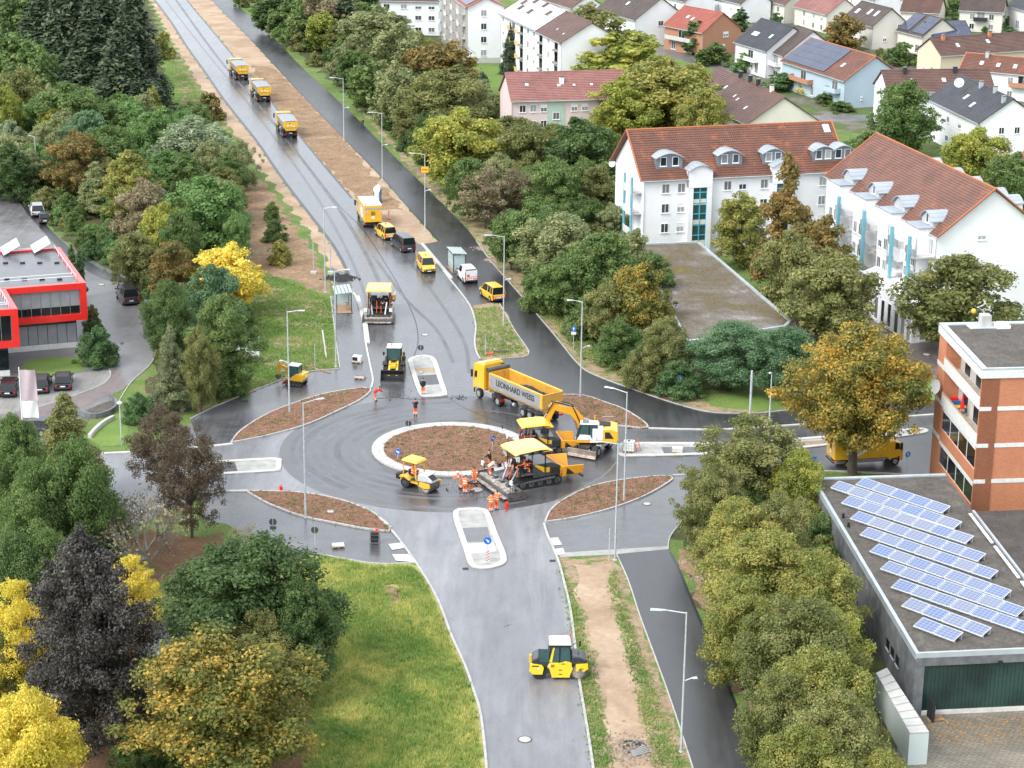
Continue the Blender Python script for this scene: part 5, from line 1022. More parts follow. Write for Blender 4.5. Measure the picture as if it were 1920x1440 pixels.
# left wood, far end
T(120, -70, 150, 24, 'spruce', 'spruce', 'tall dark spruce, second from the left in the spruce group left of the road'); T(190, -90, 160, 27, 'spruce', 'spruce', 'broad dark spruce in the middle of the spruce group left of the road'); T(245, -60, 150, 27, 'spruce', 'spruce', 'tallest dark spruce, nearest the road of the spruce group'); T(70, -40, 130, 20, 'spruce', 'spruce', 'leftmost dark spruce of the group at the upper left'); T(225, 20, 150, 20, 'spruce', 'spruce', 'lower dark spruce in front of the spruce group'); T(165, 0, 150, 19, 'spruce', 'spruce', 'dark spruce behind the grey green bushy tree at upper left'); T(30, -30, 90, 16, 'oval', 'darkgreen', 'dark leafy tree in the upper left corner')
T(20, 60, 110, 12, 'round', 'green', 'round green tree below the upper left corner'); T(60, 85, 110, 11, 'round', 'green', 'green tree beside the spruces at the left edge'); T(35, 128, 100, 11, 'round', 'olive', 'olive tree under the green ones at the left edge'); T(8, 165, 70, 10, 'round', 'yellowgreen', 'yellow green tree cut off by the left edge above the street'); T(125, 160, 130, 10, 'round', 'green', 'rounded grey green tree in front of the spruces'); T(95, 205, 60, 7, 'round', 'yellowgreen', 'small yellow green tree left of the street lamp wood'); T(165, 210, 80, 8, 'round', 'teal', 'blue green tree below the spruces')
T(15, 225, 70, 7, 'bush', 'silver', 'pale silvery bush at the left edge above the street'); T(30, 255, 90, 6, 'bush', 'pale', 'greyish bush by the street lamp'); T(140, 252, 110, 9, 'round', 'rust', 'round brownish green tree beside the parked cars'); T(100, 285, 60, 6, 'bush', 'bright', 'light green bush by the lamp post'); T(200, 240, 110, 9, 'round', 'green', 'grey green tree left of the bright green one'); T(238, 288, 95, 9, 'oval', 'gold', 'golden green tree in the middle of the left wood'); T(178, 305, 80, 8, 'pointed', 'pale', 'pale green pointed tree in the left wood'); T(268, 343, 105, 9, 'round', 'brown', 'brownish tree in the middle of the left wood')
T(362, 218, 135, 9, 'weeping', 'silver', 'silvery willow beside the sand shoulder'); T(285, 212, 85, 9, 'round', 'bright', 'bright green tree left of the silvery willow'); T(450, 262, 62, 7, 'weeping', 'pale', 'grey green willow bush at the field end of the shoulder'); T(385, 335, 145, 10, 'round', 'bright', 'large bright green locust tree in the left wood'); T(305, 385, 90, 9, 'round', 'yellowgreen', 'yellow green tree below the brownish tree'); T(425, 462, 130, 7.5, 'round', 'yellow', 'bright yellow tree at the edge of the field'); T(320, 455, 85, 8, 'oval', 'rust', 'rusty tree left of the yellow tree'); T(400, 500, 100, 8, 'round', 'teal', 'grey green tree in front of the yellow tree')
T(313, 530, 88, 8, 'round', 'darkgreen', 'dark maple beside the parked dark van'); T(418, 555, 115, 10, 'oval', 'green', 'dense green tree left of the information boards'); T(318, 615, 80, 9.5, 'pointed', 'larch', 'pale larch above the street bend', name='larch_tree'); T(372, 620, 65, 8, 'round', 'olive', 'thin olive tree between larch and dense green tree'); T(430, 648, 75, 6, 'bush', 'green', 'green bush behind the information boards'); T(258, 738, 60, 3.2, 'bush', 'hedge', 'dark bush above the ball-headed lamp'); T(390, 175, 50, 5, 'bush', 'rust', 'rust coloured bush by the sand shoulder'); T(375, 195, 55, 4, 'bush', 'green', 'green bush left of the sand shoulder')
T(305, 60, 40, 6, 'bush', 'gold', 'golden bush against the spruce nearest the road'); T(285, 165, 50, 7, 'bush', 'gold', 'golden brown bush at the foot of the spruces'); T(340, 400, 80, 9, 'round', 'green', 'green tree left of the large locust tree'); T(250, 440, 90, 7, 'round', 'olive', 'olive tree above the grass slope by the street'); T(440, 400, 50, 7, 'round', 'bright', 'light green tree at the right edge of the left wood')
T(290, 500, 50, 5, 'bush', 'green', 'green bush on the stone wall by the dark van')
T(510, 380, 32, 2.8, 'bush', 'green', 'small green bush on the field strip, farthest of three'); T(517, 412, 44, 3.2, 'bush', 'darkgreen', 'dark bush on the field strip, middle of three'); T(525, 452, 44, 3.4, 'bush', 'gold', 'yellow green bush on the field strip, nearest of three')
# left foreground
T(300, 760, 120, 9.5, 'airy', 'copper', 'copper leaved tree, farther of two by the west arm'); T(352, 800, 125, 11, 'airy', 'copper', 'copper leaved tree, nearer the roundabout of two'); TB(277, 1090, 838, 215, 'bare', 'brown', 'leafless grey tree standing in front of the copper trees', name='bare_tree'); T(120, 742, 140, 11, 'pointed', 'olive', 'grey green pointed tree beside the silver parked car'); T(25, 785, 120, 10.5, 'round', 'green', 'green tree at the left edge under the flag'); T(140, 830, 150, 11, 'round', 'green', 'full green tree left of the leafless tree'); T(60, 870, 130, 10, 'round', 'green', 'green tree in the left foreground group'); T(100, 905, 70, 8, 'round', 'olive', 'small olive tree in front of the green group'); T(30, 1005, 130, 8, 'round', 'darkgreen', 'dark green tree at the left edge above the pale yellow one'); T(190, 960, 90, 6, 'bush', 'green', 'dark bush behind the purple beech')
T(150, 1005, 250, 17, 'beech', 'purple', 'tall dark purple beech in the left foreground', name='copper_beech'); T(245, 1045, 100, 8, 'airy', 'yellow', 'thin yellow tree behind the purple beech'); T(22, 1090, 125, 11, 'airy', 'yellow', 'pale yellow thinning tree at the left edge'); T(45, 1305, 190, 9, 'round', 'yellow', 'bright yellow tree in the lower left corner'); T(420, 1195, 330, 12, 'round', 'goldgreen', 'large orange and green maple at the bottom of the picture'); T(470, 1020, 300, 10.5, 'round', 'darkgreen', 'large dark green maple left of the meadow'); T(490, 1150, 120, 7, 'round', 'olive', 'olive tree between the dark and the orange maple'); T(400, 1035, 90, 8, 'round', 'darkgreen', 'dark green tree behind the large dark maple'); T(560, 1090, 130, 8.5, 'round', 'darkgreen', 'dark green tree on the meadow side of the large maple'); T(520, 1215, 80, 4, 'bush', 'green', 'green bush under the large dark maple')
T(458, 950, 65, 4.6, 'bare', 'gold', 'thin nearly leafless shrub by the wet path', name='bare_shrub'); T(215, 1120, 60, 4, 'bush', 'green', 'bush right of the purple beech'); T(300, 1340, 80, 4, 'bush', 'green', 'bush at the foot of the orange maple'); T(10, 1180, 90, 6, 'round', 'olive', 'olive tree at the left edge under the pale yellow tree'); T(245, 1380, 80, 3.5, 'bush', 'green', 'low green bush left of the orange maple')
T(90, 1000, 100, 8, 'round', 'green', 'green tree behind the purple beech at left')
# red office surroundings
T(133, 463, 16, 5, 'column', 'hedge', 'slim dark cypress behind the red office, farther one', name='cypress'); T(147, 476, 19, 6, 'column', 'hedge', 'slim dark cypress behind the red office, nearer one', name='cypress'); T(180, 615, 78, 4.4, 'bush', 'hedge', 'large round dark yew beside the red office'); T(170, 572, 34, 3.4, 'bush', 'olive', 'olive bush at the corner of the red office'); T(178, 602, 40, 2.2, 'bush', 'hedge', 'clipped hedge behind the round yew')
# right of the carriageway
row = [(508, -12, 70, 8, 'oval', 'darkgreen', 'dark tree at the top edge right of the carriageway'), (548, 0, 85, 9, 'round', 'green', 'green tree near the top edge by the right carriageway'), (592, -20, 80, 11, 'oval', 'brown', 'dark brownish tree near the top edge'), (604, 22, 60, 8, 'round', 'yellowgreen', 'yellow green tree before the dark pine'), (645, -25, 90, 13, 'spruce', 'spruce', 'dark pine beside the white block and birches'), (700, 10, 110, 12, 'weeping', 'pale', 'pale birch left of the white blocks'), (750, 45, 95, 11, 'weeping', 'pale', 'yellowish birch before the white blocks'), (690, 105, 75, 9, 'oval', 'green', 'slender green tree in front of the birches'), (738, 115, 80, 10, 'weeping', 'pale', 'birch behind the slender green tree'), (785, 60, 60, 9, 'weeping', 'gold', 'yellow birch beside the tall white block'),
 (822, 78, 130, 10, 'round', 'rust', 'brown maple in front of the tall white block'), (835, 135, 145, 10, 'round', 'olive', 'green gold maple below the brown maple'), (862, 210, 155, 11, 'round', 'yellowgreen', 'olive gold tree left of the pink block'), (800, 215, 70, 8, 'round', 'darkgreen', 'dark green tree by the second lamp'), (985, 230, 120, 10, 'round', 'olive', 'olive tree in front of the pink block'), (1092, 228, 150, 11, 'round', 'darkgreen', 'dark green maple between pink and orange roofed blocks'), (910, 318, 95, 9, 'airy', 'brown', 'thin greyish tree below the olive gold tree'), (970, 320, 90, 8, 'airy', 'brown', 'thin brown tree below the olive tree'), (1040, 300, 100, 9, 'round', 'green', 'green tree left of the railing balcony'), (880, 300, 90, 8, 'round', 'green', 'green tree beside the sign-bearing lamp'),
 (1000, 385, 110, 8, 'round', 'green', 'green tree below the satellite dish'), (1050, 400, 150, 8.5, 'weeping', 'pale', 'pale yellow green willow above the hedge'), (960, 398, 85, 7, 'round', 'green', 'green tree beside the lamp by the taxi rank bend'), (1135, 440, 125, 9, 'round', 'green', 'green tree left of the garage roof'), (1205, 495, 115, 9, 'round', 'goldgreen', 'green and gold tree at the corner of the garage roof'), (1140, 530, 90, 7, 'round', 'olive', 'olive tree above the hedge by the dark path'), (1250, 600, 100, 6.5, 'round', 'olive', 'pale olive shrub tree right of the gold green one'),
 (1375, 608, 150, 6.5, 'round', 'teal', 'blue green locust tree, left of the pair on the lawn'), (1478, 617, 130, 7, 'round', 'teal', 'blue green locust tree, right of the pair on the lawn'), (1275, 680, 85, 4, 'bush', 'hedge', 'dark bush by the round blue sign'), (1060, 480, 100, 7, 'round', 'green', 'green tree in the hedge by the fourth lamp'), (1100, 560, 80, 5, 'bush', 'green', 'green bush in the hedge behind the footpath sign'), (1160, 600, 90, 5.5, 'bush', 'green', 'green bush in the hedge above the verge'), (1215, 650, 90, 5, 'bush', 'olive', 'olive bush in the hedge above the verge'), (1010, 500, 80, 6, 'bush', 'green', 'green bush left of the footpath sign')]
for a in row: T(*a)
T(1245, 112, 195, 15, 'round', 'gold', 'large golden olive tree behind the orange roof'); T(1175, 60, 150, 14, 'oval', 'yellowgreen', 'yellow green tree left of the large golden tree'); T(1112, 8, 130, 14, 'weeping', 'olive', 'drooping birch in front of the cream block'); T(1165, 150, 110, 13, 'oval', 'yellowgreen', 'yellow green tree between pink block and golden tree'); T(1325, 170, 95, 10, 'round', 'gold', 'smaller golden tree at the right of the large one')
T(957, 42, 44, 11, 'spruce', 'spruce', 'slim dark spruce before the mustard balconies'); T(1307, 35, 40, 8, 'column', 'hedge', 'tall clipped cypress beside the brick house', name='cypress'); T(1318, 90, 20, 4, 'column', 'green', 'small cypress right of the tall one', name='cypress'); T(1389, 12, 26, 6, 'column', 'hedge', 'dark cypress behind the brick house', name='cypress'); T(1872, 20, 20, 5, 'column', 'hedge', 'slim dark cypress at upper right', name='cypress')
for a in [(1585, 28, 75, 7, 'round', 'rust', 'reddish green tree beside the cream house'), (1692, 80, 60, 5, 'bush', 'green', 'green garden bush between the houses'), (1700, 155, 118, 11, 'round', 'green', 'round fresh green tree in front of the white house'), (1835, 245, 120, 9, 'round', 'yellowgreen', 'walnut tree right of the red brown roof'), (1900, 290, 100, 8, 'round', 'green', 'green tree at the right edge above the roof'), (1470, 138, 75, 3.5, 'bush', 'hedge', 'dark garden hedge bush before the blue house'), (1513, 160, 40, 1.8, 'bush', 'yellow', 'yellow shrub before the blue house'), (1545, 175, 40, 2.2, 'bush', 'green', 'small shrub before the blue house'), (1575, 190, 50, 2, 'bush', 'green', 'shrub under the blue balcony'), (1800, -8, 50, 5, 'bush', 'green', 'garden tree at the upper right edge'), (1640, 12, 40, 3, 'bush', 'green', 'garden bush by the cream house roof'), (1760, 8, 60, 4, 'bush', 'green', 'grey green tree by the hedge'), (1215, 18, 50, 5, 'bush', 'teal', 'grey bush between the roofs at the top'), (1395, 100, 50, 4, 'bush', 'bright', 'light green bush under the white balcony'), (1340, 80, 60, 5, 'bush', 'green', 'green bush behind the cypress'), (1910, 60, 50, 5, 'round', 'green', 'green tree at the right edge'), (905, 135, 20, 2.2, 'bush', 'spruce', 'small conifer bush on the lawn by the white block'), (890, 175, 60, 4, 'bush', 'green', 'bush by the shed left of the pink block'), (1630, 250, 80, 4, 'bush', 'green', 'bush by the street behind the white terrace'), (1430, 45, 40, 4, 'bush', 'green', 'bush between brick and black roofed houses')]: T(*a)
TB(1465, 548, 298, 118, 'pointed', 'rust', 'tall rust brown pointed tree before the white block'); TB(1386, 500, 362, 92, 'oval', 'gold', 'yellow tree left of the rust brown one'); TB(1530, 575, 412, 140, 'round', 'rust', 'orange brown tree before the white terrace'); TB(1552, 648, 478, 165, 'round', 'olive', 'dark round tree, green at left and brown at right'); TB(1475, 600, 440, 110, 'round', 'olive', 'olive tree under the rust brown tree'); TB(1597, 889, 618, 235, 'tall', 'goldgreen', 'large golden horse chestnut above the yellow service truck'); T(1806, 482, 200, 12, 'round', 'olive', 'full olive maple in front of the white gable')
# hedge rows at lower right
for a in [(1405, 785, 190, 9, 'oval', 'olive', 'olive tree at the street end of the lower right row'), (1500, 850, 110, 7, 'round', 'yellowgreen', 'yellow green tree beside the concrete hall corner'), (1335, 860, 110, 8, 'oval', 'olive', 'olive tree leaning over the stone edge'), (1390, 945, 170, 8, 'round', 'gold', 'gold olive tree, second of the lower right row'), (1470, 930, 130, 8, 'round', 'olive', 'olive tree against the hall wall'), (1440, 1005, 200, 8.5, 'round', 'gold', 'golden tree in the middle of the lower right row'), (1530, 1040, 180, 8, 'round', 'gold', 'golden tree against the hall wall'), (1400, 1100, 150, 7.5, 'round', 'gold', 'golden tree overhanging the dark path'), (1500, 1130, 200, 8.5, 'round', 'olive', 'green olive tree in the lower right row'), (1565, 1150, 130, 7, 'round', 'yellowgreen', 'yellow green tree by the side annex'), (1545, 1225, 190, 8.5, 'round', 'gold', 'golden tree left of the annex roof'), (1470, 1270, 150, 7.5, 'round', 'olive', 'olive tree at the dark path near the bottom'), (1570, 1310, 190, 8, 'round', 'olive', 'pale olive tree left of the annex'), (1520, 1370, 180, 7, 'round', 'gold', 'golden tree at the bottom beside the dark path'), (1640, 1415, 150, 5.5, 'round', 'gold', 'golden tree at the bottom by the yard')]: T(*a)
# fill the woods with plain trees and undergrowth
LAND = [((435, 500), 'the bright yellow tree'), ((362, 260), 'the silvery willow'), ((250, 120), 'the dark spruces'), ((385, 400), 'the bright locust tree'), ((313, 590), 'the maple by the parked van'), ((320, 700), 'the pale larch'), ((470, 660), 'the project boards'), ((71, 330), 'the lamp on the left street'), ((140, 310), 'the round brownish tree'),
 ((50, 370), 'the black off-road car'), ((645, 230), 'the farthest lamp'), ((717, 330), 'the second lamp'), ((797, 420), 'the lamp with the yellow sign'), ((944, 560), 'the lamp in the grass island'), ((1088, 720), 'the lamp by the north east bed'), ((1075, 640), 'the pedestrian sign'), ((1273, 735), 'the round blue sign'), ((862, 290), 'the olive gold tree'), ((700, 130), 'the pale birches'), ((1050, 450), 'the pale willow'), ((1205, 560), 'the green and gold tree'), ((1040, 250), 'the pink block'),
 ((90, 1000), 'the purple beech'), ((420, 1250), 'the orange maple'), ((470, 1120), 'the dark maple'), ((20, 1150), 'the pale yellow tree'), ((1400, 850), 'the street end of the hall'), ((1640, 1250), 'the annex roof'), ((1440, 1080), 'the middle of the hall wall'), ((1280, 1330), 'the nearest lamp'), ((1307, 90), 'the clipped cypress'), ((1560, 160), 'the pale blue house'), ((1700, 220), 'the round green tree'), ((1400, 90), 'the black roofed house'), ((1640, 70), 'the cream house'), ((1830, 200), 'the dark grey roof'), ((1750, 100), 'the yellow house')]
LAND = [(at(*a), t) for a, t in LAND]; USED = {}
CN = dict(darkgreen='dark green', green='green', bright='bright green', teal='bluish green', olive='olive', yellowgreen='yellow green', gold='golden', rust='rusty', pale='pale green', hedge='deep green', spruce='dark', silver='silvery')
def autolabel(x, y, h, kd, leaf, noun):
    o = sorted(LAND, key=lambda t: (t[0].x-x)**2+(t[0].y-y)**2)
    for k in range(14):
        p, t = o[k]; dx, dy = x-p.x, y-p.y; d = math.hypot(dx, dy); far = 'just ' if d < 6 else ('' if d < 14 else 'well ')
        dr = ('left of ' if dx < 0 else 'right of ') if abs(dx) > abs(dy) else ('in front of ' if dy < 0 else 'behind ')
        for sz in (('low', 'small') if h < 3 else ('mid-sized', 'rounded') if h < 6 else ('tall', 'full')):
            l = f'{sz} {CN[leaf]} {noun} {far}{dr}{t}'
            if l not in USED: USED[l] = 1; return l
    return l
def fill(poly, n, hs_l, kinds, leaves, label, group, gap=.8, cap=None):
    c = 0; X, Y = points_in(P(poly), n*12)
    for x, y in zip(X, Y):
        if c >= n: break
        kd = tr_.choice(kinds); h = tr_.uniform(*hs_l); r = h*(.36 if kd != 'bush' else .55)
        if any((x-a)**2+(y-b)**2 < ((r+q)*gap)**2 for a, b, q in PLACED): continue
        lf = tr_.choice(leaves) if kd != 'spruce' else 'spruce'; tree_at(float(x), float(y), h, r, kd, lf, autolabel(float(x), float(y), h, kd, lf, 'bush' if kd == 'bush' else 'spruce' if kd == 'spruce' else 'tree'), group); c += 1
fill([(-80, 380), (260, 380), (300, 600), (470, 610), (455, 480), (430, 330), (360, 260), (250, 235), (0, 230), (-80, 200)], 60, (6, 9), ['round', 'oval'], ['green', 'green', 'olive', 'bright', 'darkgreen', 'pale'], 'leafy tree filling the wood left of the main road', 'trees filling the left wood', .5)
fill([(60, 380), (120, 440), (175, 490), (265, 522), (296, 560), (312, 720), (440, 740), (465, 640), (455, 430), (250, 300), (60, 330)], 110, (2, 3.6), ['bush'], ['green', 'olive', 'hedge', 'bright'], 'low bush in the undergrowth of the left wood', 'bushes in the left wood', .45)
fill([(440, 5), (560, 105), (700, 225), (800, 320), (850, 380), (930, 440), (1000, 530), (1060, 610), (1130, 660), (1230, 715), (1300, 735), (1330, 700), (1180, 560), (1120, 420), (950, 240), (900, 160), (700, 40), (500, -40)], 90, (2.2, 4.2), ['bush'], ['green', 'darkgreen', 'hedge', 'olive'], 'low bush in the hedge along the right carriageway', 'bushes along the right carriageway', .42)
fill([(560, 60), (700, 190), (850, 330), (1000, 480), (1180, 640), (1250, 640), (1180, 520), (1120, 400), (950, 260), (800, 130), (650, 30)], 60, (6, 9), ['round', 'oval'], ['green', 'darkgreen', 'olive', 'green', 'pale'], 'leafy tree in the belt between road and apartment blocks', 'trees in the right hand belt', .48)
fill([(-60, 900), (230, 1000), (330, 1090), (200, 1250), (60, 1500), (-80, 1500)], 14, (3.5, 6), ['round', 'bush'], ['green', 'olive', 'darkgreen'], 'leafy undergrowth tree in the left foreground', 'undergrowth in the left foreground', .5)
fill([(1350, 940), (1490, 940), (1600, 1200), (1640, 1500), (1500, 1500), (1440, 1250)], 26, (3, 5), ['bush'], ['olive', 'gold', 'green'], 'bush in the row beside the concrete hall', 'bushes beside the concrete hall', .5)
fill([(500, -30), (545, 40), (640, 160), (760, 280), (830, 200), (720, 60), (600, -40)], 40, (7, 10), ['round', 'oval'], ['green', 'darkgreen', 'olive', 'pale'], '', 'trees in the upper right hand belt', .5)
fill([(-300, -150), (200, -150), (240, 0), (-100, 200), (-400, 200)], 30, (10, 16), ['round', 'oval', 'spruce'], ['green', 'darkgreen', 'spruce'], 'woodland tree beyond the upper left corner', 'trees beyond the upper left corner', .7)
fill([(1180, -20), (1980, -20), (1980, 230), (1560, 170), (1340, 90)], 55, (1.5, 3.2), ['bush'], ['green', 'hedge', 'bright', 'olive'], 'garden shrub between the houses of the estate', 'garden shrubs of the estate', .9)
# ------------------------------------------------------------------ vehicles (local x forward, y left, z up)
def wheel(parent, x, y, r, w, rimf=.58, rimm='rim', name='wheel', n=18):
    s = 1 if y > 0 else -1
    o = MB().cyl((x, y-s*w, r), (x, y-s*w*.12, r), r, n=n).cyl((x, y-s*w*.12, r), (x, y, r), r, r*.9, n=n).build(name, MT['rubber'], parent, True)
    m = MB().cyl((x, y-s*.02, r), (x, y+s*.012, r), r*rimf, n=14); m.cyl((x, y, r), (x, y+s*.03, r), r*.2, n=8); m.build('rim', MT[rimm], o)
    return o
def chev(parent, x, y0, y1, z0, z1, n=4, name='warning_stripes'):
    w = MB(); r = MB(); d = (y1-y0)/n
    B(x-.006, x-.001, y0, y1, z0, z1).build(name, MT['reflect'], parent)
    for i in range(n): a = y0+d*i; r.add([(x-.009, a, z0), (x-.009, a+d*.5, z0), (x-.009, min(a+d, y1), z1), (x-.009, a+d*.5, z1)], [(0, 1, 2, 3)])
    r.build('red_stripes', MT['red'], parent)
def car(label, paint_, kind='hatch', cat='car', name='parked_car', panel=False, stripes=False, beacon=False, group=None):
    P_ = dict(hatch=(4.3, 1.8, 1.46, .95, .35, .62), suv=(4.6, 1.88, 1.68, 1.05, .25, .68), estate=(4.75, 1.83, 1.47, 1.1, .3, .62), compact=(4.5, 1.82, 1.84, .85, .08, .9), van=(5.0, 1.92, 1.98, .75, .05, .98), small=(3.6, 1.66, 1.5, .8, .15, .66))[kind]
    L, W, H, hood, rear, bz = P_; w = W/2; R = empty(name, (0, 0, 0), 0, label, cat, group); x0, x1 = -L/2, L/2; belt = H*.56; hz = belt*(.93 if kind not in ('van', 'compact') else .98)
    pm_ = MT[paint_]
    st = [(x0, .45, belt*.75, .84), (x0+.08, .28, belt*.97, .95), (x0+.5, .24, belt, 1), (0, .22, belt, 1), (x1-hood, .22, belt*.99, 1), (x1-.35, .24, hz*.9, .95), (x1-.08, .28, hz*.78, .84), (x1, .4, hz*.62, .72)]
    mb = MB(); mb.loft([[(x, -w*k*.96, zl), (x, -w*k, zl+.25), (x, -w*k, zt-.16), (x, -w*k*.93, zt), (x, w*k*.93, zt), (x, w*k, zt-.16), (x, w*k, zl+.25), (x, w*k*.96, zl)] for x, zl, zt, k in st]); mb.build('body', pm_, R, True)
    rake = .75 if kind in ('hatch', 'suv', 'estate', 'small') else .6
    gx = [(x1-hood+.05, belt-.03, .92, belt-.0), (x1-hood-rake, H-.05, .76, 0), (-.2, H, .78, 0), (x0+rear+.25, H-.03, .77, 0), (x0+.1, belt-.03, .9, 0)]
    g = MB(); rings = []
    for i, (x, z, k, _) in enumerate(gx): rings.append([(x, -w*.93, belt-.04), (x, -w*k, z), (x, w*k, z), (x, w*.93, belt-.04)])
    g.loft(rings); g.build('windows', MT['glass'], R, True)
    rf = MB(); a, b, c = gx[1], gx[2], gx[3]; rf.loft([[(x, -w*k-.012, z-.05), (x, -w*k+.05, z+.025), (x, w*k-.05, z+.025), (x, w*k+.012, z-.05)] for x, z, k, _ in (a, b, c)]); rf.build('roof', pm_, R, True)
    pl = MB()
    for s in (-1, 1):
        def P2(x, zf): k = .93+(gx[2][2]-.93)*zf; return (x, s*(w*k+.006), belt-.04+(H-.05-belt)*zf)
        for (xa, xb) in ((x1-hood-.02, x1-hood-rake), ((x1-hood-rake+x0)/2+.25, (x1-hood-rake+x0)/2+.25), (x0+.95, x0+.85), (x0+.14, x0+rear+.25)): MB().cyl(P2(xa, 0), P2(xb, 1), .045, n=5).build('pillar', pm_, R)
    if panel:
        for s in (-1, 1):
            xm = (x1-hood-rake+x0)/2+.25; k = gx[2][2]; MB().add([(x0+.12, s*(w*.93+.01), belt-.05), (xm, s*(w*.93+.01), belt-.05), (xm, s*(w*k+.014), H-.06), (x0+rear+.2, s*(w*k+.014), H-.06)], [(0, 1, 2, 3)]).build('side_panel', pm_, R)
    for s in (-1, 1):
        wr = .33 if kind in ('hatch', 'small', 'estate') else .36
        for x in (x0+.8, x1-.85):
            MB().cyl((x, s*(w-.02), wr), (x, s*(w+.006), wr), wr*1.2, n=18).build('wheel_arch', MT['black'], R); wheel(R, x, s*(w+.02), wr, .22)
        B(x1-hood-.25, x1-hood-.1, s*w+(-.0 if s > 0 else -.2), s*w+(.2 if s > 0 else 0), belt+.02, belt+.17).build('mirror', pm_ if paint_ != 'white_paint' else MT['black'], R, bevel=.02)
        zt = belt*(.95 if kind in ('van', 'compact') else .86); zh = .42 if kind in ('van', 'compact') else .16
        B(x0-.012 if zh < .3 else x0-.01, x0+.12, min(s*w*.62, s*w*.93), max(s*w*.62, s*w*.93), zt-zh, zt) if False else None
        yy = (s*w*.9, s*w*.66) if zh < .3 else (s*w*.95, s*w*.82); B(x0-.02, x0+.1, min(yy), max(yy), zt-zh, zt).build('tail_light', MT['taillight'], R)
        yy = (s*w*.88, s*w*.5); B(x1-.2, x1-.04, min(yy), max(yy), hz*.62, hz*.8).build('head_light', MT['headlight'], R, bevel=.02)
    B(x0-.03, x0+.1, -w*.9, w*.9, .28, .5).build('rear_bumper', MT['black'] if paint_ not in ('dark_paint', 'black_paint') else pm_, R, bevel=.03); B(x1-.2, x1+.03, -w*.8, w*.8, .25, .45).build('front_bumper', MT['black'], R, bevel=.03); B(x1-.06, x1+.015, -w*.45, w*.45, .5, .62).build('grille', MT['black'], R)
    B(x0-.045, x0-.025, -.26, .26, .56 if kind in ('van', 'compact') else .52, .68 if kind in ('van', 'compact') else .64).build('number_plate', MT['reflect'], R); B(x1+.03, x1+.04, -.26, .26, .33, .44).build('number_plate', MT['reflect'], R)
    if stripes: chev(R, x0-.02, -w*.75, w*.75, belt-.42, belt-.2, 5)
    if beacon: MB().cyl((-.1, 0, H), (-.1, 0, H+.17), .09, .07, 10).build('beacon', MT['orange_paint'], R)
    return R
def put(o, front, rear, z=0, back=0):
    a, b = at(*front), at(*rear); o.rotation_euler = (0, 0, math.atan2(a.y-b.y, a.x-b.x)); m_ = (a+b)/2; d = (a-b).normalized()*back; o.location = (m_.x+d.x, m_.y+d.y, .03+z); return o
def putr(o, rear, hd, half, k=1.09):      # rear-centre photo point, heading in degrees, distance to origin
    half *= k; o.scale = (k, k, k); b = at(*rear); o.rotation_euler = (0, 0, RD(hd)); o.location = (b.x+math.cos(RD(hd))*half, b.y+math.sin(RD(hd))*half, .03); return o
putr(car('small yellow van with striped tail parked behind the yellow box truck', 'yellow', 'compact', 'van', 'small_van', stripes=True, beacon=True), (733, 452), 112, 2.25)
putr(car('dark grey van with silver roof rails between two yellow vans', 'dark_paint', 'van', 'van', 'passenger_van'), (768, 475), 113, 2.5)
o = car('yellow transporter van facing the roundabout, nearest on the carriageway', 'yellow', 'van', 'van', 'transporter_van', beacon=True); b = at(805, 514); o.rotation_euler = (0, 0, RD(-77)); o.location = (b.x-math.cos(RD(-77))*2.5, b.y-math.sin(RD(-77))*2.5, .03)
putr(car('white panel van with orange warning board beside the bus shelter', 'white_paint', 'compact', 'van', 'panel_van', panel=True, stripes=True), (884, 533), 105, 2.25)
wv = bpy.data.objects['panel_van']; B(-2.31, -2.27, .25, .62, .95, 1.25).build('warning_board', MT['orange_paint'], wv); B(-2.3, -2.2, -.7, .7, 1.0, 1.72).build('rear_door_panel', MT['white_paint'], wv)
putr(car('yellow van with striped tail alone on the right carriageway', 'yellow', 'compact', 'van', 'small_van', stripes=True), (936, 568), 113, 2.25)
putr(car('black off-road car, farthest of the three on the left street', 'black_paint', 'suv'), (51, 381), 108, 2.3); putr(car('silver car between the black off-road car and the small dark car', 'silver_paint', 'suv'), (72, 409), 106, 2.3); putr(car('small dark car with red lamps behind the silver car', 'black_paint', 'small'), (85, 422), 100, 1.8)
putr(car('dark grey van parked at the kerb below the stone wall', 'dark_paint', 'van', 'van', 'passenger_van'), (247, 574), 112, 2.5)
putr(car('dark hatchback parked rightmost in front of the red office', 'dark_paint', 'hatch'), (118, 735), 100, 2.15); putr(car('dark estate car parked behind the pale flag', 'dark_paint', 'estate'), (75, 741), 98, 2.4); putr(car('brownish dark car parked at the left edge before the red office', 'black_paint', 'estate'), (14, 748), 97, 2.4)
o = car('silver grey car parked sideways beside the flag pole', 'dark_paint', 'suv'); q = at(58, 812); o.rotation_euler = (0, 0, RD(172)); o.location = (q.x, q.y, .03)
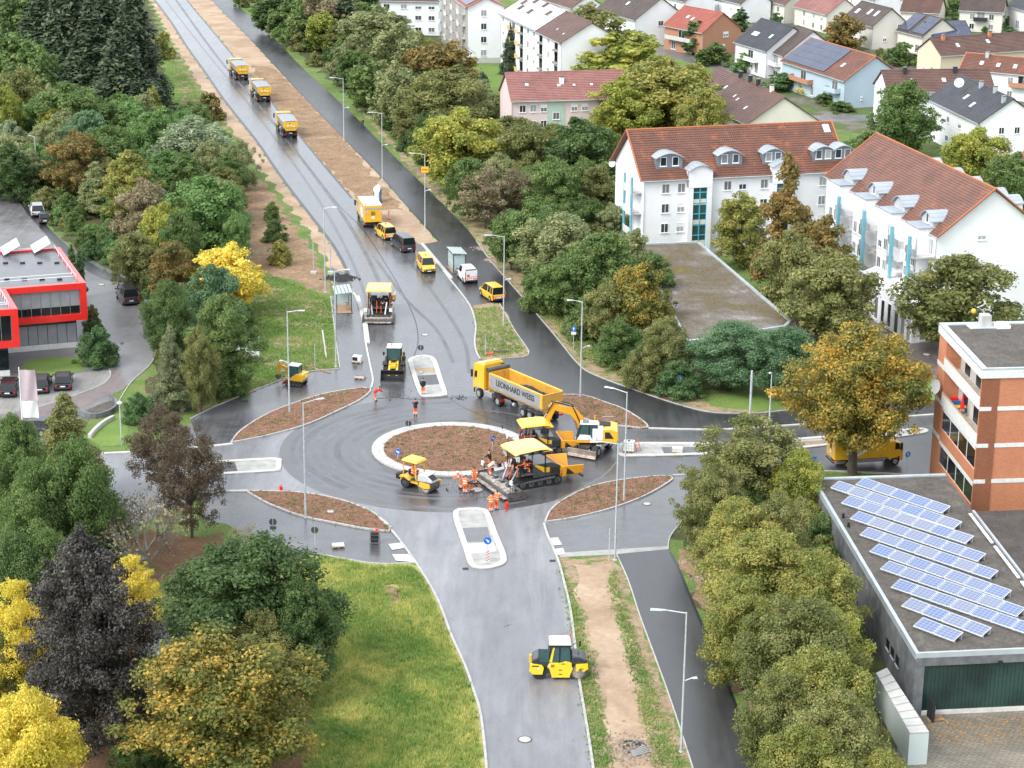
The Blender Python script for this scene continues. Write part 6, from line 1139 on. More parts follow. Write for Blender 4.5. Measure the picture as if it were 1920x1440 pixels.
# ---- trucks
def cab(R, x1, w, h, c='yellow', L=2.3, z0=.95):
    x0 = x1-L
    m = MB(); m.loft([[(x0, -w, z0), (x0, -w, h-.1), (x0, -w*.9, h), (x0, w*.9, h), (x0, w, h-.1), (x0, w, z0)], [(x1-.9, -w, z0), (x1-.9, -w, h-.1), (x1-.9, -w*.9, h), (x1-.9, w*.9, h), (x1-.9, w, h-.1), (x1-.9, w, z0)], [(x1-.28, -w*.96, z0-.3), (x1-.28, -w*.96, h-.35), (x1-.45, -w*.84, h-.2), (x1-.45, w*.84, h-.2), (x1-.28, w*.96, h-.35), (x1-.28, w*.96, z0-.3)], [(x1, -w*.9, z0-.3), (x1, -w*.9, z0+.95), (x1-.02, -w*.84, z0+1.0), (x1-.02, w*.84, z0+1.0), (x1, w*.9, z0+.95), (x1, w*.9, z0-.3)]]); b = m.build('cab', MT[c], R, True)
    MB().add([(x1+.004, -w*.82, z0+1.0), (x1+.004, w*.82, z0+1.0), (x1-.3, w*.84, h-.42), (x1-.3, -w*.84, h-.42)], [(0, 1, 2, 3)]).build('windscreen', MT['glass'], b)
    for s in (-1, 1):
        MB().add([(x1-.95, s*(w+.006), z0+.95), (x1-.38, s*(w*.97+.008), z0+.95), (x1-.5, s*(w*.97+.008), z0+1.6), (x1-.95, s*(w+.006), z0+1.7)], [(0, 1, 2, 3)]).build('side_window', MT['glass'], b)
        MB().cyl((x1-.35, s*(w+.28), z0+1.0), (x1-.35, s*(w+.28), z0+1.75), .13, n=6).build('mirror', MT['black'], R); B(x1-.6, x1-.4, min(s*w, s*(w+.05)), max(s*w, s*(w+.05)), .5, 1.0).build('step', MT['black'], R)
        B(x1-.1, x1+.03, min(s*w*.5, s*w*.85), max(s*w*.5, s*w*.85), z0-.28, z0-.08).build('head_light', MT['headlight'], R)
    B(x1-.02, x1+.02, -w*.6, w*.6, z0+.05, z0+.6).build('grille', MT['black'], R)
    return b
def trough(R, x0, x1, w, z0, z1, side, rim='yellow', tail='yellow', tarp=False, name='tipper_body'):
    m = MB(); t = .08; wb = w*.62
    for s in (-1, 1):
        m.hexa([(x0, s*wb, z0), (x1, s*wb, z0), (x1, s*(wb-t), z0), (x0, s*(wb-t), z0)], [(x0, s*w, z0+.55), (x1, s*w, z0+.55), (x1, s*(w-t), z0+.55), (x0, s*(w-t), z0+.55)])
        m.hexa([(x0, s*w, z0+.55), (x1, s*w, z0+.55), (x1, s*(w-t), z0+.55), (x0, s*(w-t), z0+.55)], [(x0, s*w, z1), (x1, s*w, z1), (x1, s*(w-t), z1), (x0, s*(w-t), z1)])
    m.box(x0, x1, -wb, wb, z0, z0+.08); b = m.build(name, MT[side], R)
    for s in (-1, 1): MB().box(x0-.02, x1+.02, min(s*(w-.12), s*(w+.04)), max(s*(w-.12), s*(w+.04)), z1, z1+.14).build('top_rail', MT[rim], b)
    k = MB(); k.hexa([(x0-.06, -wb, z0), (x0-.005, -wb, z0), (x0-.005, wb, z0), (x0-.06, wb, z0)], [(x0-.06, -w, z0+.55), (x0-.005, -w, z0+.55), (x0-.005, w, z0+.55), (x0-.06, w, z0+.55)]); k.box(x0-.14, x0-.005, -w, w, z0+.55, z1+.1); g = k.build('tailgate', MT[tail], R)
    for y, z in ((-.55, .8), (-.1, .95), (.45, .9)): B(x0-.155, x0-.142, y-.14, y+.14, z0+z-.15, z0+z+.05).build('placard', MT['reflect'], g)
    B(x0-.157, x0-.143, .05, .2, z0+1.15, z0+1.3).build('emblem', MT['text'], g)
    B(x1, x1+.08, -w, w, z0, z1+.35).build('headboard', MT[rim if not tarp else side], b)
    if tarp: MB().prism([(-w-.02, z1+.14), (w+.02, z1+.14), (w*.5, z1+.24), (-w*.5, z1+.24)], x0-.1, x1+.1, 'x').build('cover', MT['tarp'], R)
    return b
def text(parent, s, size, loc, rot, m, ext=.01, name='lettering'):
    cu = bpy.data.curves.new('lettering', 'FONT'); cu.body = s; cu.size = size; cu.align_x = 'CENTER'; cu.align_y = 'CENTER'; cu.extrude = ext; cu.offset = size*.012
    t = bpy.data.objects.new(name, cu); COL.objects.link(t); bpy.context.view_layer.update(); me = bpy.data.meshes.new_from_object(t); bpy.data.objects.remove(t)
    me.materials.clear(); me.materials.append(m); return link(name, me, parent, loc, rot)
def tipper(label):
    R = empty('tipper_truck', (0, 0, 0), 0, label, 'truck', 'yellow tipper trucks queueing on the carriageway')
    B(-4.4, 3.6, -.45, .45, .7, 1.05).build('chassis', MT['black'], R); cab(R, 4.5, 1.22, 3.15)
    for x in (3.5, 1.9, -1.9, -3.25):
        for s in (-1, 1): wheel(R, x, s*1.25, .5, .32 if x > 0 else .55); B(x-.6, x+.6, min(s*1.2, s*.7), max(s*1.2, s*.7), 1.02, 1.08).build('mudguard', MT['black'], R)
    trough(R, -4.5, 2.0, 1.22, 1.35, 2.75, 'tipper_grey', tarp=True)
    B(-4.5, -4.4, -1.2, 1.2, .62, .85).build('rear_bar', MT['black'], R)
    for s in (-1, 1): B(-4.55, -4.5, min(s*.8, s*1.15), max(s*.8, s*1.15), .65, .8).build('tail_light', MT['taillight'], R); MB().cyl((0, s*.8, .85), (1.1, s*.8, .85), .33, n=12).build('tank', MT['alu'], R)
    B(-4.53, -4.5, -.26, .26, .9, 1.0).build('number_plate', MT['reflect'], R)
    return R
pos = (((454, 151), 'farthest of the three yellow tipper trucks with grey covers'), ((495, 192), 'middle one of the three yellow tipper trucks with grey covers'), ((544, 259), 'nearest of the three yellow tipper trucks, open road before it'))
t0 = tipper(pos[0][1])
for i, (p, lb) in enumerate(pos):
    o = t0 if i == 0 else copy_tree(t0); o['label'] = lb; b = at(*p); a_ = heading((434-2*i, 141), (445, 151.5)); a_ = RD((107, 106, 104.5)[i]); o.rotation_euler = (0, 0, a_); o.scale = (1.12, 1.08, 1.1); o.location = (b.x+math.cos(a_)*4.2, b.y+math.sin(a_)*4.2, .03)
# semi tipper
R = empty('semi_tipper_truck', (0, 0, 0), 0, 'yellow articulated tipper with grey lettered trough full of black asphalt', 'truck'); ST = R
B(.8, 6.0, -.45, .45, .75, 1.0).build('chassis', MT['grey_machine'], R); B(-6.6, 1.6, -.5, .5, 1.05, 1.3).build('trailer_frame', MT['grey_machine'], R)
cb2 = cab(R, 6.6, 1.25, 3.75, 'yellow', 2.3, 1.15); B(4.25, 4.29, -1.1, 1.1, 1.2, 3.4).build('cab_back', MT['yellow_deep'], R); MB().cyl((4.1, -1.0, 1.2), (4.1, -1.0, 3.6), .18, n=8).build('exhaust_stack', MT['black'], R)
MB().hexa([(4.5, -1.1, 3.74), (5.6, -1.05, 3.74), (5.6, 1.05, 3.74), (4.5, 1.1, 3.74)], [(4.5, -1, 3.98), (5.2, -.9, 3.9), (5.2, .9, 3.9), (4.5, 1, 3.98)]).build('roof_spoiler', MT['roof_yellow'], R, bevel=.05)
chv = MB(); B(5.0, 5.5, 1.251, 1.262, 1.35, 1.5).build('warning_stripes', MT['reflect'], R)
for i in range(3): chv.box(5.05+i*.16, 5.12+i*.16, 1.262, 1.268, 1.35, 1.5)
chv.build('red_stripes', MT['red'], R)
for x in (5.35, 1.75):
    for s in (-1, 1): wheel(R, x, s*1.27, .52, .34 if x > 4 else .6)
for s in (-1, 1):
    MB().prism([(1.1, 1.0), (1.2, 1.22), (1.75, 1.32), (2.3, 1.22), (2.4, 1.0)], min(s*.65, s*1.27), max(s*.65, s*1.27), 'y').build('mudguard', MT['black'], R)
    MB().box(3.0, 4.3, min(s*.6, s*1.2), max(s*.6, s*1.2), .5, 1.1).build('fuel_tank', MT['alu'], R, bevel=.08)
    for x in (-2.9, -4.15, -5.4):
        wheel(R, x, s*1.27, .52, .38); MB().prism([(x-.6, .95), (x-.5, 1.12), (x, 1.2), (x+.5, 1.12), (x+.6, .95), (x+.5, 1.0), (x, 1.12), (x-.5, 1.0)], min(s*.8, s*1.28), max(s*.8, s*1.28), 'y').build('mudguard', MT['grey_machine'], R)
    B(-6.72, -6.6, min(s*.75, s*1.2), max(s*.75, s*1.2), .75, .95).build('tail_light', MT['taillight'], R); MB().cyl((-1.3, s*1.05, .85), (-.9, s*1.05, .85), .2, n=10).build('air_tank', MT['alu'], R)
B(1.15, 1.18, .75, 1.25, .6, .95).build('mud_flap', MT['red'], R)
tr2 = trough(R, -6.4, 3.3, 1.27, 1.15, 3.05, 'alu', 'yellow', 'yellow_dirty'); B(-6.3, 3.2, -1.17, 1.17, 1.5, 1.9).build('inner_floor', MT['yellow_dirty'], tr2)
for s in (-1, 1): B(-6.38, 3.28, min(s*1.17, s*1.185), max(s*1.17, s*1.185), 1.95, 3.04).build('inner_lining', MT['yellow_dirty'], tr2); B(-6.42, -6.1, min(s*1.275, s*1.31), max(s*1.275, s*1.31), 1.75, 3.1).build('corner_post', MT['yellow'], tr2)
B(3.2, 3.29, -1.16, 1.16, 1.5, 3.15).build('front_lining', MT['yellow_dirty'], tr2)
mb = MB(); NX, NY = 26, 8
def hl(u, v): return 2.05+.62*math.exp(-((u+1.2)/1.6)**2)+.5*math.exp(-((u+4)/1.5)**2)-.35*v*v+.05*math.sin(u*9+v*5)
gv = [(-6.2+i*(7.2/(NX-1)), -1.15+2.3*j/(NY-1), hl(-6.2+i*(7.2/(NX-1)), -1+2*j/(NY-1))) for i in range(NX) for j in range(NY)]
mb.add(gv, [(i*NY+j, (i+1)*NY+j, (i+1)*NY+j+1, i*NY+j+1) for i in range(NX-1) for j in range(NY-1)]); lo_ = mb.build('asphalt_load', MT['asphalt_load'], None, True, label='steaming black asphalt heaped in the articulated tipper', cat='asphalt')
MB().cyl((3.5, -1.35, 3.4), (3.5, 1.35, 3.4), .27, n=12).build('rolled_cover', MT['tarp'] if False else MT['grey_machine'], R)
text(R, 'LEONHARD WEISS', .85, (-1.5, 1.283, 2.42), (PI/2, 0, PI), MT['text'])
text(R, 'LEONHARD WEISS', .85, (-1.5, -1.283, 2.42), (PI/2, 0, 0), MT['text'])
a, b = at(897, 747), at(1005, 795); hd = math.atan2(a.y-b.y, a.x-b.x); L_ = (a-b).length; sc = L_/10.75
R.scale = (sc, 1.1, 1.12); R.rotation_euler = (0, 0, hd); dl = Vector((5.35*sc*math.cos(hd)-1.4*math.sin(hd), 5.35*sc*math.sin(hd)+1.4*math.cos(hd), 0)); R.location = (a.x-dl.x, a.y-dl.y, .03)
lo_.location, lo_.rotation_euler, lo_.scale = R.location, R.rotation_euler, R.scale
def LWlogo(parent, x, y, z, s, face):      # three upright strokes on a bent bar
    m = MB(); f = lambda u0, u1, z0, z1: m.box(x-.01, x, y+u0*s, y+u1*s, z+z0*s, z+z1*s) if face == 'r' else m.box(x+u0*s, x+u1*s, y, y+.01, z+z0*s, z+z1*s)
    k = -1 if face == 'r' else 1
    for a, b, c, d in ((-.5, -.38, 0, 1), (-.5, .5, 0, .12), (-.25, .5, .25, .37), (-.25, -.12, .25, 1), (.05, .18, .25, 1), (.37, .5, .25, 1)): f(min(a*k, b*k), max(a*k, b*k), c, d)
    m.build('emblem', MT['text'], parent)
def boxtruck(label, L=5.6, name='box_truck'):
    R = empty(name, (0, 0, 0), 0, label, 'truck'); w = 1.22; x0 = -3.6; x1 = x0+L
    B(x0+.2, 3.6, -.4, .4, .6, .9).build('chassis', MT['black'], R); cab(R, 3.95, 1.12, 2.7, 'yellow', 1.75, .8)
    bd = B(x0, x1, -w, w, .98, 3.3).build('box_body', MT['yellow'], R, bevel=.04); B(x0-.01, x1+.01, -w-.01, w+.01, 3.3, 3.36).build('roof', MT['roof_white'], R)
    for s in (-1, 1):
        y = s*(w+.006); MB().add([(x0+1.2, y, 1.5), (x0+2.4, y, 1.2), (x0+3.4, y, 1.7), (x0+3.9, y, 2.6), (x0+2.9, y, 2.4), (x0+2.6, y, 3.0), (x0+1.6, y, 2.6)], [(0, 1, 2, 3, 4, 5, 6)]).build('white_graphic', MT['reflect'], bd)
        wheel(R, -2.1, s*1.18, .44, .5); wheel(R, 3.1, s*1.14, .44, .3); B(x0+.3, x1-.5, min(s*1.1, s*1.14), max(s*1.1, s*1.14), .55, .85).build('side_guard', MT['steel'], R)
        B(x0-.03, x0+.05, min(s*.95, s*1.2), max(s*.95, s*1.2), .62, .8).build('tail_light', MT['taillight'], R); chev(bd, x0-.012, min(s*.85, s*1.15), max(s*.85, s*1.15), 2.1, 2.55, 2)
    B(x0-.012, x0-.002, -w+.06, w-.06, 2.75, 3.0).build('tail_lift_frame', MT['alu'], bd); B(x0-.015, x0-.005, -.2, .25, 1.45, 1.8).build('placard', MT['reflect'], bd); LWlogo(bd, x0-.012, .0, 1.95, .55, 'r')
    B(x0-.1, x0, -1.1, 1.1, .62, .7).build('rear_bar', MT['black'], R); MB().cyl((x0+.15, w*.85, 3.36), (x0+.15, w*.85, 3.52), .08, n=8).build('beacon', MT['orange_paint'], R)
    return R
putr(boxtruck('yellow box truck with white roof leading the row of vans'), (700, 430), 103, 3.6)
o = boxtruck('yellow service truck with white graphic and lettering under the golden chestnut', 6.0, 'service_truck'); p = at(1625, 886); o.rotation_euler = (0, 0, RD(12)); o.location = (p.x, p.y+2.6, .03); text(o, 'FÜR MORGEN', .5, (-1.2, -1.245, 2.2), (PI/2, 0, 0), MT['text'])
# ---- asphalt pavers
def tracks(R, x0, x1, y, w, h, name='track'):
    r = h/2; pts = [(x0+r+math.cos(a)*r, r+math.sin(a)*r) for a in np.linspace(PI/2, 3*PI/2, 8)]+[(x1-r+math.cos(a)*r, r+math.sin(a)*r) for a in np.linspace(-PI/2, PI/2, 8)]
    for s in (-1, 1):
        o = MB().prism(pts, min(s*y, s*(y+w)), max(s*y, s*(y+w)), 'y').build(name, MT['rubber'], R); m = MB()
        for k in range(5): xx = x0+r+(x1-x0-2*r)*k/4; m.cyl((xx, s*(y+w)-.02*s, r), (xx, s*(y+w)+.03*s, r), r*.62, n=12)
        m.build('rollers', MT['dirty_steel'], o)
        g = MB()
        for k in range(14): xx = x0+r+(x1-x0-2*r)*k/13; g.box(xx-.03, xx+.03, min(s*y, s*(y+w)), max(s*y, s*(y+w)), h, h+.03)
        g.build('track_plates', MT['dirty_steel'], o)
def paver(label, detail=True, sw=3.0, roofm='roof_yellow'):
    R = empty('asphalt_paver', (0, 0, 0), 0, label, 'asphalt paver'); tracks(R, -2.0, 2.2, .75, .32, .85)
    B(-1.9, 1.9, -.75, .75, .35, .95).build('frame', MT['grey_machine'], R)
    eng = MB().prism([(-.6, .95), (2.0, .95), (2.0, 1.75), (1.2, 2.15), (-.6, 2.15)], -1.15, 1.15, 'y').build('engine_housing', MT['grey_machine'], R, bevel=.05)
    for s in (-1, 1):
        MB().add([(-.55, s*1.156, 2.1), (.45, s*1.156, 1.3), (.95, s*1.156, 1.3), (.95, s*1.156, 1.75), (.6, s*1.156, 1.75), (-.3, s*1.156, 2.12)], [(0, 1, 2, 3, 4, 5)]).build('yellow_flash', MT['yellow'], eng)
        for k in range(5): B(1.1, 1.9, min(s*1.15, s*1.17), max(s*1.15, s*1.17), 1.05+k*.13, 1.12+k*.13).build('vent_slat', MT['black'], eng)
    hp_ = MB()                                                      # hopper
    for s in (-1, 1): hp_.hexa([(2.05, s*1.1, .7), (3.9, s*1.1, .7), (3.9, s*1.0, .7), (2.05, s*1.0, .7)], [(2.0, s*1.55, 1.75), (4.0, s*1.55, 1.6), (4.0, s*1.45, 1.6), (2.0, s*1.45, 1.75)])
    hp_.box(2.05, 3.9, -1.05, 1.05, .62, .72).hexa([(2.0, -1.1, .7), (2.1, -1.1, .7), (2.1, 1.1, .7), (2.0, 1.1, .7)], [(2.0, -1.5, 1.75), (2.1, -1.5, 1.75), (2.1, 1.5, 1.75), (2.0, 1.5, 1.75)]); ho = hp_.build('hopper', MT['yellow_deep'], R)
    for s in (-1, 1):
        MB().hexa([(2.02, s*1.56, .85), (3.95, s*1.56, .95), (3.95, s*1.5, .95), (2.02, s*1.5, .85)], [(2.0, s*1.62, 1.8), (4.05, s*1.62, 1.65), (4.05, s*1.5, 1.65), (2.0, s*1.5, 1.8)]).build('hopper_wing', MT['yellow_deep'], ho, bevel=.03); MB().add([(2.35, s*1.6, .95), (3.15, s*1.606, .98), (2.4, s*1.632, 1.62)], [(0, 1, 2)]).build('dark_triangle', MT['text'], ho); MB().cyl((4.05, s*.5, .55), (4.05, s*1.4, .55), .12, n=10).build('push_roller', MT['dirty_steel'], R)
    plat = B(-2.2, -.6, -1.2, 1.2, 1.3, 1.4).build('platform', MT['dirty_steel'], R); can = empty('x') if False else None
    m = MB(); m.loft([[(x, -1.45, 3.45+dz), (x, -1.3, 3.62+dz), (x, 1.3, 3.62+dz), (x, 1.45, 3.45+dz)] for x, dz in ((-2.5, -.12), (-2.1, 0), (.0, .1), (.6, .02), (.9, -.12))]); m.build('canopy', MT[roofm], R)
    B(.3, 1.1, -1.4, 1.4, 3.28, 3.34).build('canopy_edge', MT[roofm], R)
    for x in (-1.9, .5):
        for s in (-1, 1): MB().cyl((x, s*1.2, 1.3), (x, s*1.2, 3.5), .06, n=8).build('canopy_post', MT['black'], R)
    for s in (-1, 1):
        B(-1.5, -1.0, min(s*.4, s*.95), max(s*.4, s*.95), 1.65, 1.8).build('seat', MT['black'], R); B(-1.6, -1.5, min(s*.4, s*.95), max(s*.4, s*.95), 1.7, 2.3).build('seat_back', MT['black'], R); MB().cyl((-1.25, s*.68, 1.4), (-1.25, s*.68, 1.66), .1).build('seat_post', MT['black'], R)
        B(-.75, -.6, min(s*.3, s*1.0), max(s*.3, s*1.0), 1.9, 2.45).build('control_panel', MT['black'], R); ga = MB().path([(-2.2, s*1.25, 1.4), (-2.2, s*1.25, 2.4), (-.9, s*1.25, 2.4)], .035).build('handrail', MT['orange_paint'], R)
        MB().path([(-2.5, s*.9, .5), (1.4, s*1.25, .8)], .12, 8).build('tow_arm', MT['grey_machine'], R)
        ld = MB().path([(-2.5, s*.25, .9), (-2.05, s*.25, 2.2)], .035)
        ld.build('ladder_rail', MT['orange_paint'], R)
    ms = MB()
    for k in range(26):
        x, y = tr_.uniform(-2.3, -.6), tr_.uniform(-1.1, 1.1); ms.cyl((x, y, 1.4), (x+tr_.uniform(-.3, .3), y+tr_.uniform(-.3, .3), tr_.uniform(1.8, 2.6)), tr_.uniform(.025, .07), n=5)
    ms.build('hoses', MT['cable'], R)
    for k in range(7): x, y = tr_.uniform(-2.2, -.8), tr_.uniform(-1, 1); MB().sphere((x, y, tr_.uniform(1.5, 2.3)), .12, n=6, k=4).build('lever', MT['steel'], R)
    h2 = sw
    scd = B(-3.9, -2.6, -h2, h2, .12, .55).build('screed', MT['dirty_steel'], R, bevel=.04); B(-3.75, -2.75, -h2+.1, h2-.1, .55, .62).build('walkway', MT['screed'], scd); B(-4.25, -3.9, -h2+.2, h2-.2, .18, .25).build('rear_step', MT['screed'], scd)
    for s in (-1, 1):
        B(-4.0, -2.3, min(s*h2, s*(h2+.1)), max(s*h2, s*(h2+.1)), .05, .8).build('end_plate', MT['dirty_steel'], scd); MB().path([(-3.3, s*(h2-.1), .6), (-3.5, s*(h2-.1), 1.7)], .035).build('levelling_rod', MT['alu'], scd); B(-3.6, -3.45, min(s*(h2-.1), s*(h2-.45)), max(s*(h2-.1), s*(h2-.45)), 1.35, 1.7).build('control_box', MT['reflect'], scd)
        MB().path([(-3.5, s*(h2-.5), .6), (-3.5, s*(h2-.5), 1.5), (-2.9, s*(h2-.5), 1.5)], .03).build('guard_rail', MT['black'], scd); MB().cyl((-2.6, s*.7, .6), (-1.9, s*.9, 2.0), .09, n=8).build('lift_ram', MT['steel'], R)
    for y in np.linspace(-h2+.6, h2-.6, 5): B(-3.2, -2.9, y-.25, y+.25, .62, .85).build('auger_box', MT['grey_machine'], scd)
    MB().cyl((-2.4, -h2, .4), (-2.4, h2, .4), .2, n=10).build('auger', MT['dirty_steel'], R)
    return R
def puta(o, pt, hd, sc=1.1): q = at(*pt); o.location = (q.x, q.y, .03); o.rotation_euler = (0, 0, RD(hd)); o.scale = (sc,)*3; return o
PV = puta(paver('large yellow-roofed paver working on the ring with a wide screed at its tail', sw=3.0), (1000, 907), 27, 1.17)
puta(paver('smaller paver half hidden behind the large one, yellow hopper at right', sw=1.6, roofm='yellow'), (1014, 848), 12, .95)
puta(paver('paver seen from behind on the north arm, cream canopy and white screed', sw=1.7), (713, 590), 90, 1.12)
# ---- wheel loader
R = empty('wheel_loader', (0, 0, 0), 0, 'wheel loader facing the camera with lowered black bucket and yellow lift arms', 'wheel loader')
for x in (1.3, -1.3):
    for s in (-1, 1): wheel(R, x, s*1.1, .68, .5, .5, 'yellow')
B(-2.6, -.4, -.75, .75, .8, 1.75).build('engine_hood', MT['yellow'], R, bevel=.1); B(-.5, 1.6, -.5, .5, .6, 1.3).build('front_frame', MT['grey_machine'], R, bevel=.05)
c_ = B(-.6, .7, -.72, .72, 1.2, 2.85).build('cab', MT['cabglass'], R, bevel=.06); B(-.7, .8, -.8, .8, 2.85, 2.98).build('cab_roof', MT['white_paint'], R, bevel=.05)
for x in (-.6, .7):
    for s in (-1, 1): MB().cyl((x, s*.73, 1.2), (x, s*.73, 2.9), .055, n=6).build('cab_post', MT['black'], R)
B(.72, .76, -.72, .72, 1.2, 1.5).build('cab_sill', MT['black'], R); B(-.2, .2, -.3, .3, 1.3, 2.0).build('seat', MT['black'], R); MB().cyl((0, -.3, 2.98), (0, -.3, 3.15), .07).build('beacon', MT['red'], R)
for s in (-1, 1):
    MB().prism([(.7, 1.2), (.9, 1.5), (2.6, .9), (2.9, .45), (2.6, .45), (2.3, .75)], min(s*.32, s*.52), max(s*.32, s*.52), 'y').build('lift_arm', MT['yellow'], R); MB().cyl((.8, s*.2, 1.35), (2.3, s*.2, 1.0), .07).build('ram', MT['steel'], R); B(.6, 2.0, min(s*.7, s*1.2), max(s*.7, s*1.2), 1.35, 1.42).build('fender', MT['black'], R, bevel=.03); MB().path([(.7, s*.8, 2.3), (.9, s*1.1, 2.3)], .02).build('mirror_arm', MT['black'], R); B(.85, .92, min(s*1.0, s*1.2), max(s*1.0, s*1.2), 2.1, 2.5).build('mirror', MT['black'], R)
B(1.0, 2.2, -.28, .28, 1.0, 1.35).build('linkage', MT['yellow'], R, bevel=.05)
m = MB(); m.loft([[(2.7, y, .05), (3.9, y, .03), (3.9, y, .09), (2.95, y, .15), (2.85, y, .6), (3.05, y, 1.05), (2.95, y, 1.1), (2.65, y, .7)] for y in (-1.25, 1.25)]); bk = m.build('bucket', MT['black'], R)
for s in (-1, 1): MB().prism([(2.7, .05), (3.85, .05), (3.0, 1.08), (2.65, .7)], min(s*1.22, s*1.27), max(s*1.22, s*1.27), 'y').build('bucket_side', MT['black'], bk)
B(3.7, 3.95, -1.25, 1.25, .02, .06).build('cutting_edge', MT['steel'], bk)
puta(R, (740, 697), -91, 1.08)
# ---- small tandem combination roller on the ring
def drum(R, x, r, w, m_='dirty_steel', name='drum'): o = MB().cyl((x, -w/2, r), (x, w/2, r), r, n=24).build(name, MT[m_], R, True); MB().cyl((x, -w/2-.01, r), (x, -w/2+.02, r), r*.8, n=16).cyl((x, w/2-.02, r), (x, w/2+.01, r), r*.8, n=16).build('drum_face', MT['blade'], o); return o
R = empty('small_roller', (0, 0, 0), 0, 'small yellow roller with square canopy and driver, left of the work crew', 'road roller')
drum(R, 1.15, .5, 1.45)
for s in (-1, 1): wheel(R, -1.1, s*.72, .48, .4, .5, 'grey_machine'); MB().prism([(.55, .55), (.6, .95), (1.7, .95), (1.75, .6), (1.15, .45)], min(s*.74, s*.84), max(s*.74, s*.84), 'y').build('drum_yoke', MT['yellow'], R)
MB().prism([(.05, .8), (.2, 1.5), (1.1, 1.5), (1.7, 1.15), (1.75, .95), (.4, .85)], -.5, .5, 'y').build('hood', MT['silver_paint'], R, bevel=.06); MB().add([(1.2, -.38, 1.47), (1.2, .38, 1.47), (1.72, .38, 1.16), (1.72, -.38, 1.16)], [(0, 1, 2, 3)]).build('hood_grille', MT['black'], R).location.z = .012
MB().prism([(-1.75, .55), (-1.75, .95), (-1.3, 1.15), (-.6, .9), (.1, .85), (.25, .5)], -.55, .55, 'y').build('rear_frame', MT['yellow'], R, bevel=.05); B(-1.0, .1, -.62, .62, .82, .9).build('floor', MT['grey_machine'], R)
for s in (-1, 1): MB().prism([(-1.7, .95), (-1.55, 1.12), (-.7, 1.12), (-.5, .85), (-.6, .8), (-1.1, 1.0)], min(s*.5, s*.78), max(s*.5, s*.78), 'y').build('wheel_fender', MT['yellow'], R)
B(-2.2, -1.76, -.6, .6, .6, 1.1).build('water_tank', MT['black'], R, bevel=.05); B(-.95, -.5, -.3, .3, 1.1, 1.25).build('seat', MT['black'], R, bevel=.04); B(-1.05, -.93, -.3, .3, 1.2, 1.6).build('seat_back', MT['black'], R, bevel=.03); MB().cyl((-.1, 0, .9), (-.25, 0, 1.5), .05).cyl((-.25, 0, 1.5), (-.28, 0, 1.53), .2, n=12).build('steering_column', MT['black'], R)
for x, xt in ((-1.35, -1.25), (.1, -.05)):
    for s in (-1, 1): MB().cyl((x, s*.6, .85), (xt, s*.62, 2.5), .045, n=8).build('canopy_post', MT['yellow'], R)
MB().hexa([(-1.5, -.75, 2.48), (.25, -.75, 2.48), (.25, .75, 2.48), (-1.5, .75, 2.48)], [(-1.38, -.65, 2.66), (.12, -.65, 2.66), (.12, .65, 2.66), (-1.38, .65, 2.66)]).build('canopy', MT['yellow'], R, bevel=.03)
SR = puta(R, (787, 916), -36, 1.15)
# ---- big combination roller at the bottom
R = empty('combination_roller', (0, 0, 0), 0, 'yellow and black road roller crossing the south arm with its drum over the kerb', 'road roller')
drum(R, 1.55, .62, 1.6)
for y in (-.62, -.22, .22, .62): MB().cyl((-1.45, y-.18, .52), (-1.45, y+.18, .52), .52, n=20).build('tyre', MT['rubber'], R, True)
for s in (-1, 1):
    MB().prism([(1.35, .75), (1.3, 1.3), (1.6, 1.32), (2.2, 1.35), (2.25, .95), (1.75, .55), (1.65, .65), (1.95, .98), (1.6, .98), (1.5, .72)], min(s*.82, s*.92), max(s*.82, s*.92), 'y').build('drum_yoke', MT['lemon'], R)
    MB().cyl((1.7, s*.82, .58), (1.7, s*.96, .58), .24, n=16).build('drum_hub', MT['steel'], R)
    MB().prism([(-2.15, 1.35), (-2.2, .7), (-1.95, .45), (-1.2, .45), (-1.1, 1.0), (-1.25, 1.2), (-1.9, 1.3)], min(s*.72, s*.9), max(s*.72, s*.9), 'y').build('tail_panel', MT['lemon'], R, bevel=.03); B(-2.0, -1.5, min(s*.9, s*.91), max(s*.9, s*.91), 1.1, 1.2).build('handle_slot', MT['black'], R); B(-1.6, -1.45, min(s*.9, s*.912), max(s*.9, s*.912), .85, 1.0).build('placard', MT['reflect'], R)
    MB().prism([(-.85, 1.05), (-.7, .95), (-.55, .45), (-.5, .22), (.85, .22), (.9, .45), (1.1, .95), (1.0, 1.12), (1.0, 1.4), (.55, 1.5), (.2, 1.38), (-.7, 1.38)], min(s*.55, s*.92), max(s*.55, s*.92), 'y').build('side_panel', MT['lemon'], R, bevel=.025)
    for x, z in ((-.45, 1.25), (-.45, 1.12), (.35, 1.36), (.15, .85), (.15, .5)): B(x-.14, x+.14, min(s*.92, s*.935), max(s*.92, s*.935), z-.03, z+.03).build('slot', MT['text'], R)
    B(-.75, -.62, min(s*.92, s*.93), max(s*.92, s*.93), 1.16, 1.28).build('placard', MT['reflect'], R)
for x0_, x1_, sg in ((-2.1, -.75, 1), (.95, 2.15, -1)):
    pts = [(-2.05, 1.25), (-1.9, 1.62), (-1.5, 1.85), (-.8, 1.8), (-.75, 1.05), (-1.2, 1.0), (-1.6, 1.25)] if sg > 0 else [(.98, 1.1), (.98, 1.9), (1.6, 1.85), (2.1, 1.6), (2.2, 1.4), (1.9, 1.25), (1.3, 1.25)]
    MB().prism(pts, -.78, .78, 'y').build('black_hood', MT['dark_paint'], R, bevel=.08)
c_ = MB().hexa([(-.75, -.75, 1.38), (.95, -.75, 1.38), (.95, .75, 1.38), (-.75, .75, 1.38)], [(-.6, -.68, 2.7), (.85, -.68, 2.7), (.85, .68, 2.7), (-.6, .68, 2.7)]).build('cab', MT['cabglass'], R)
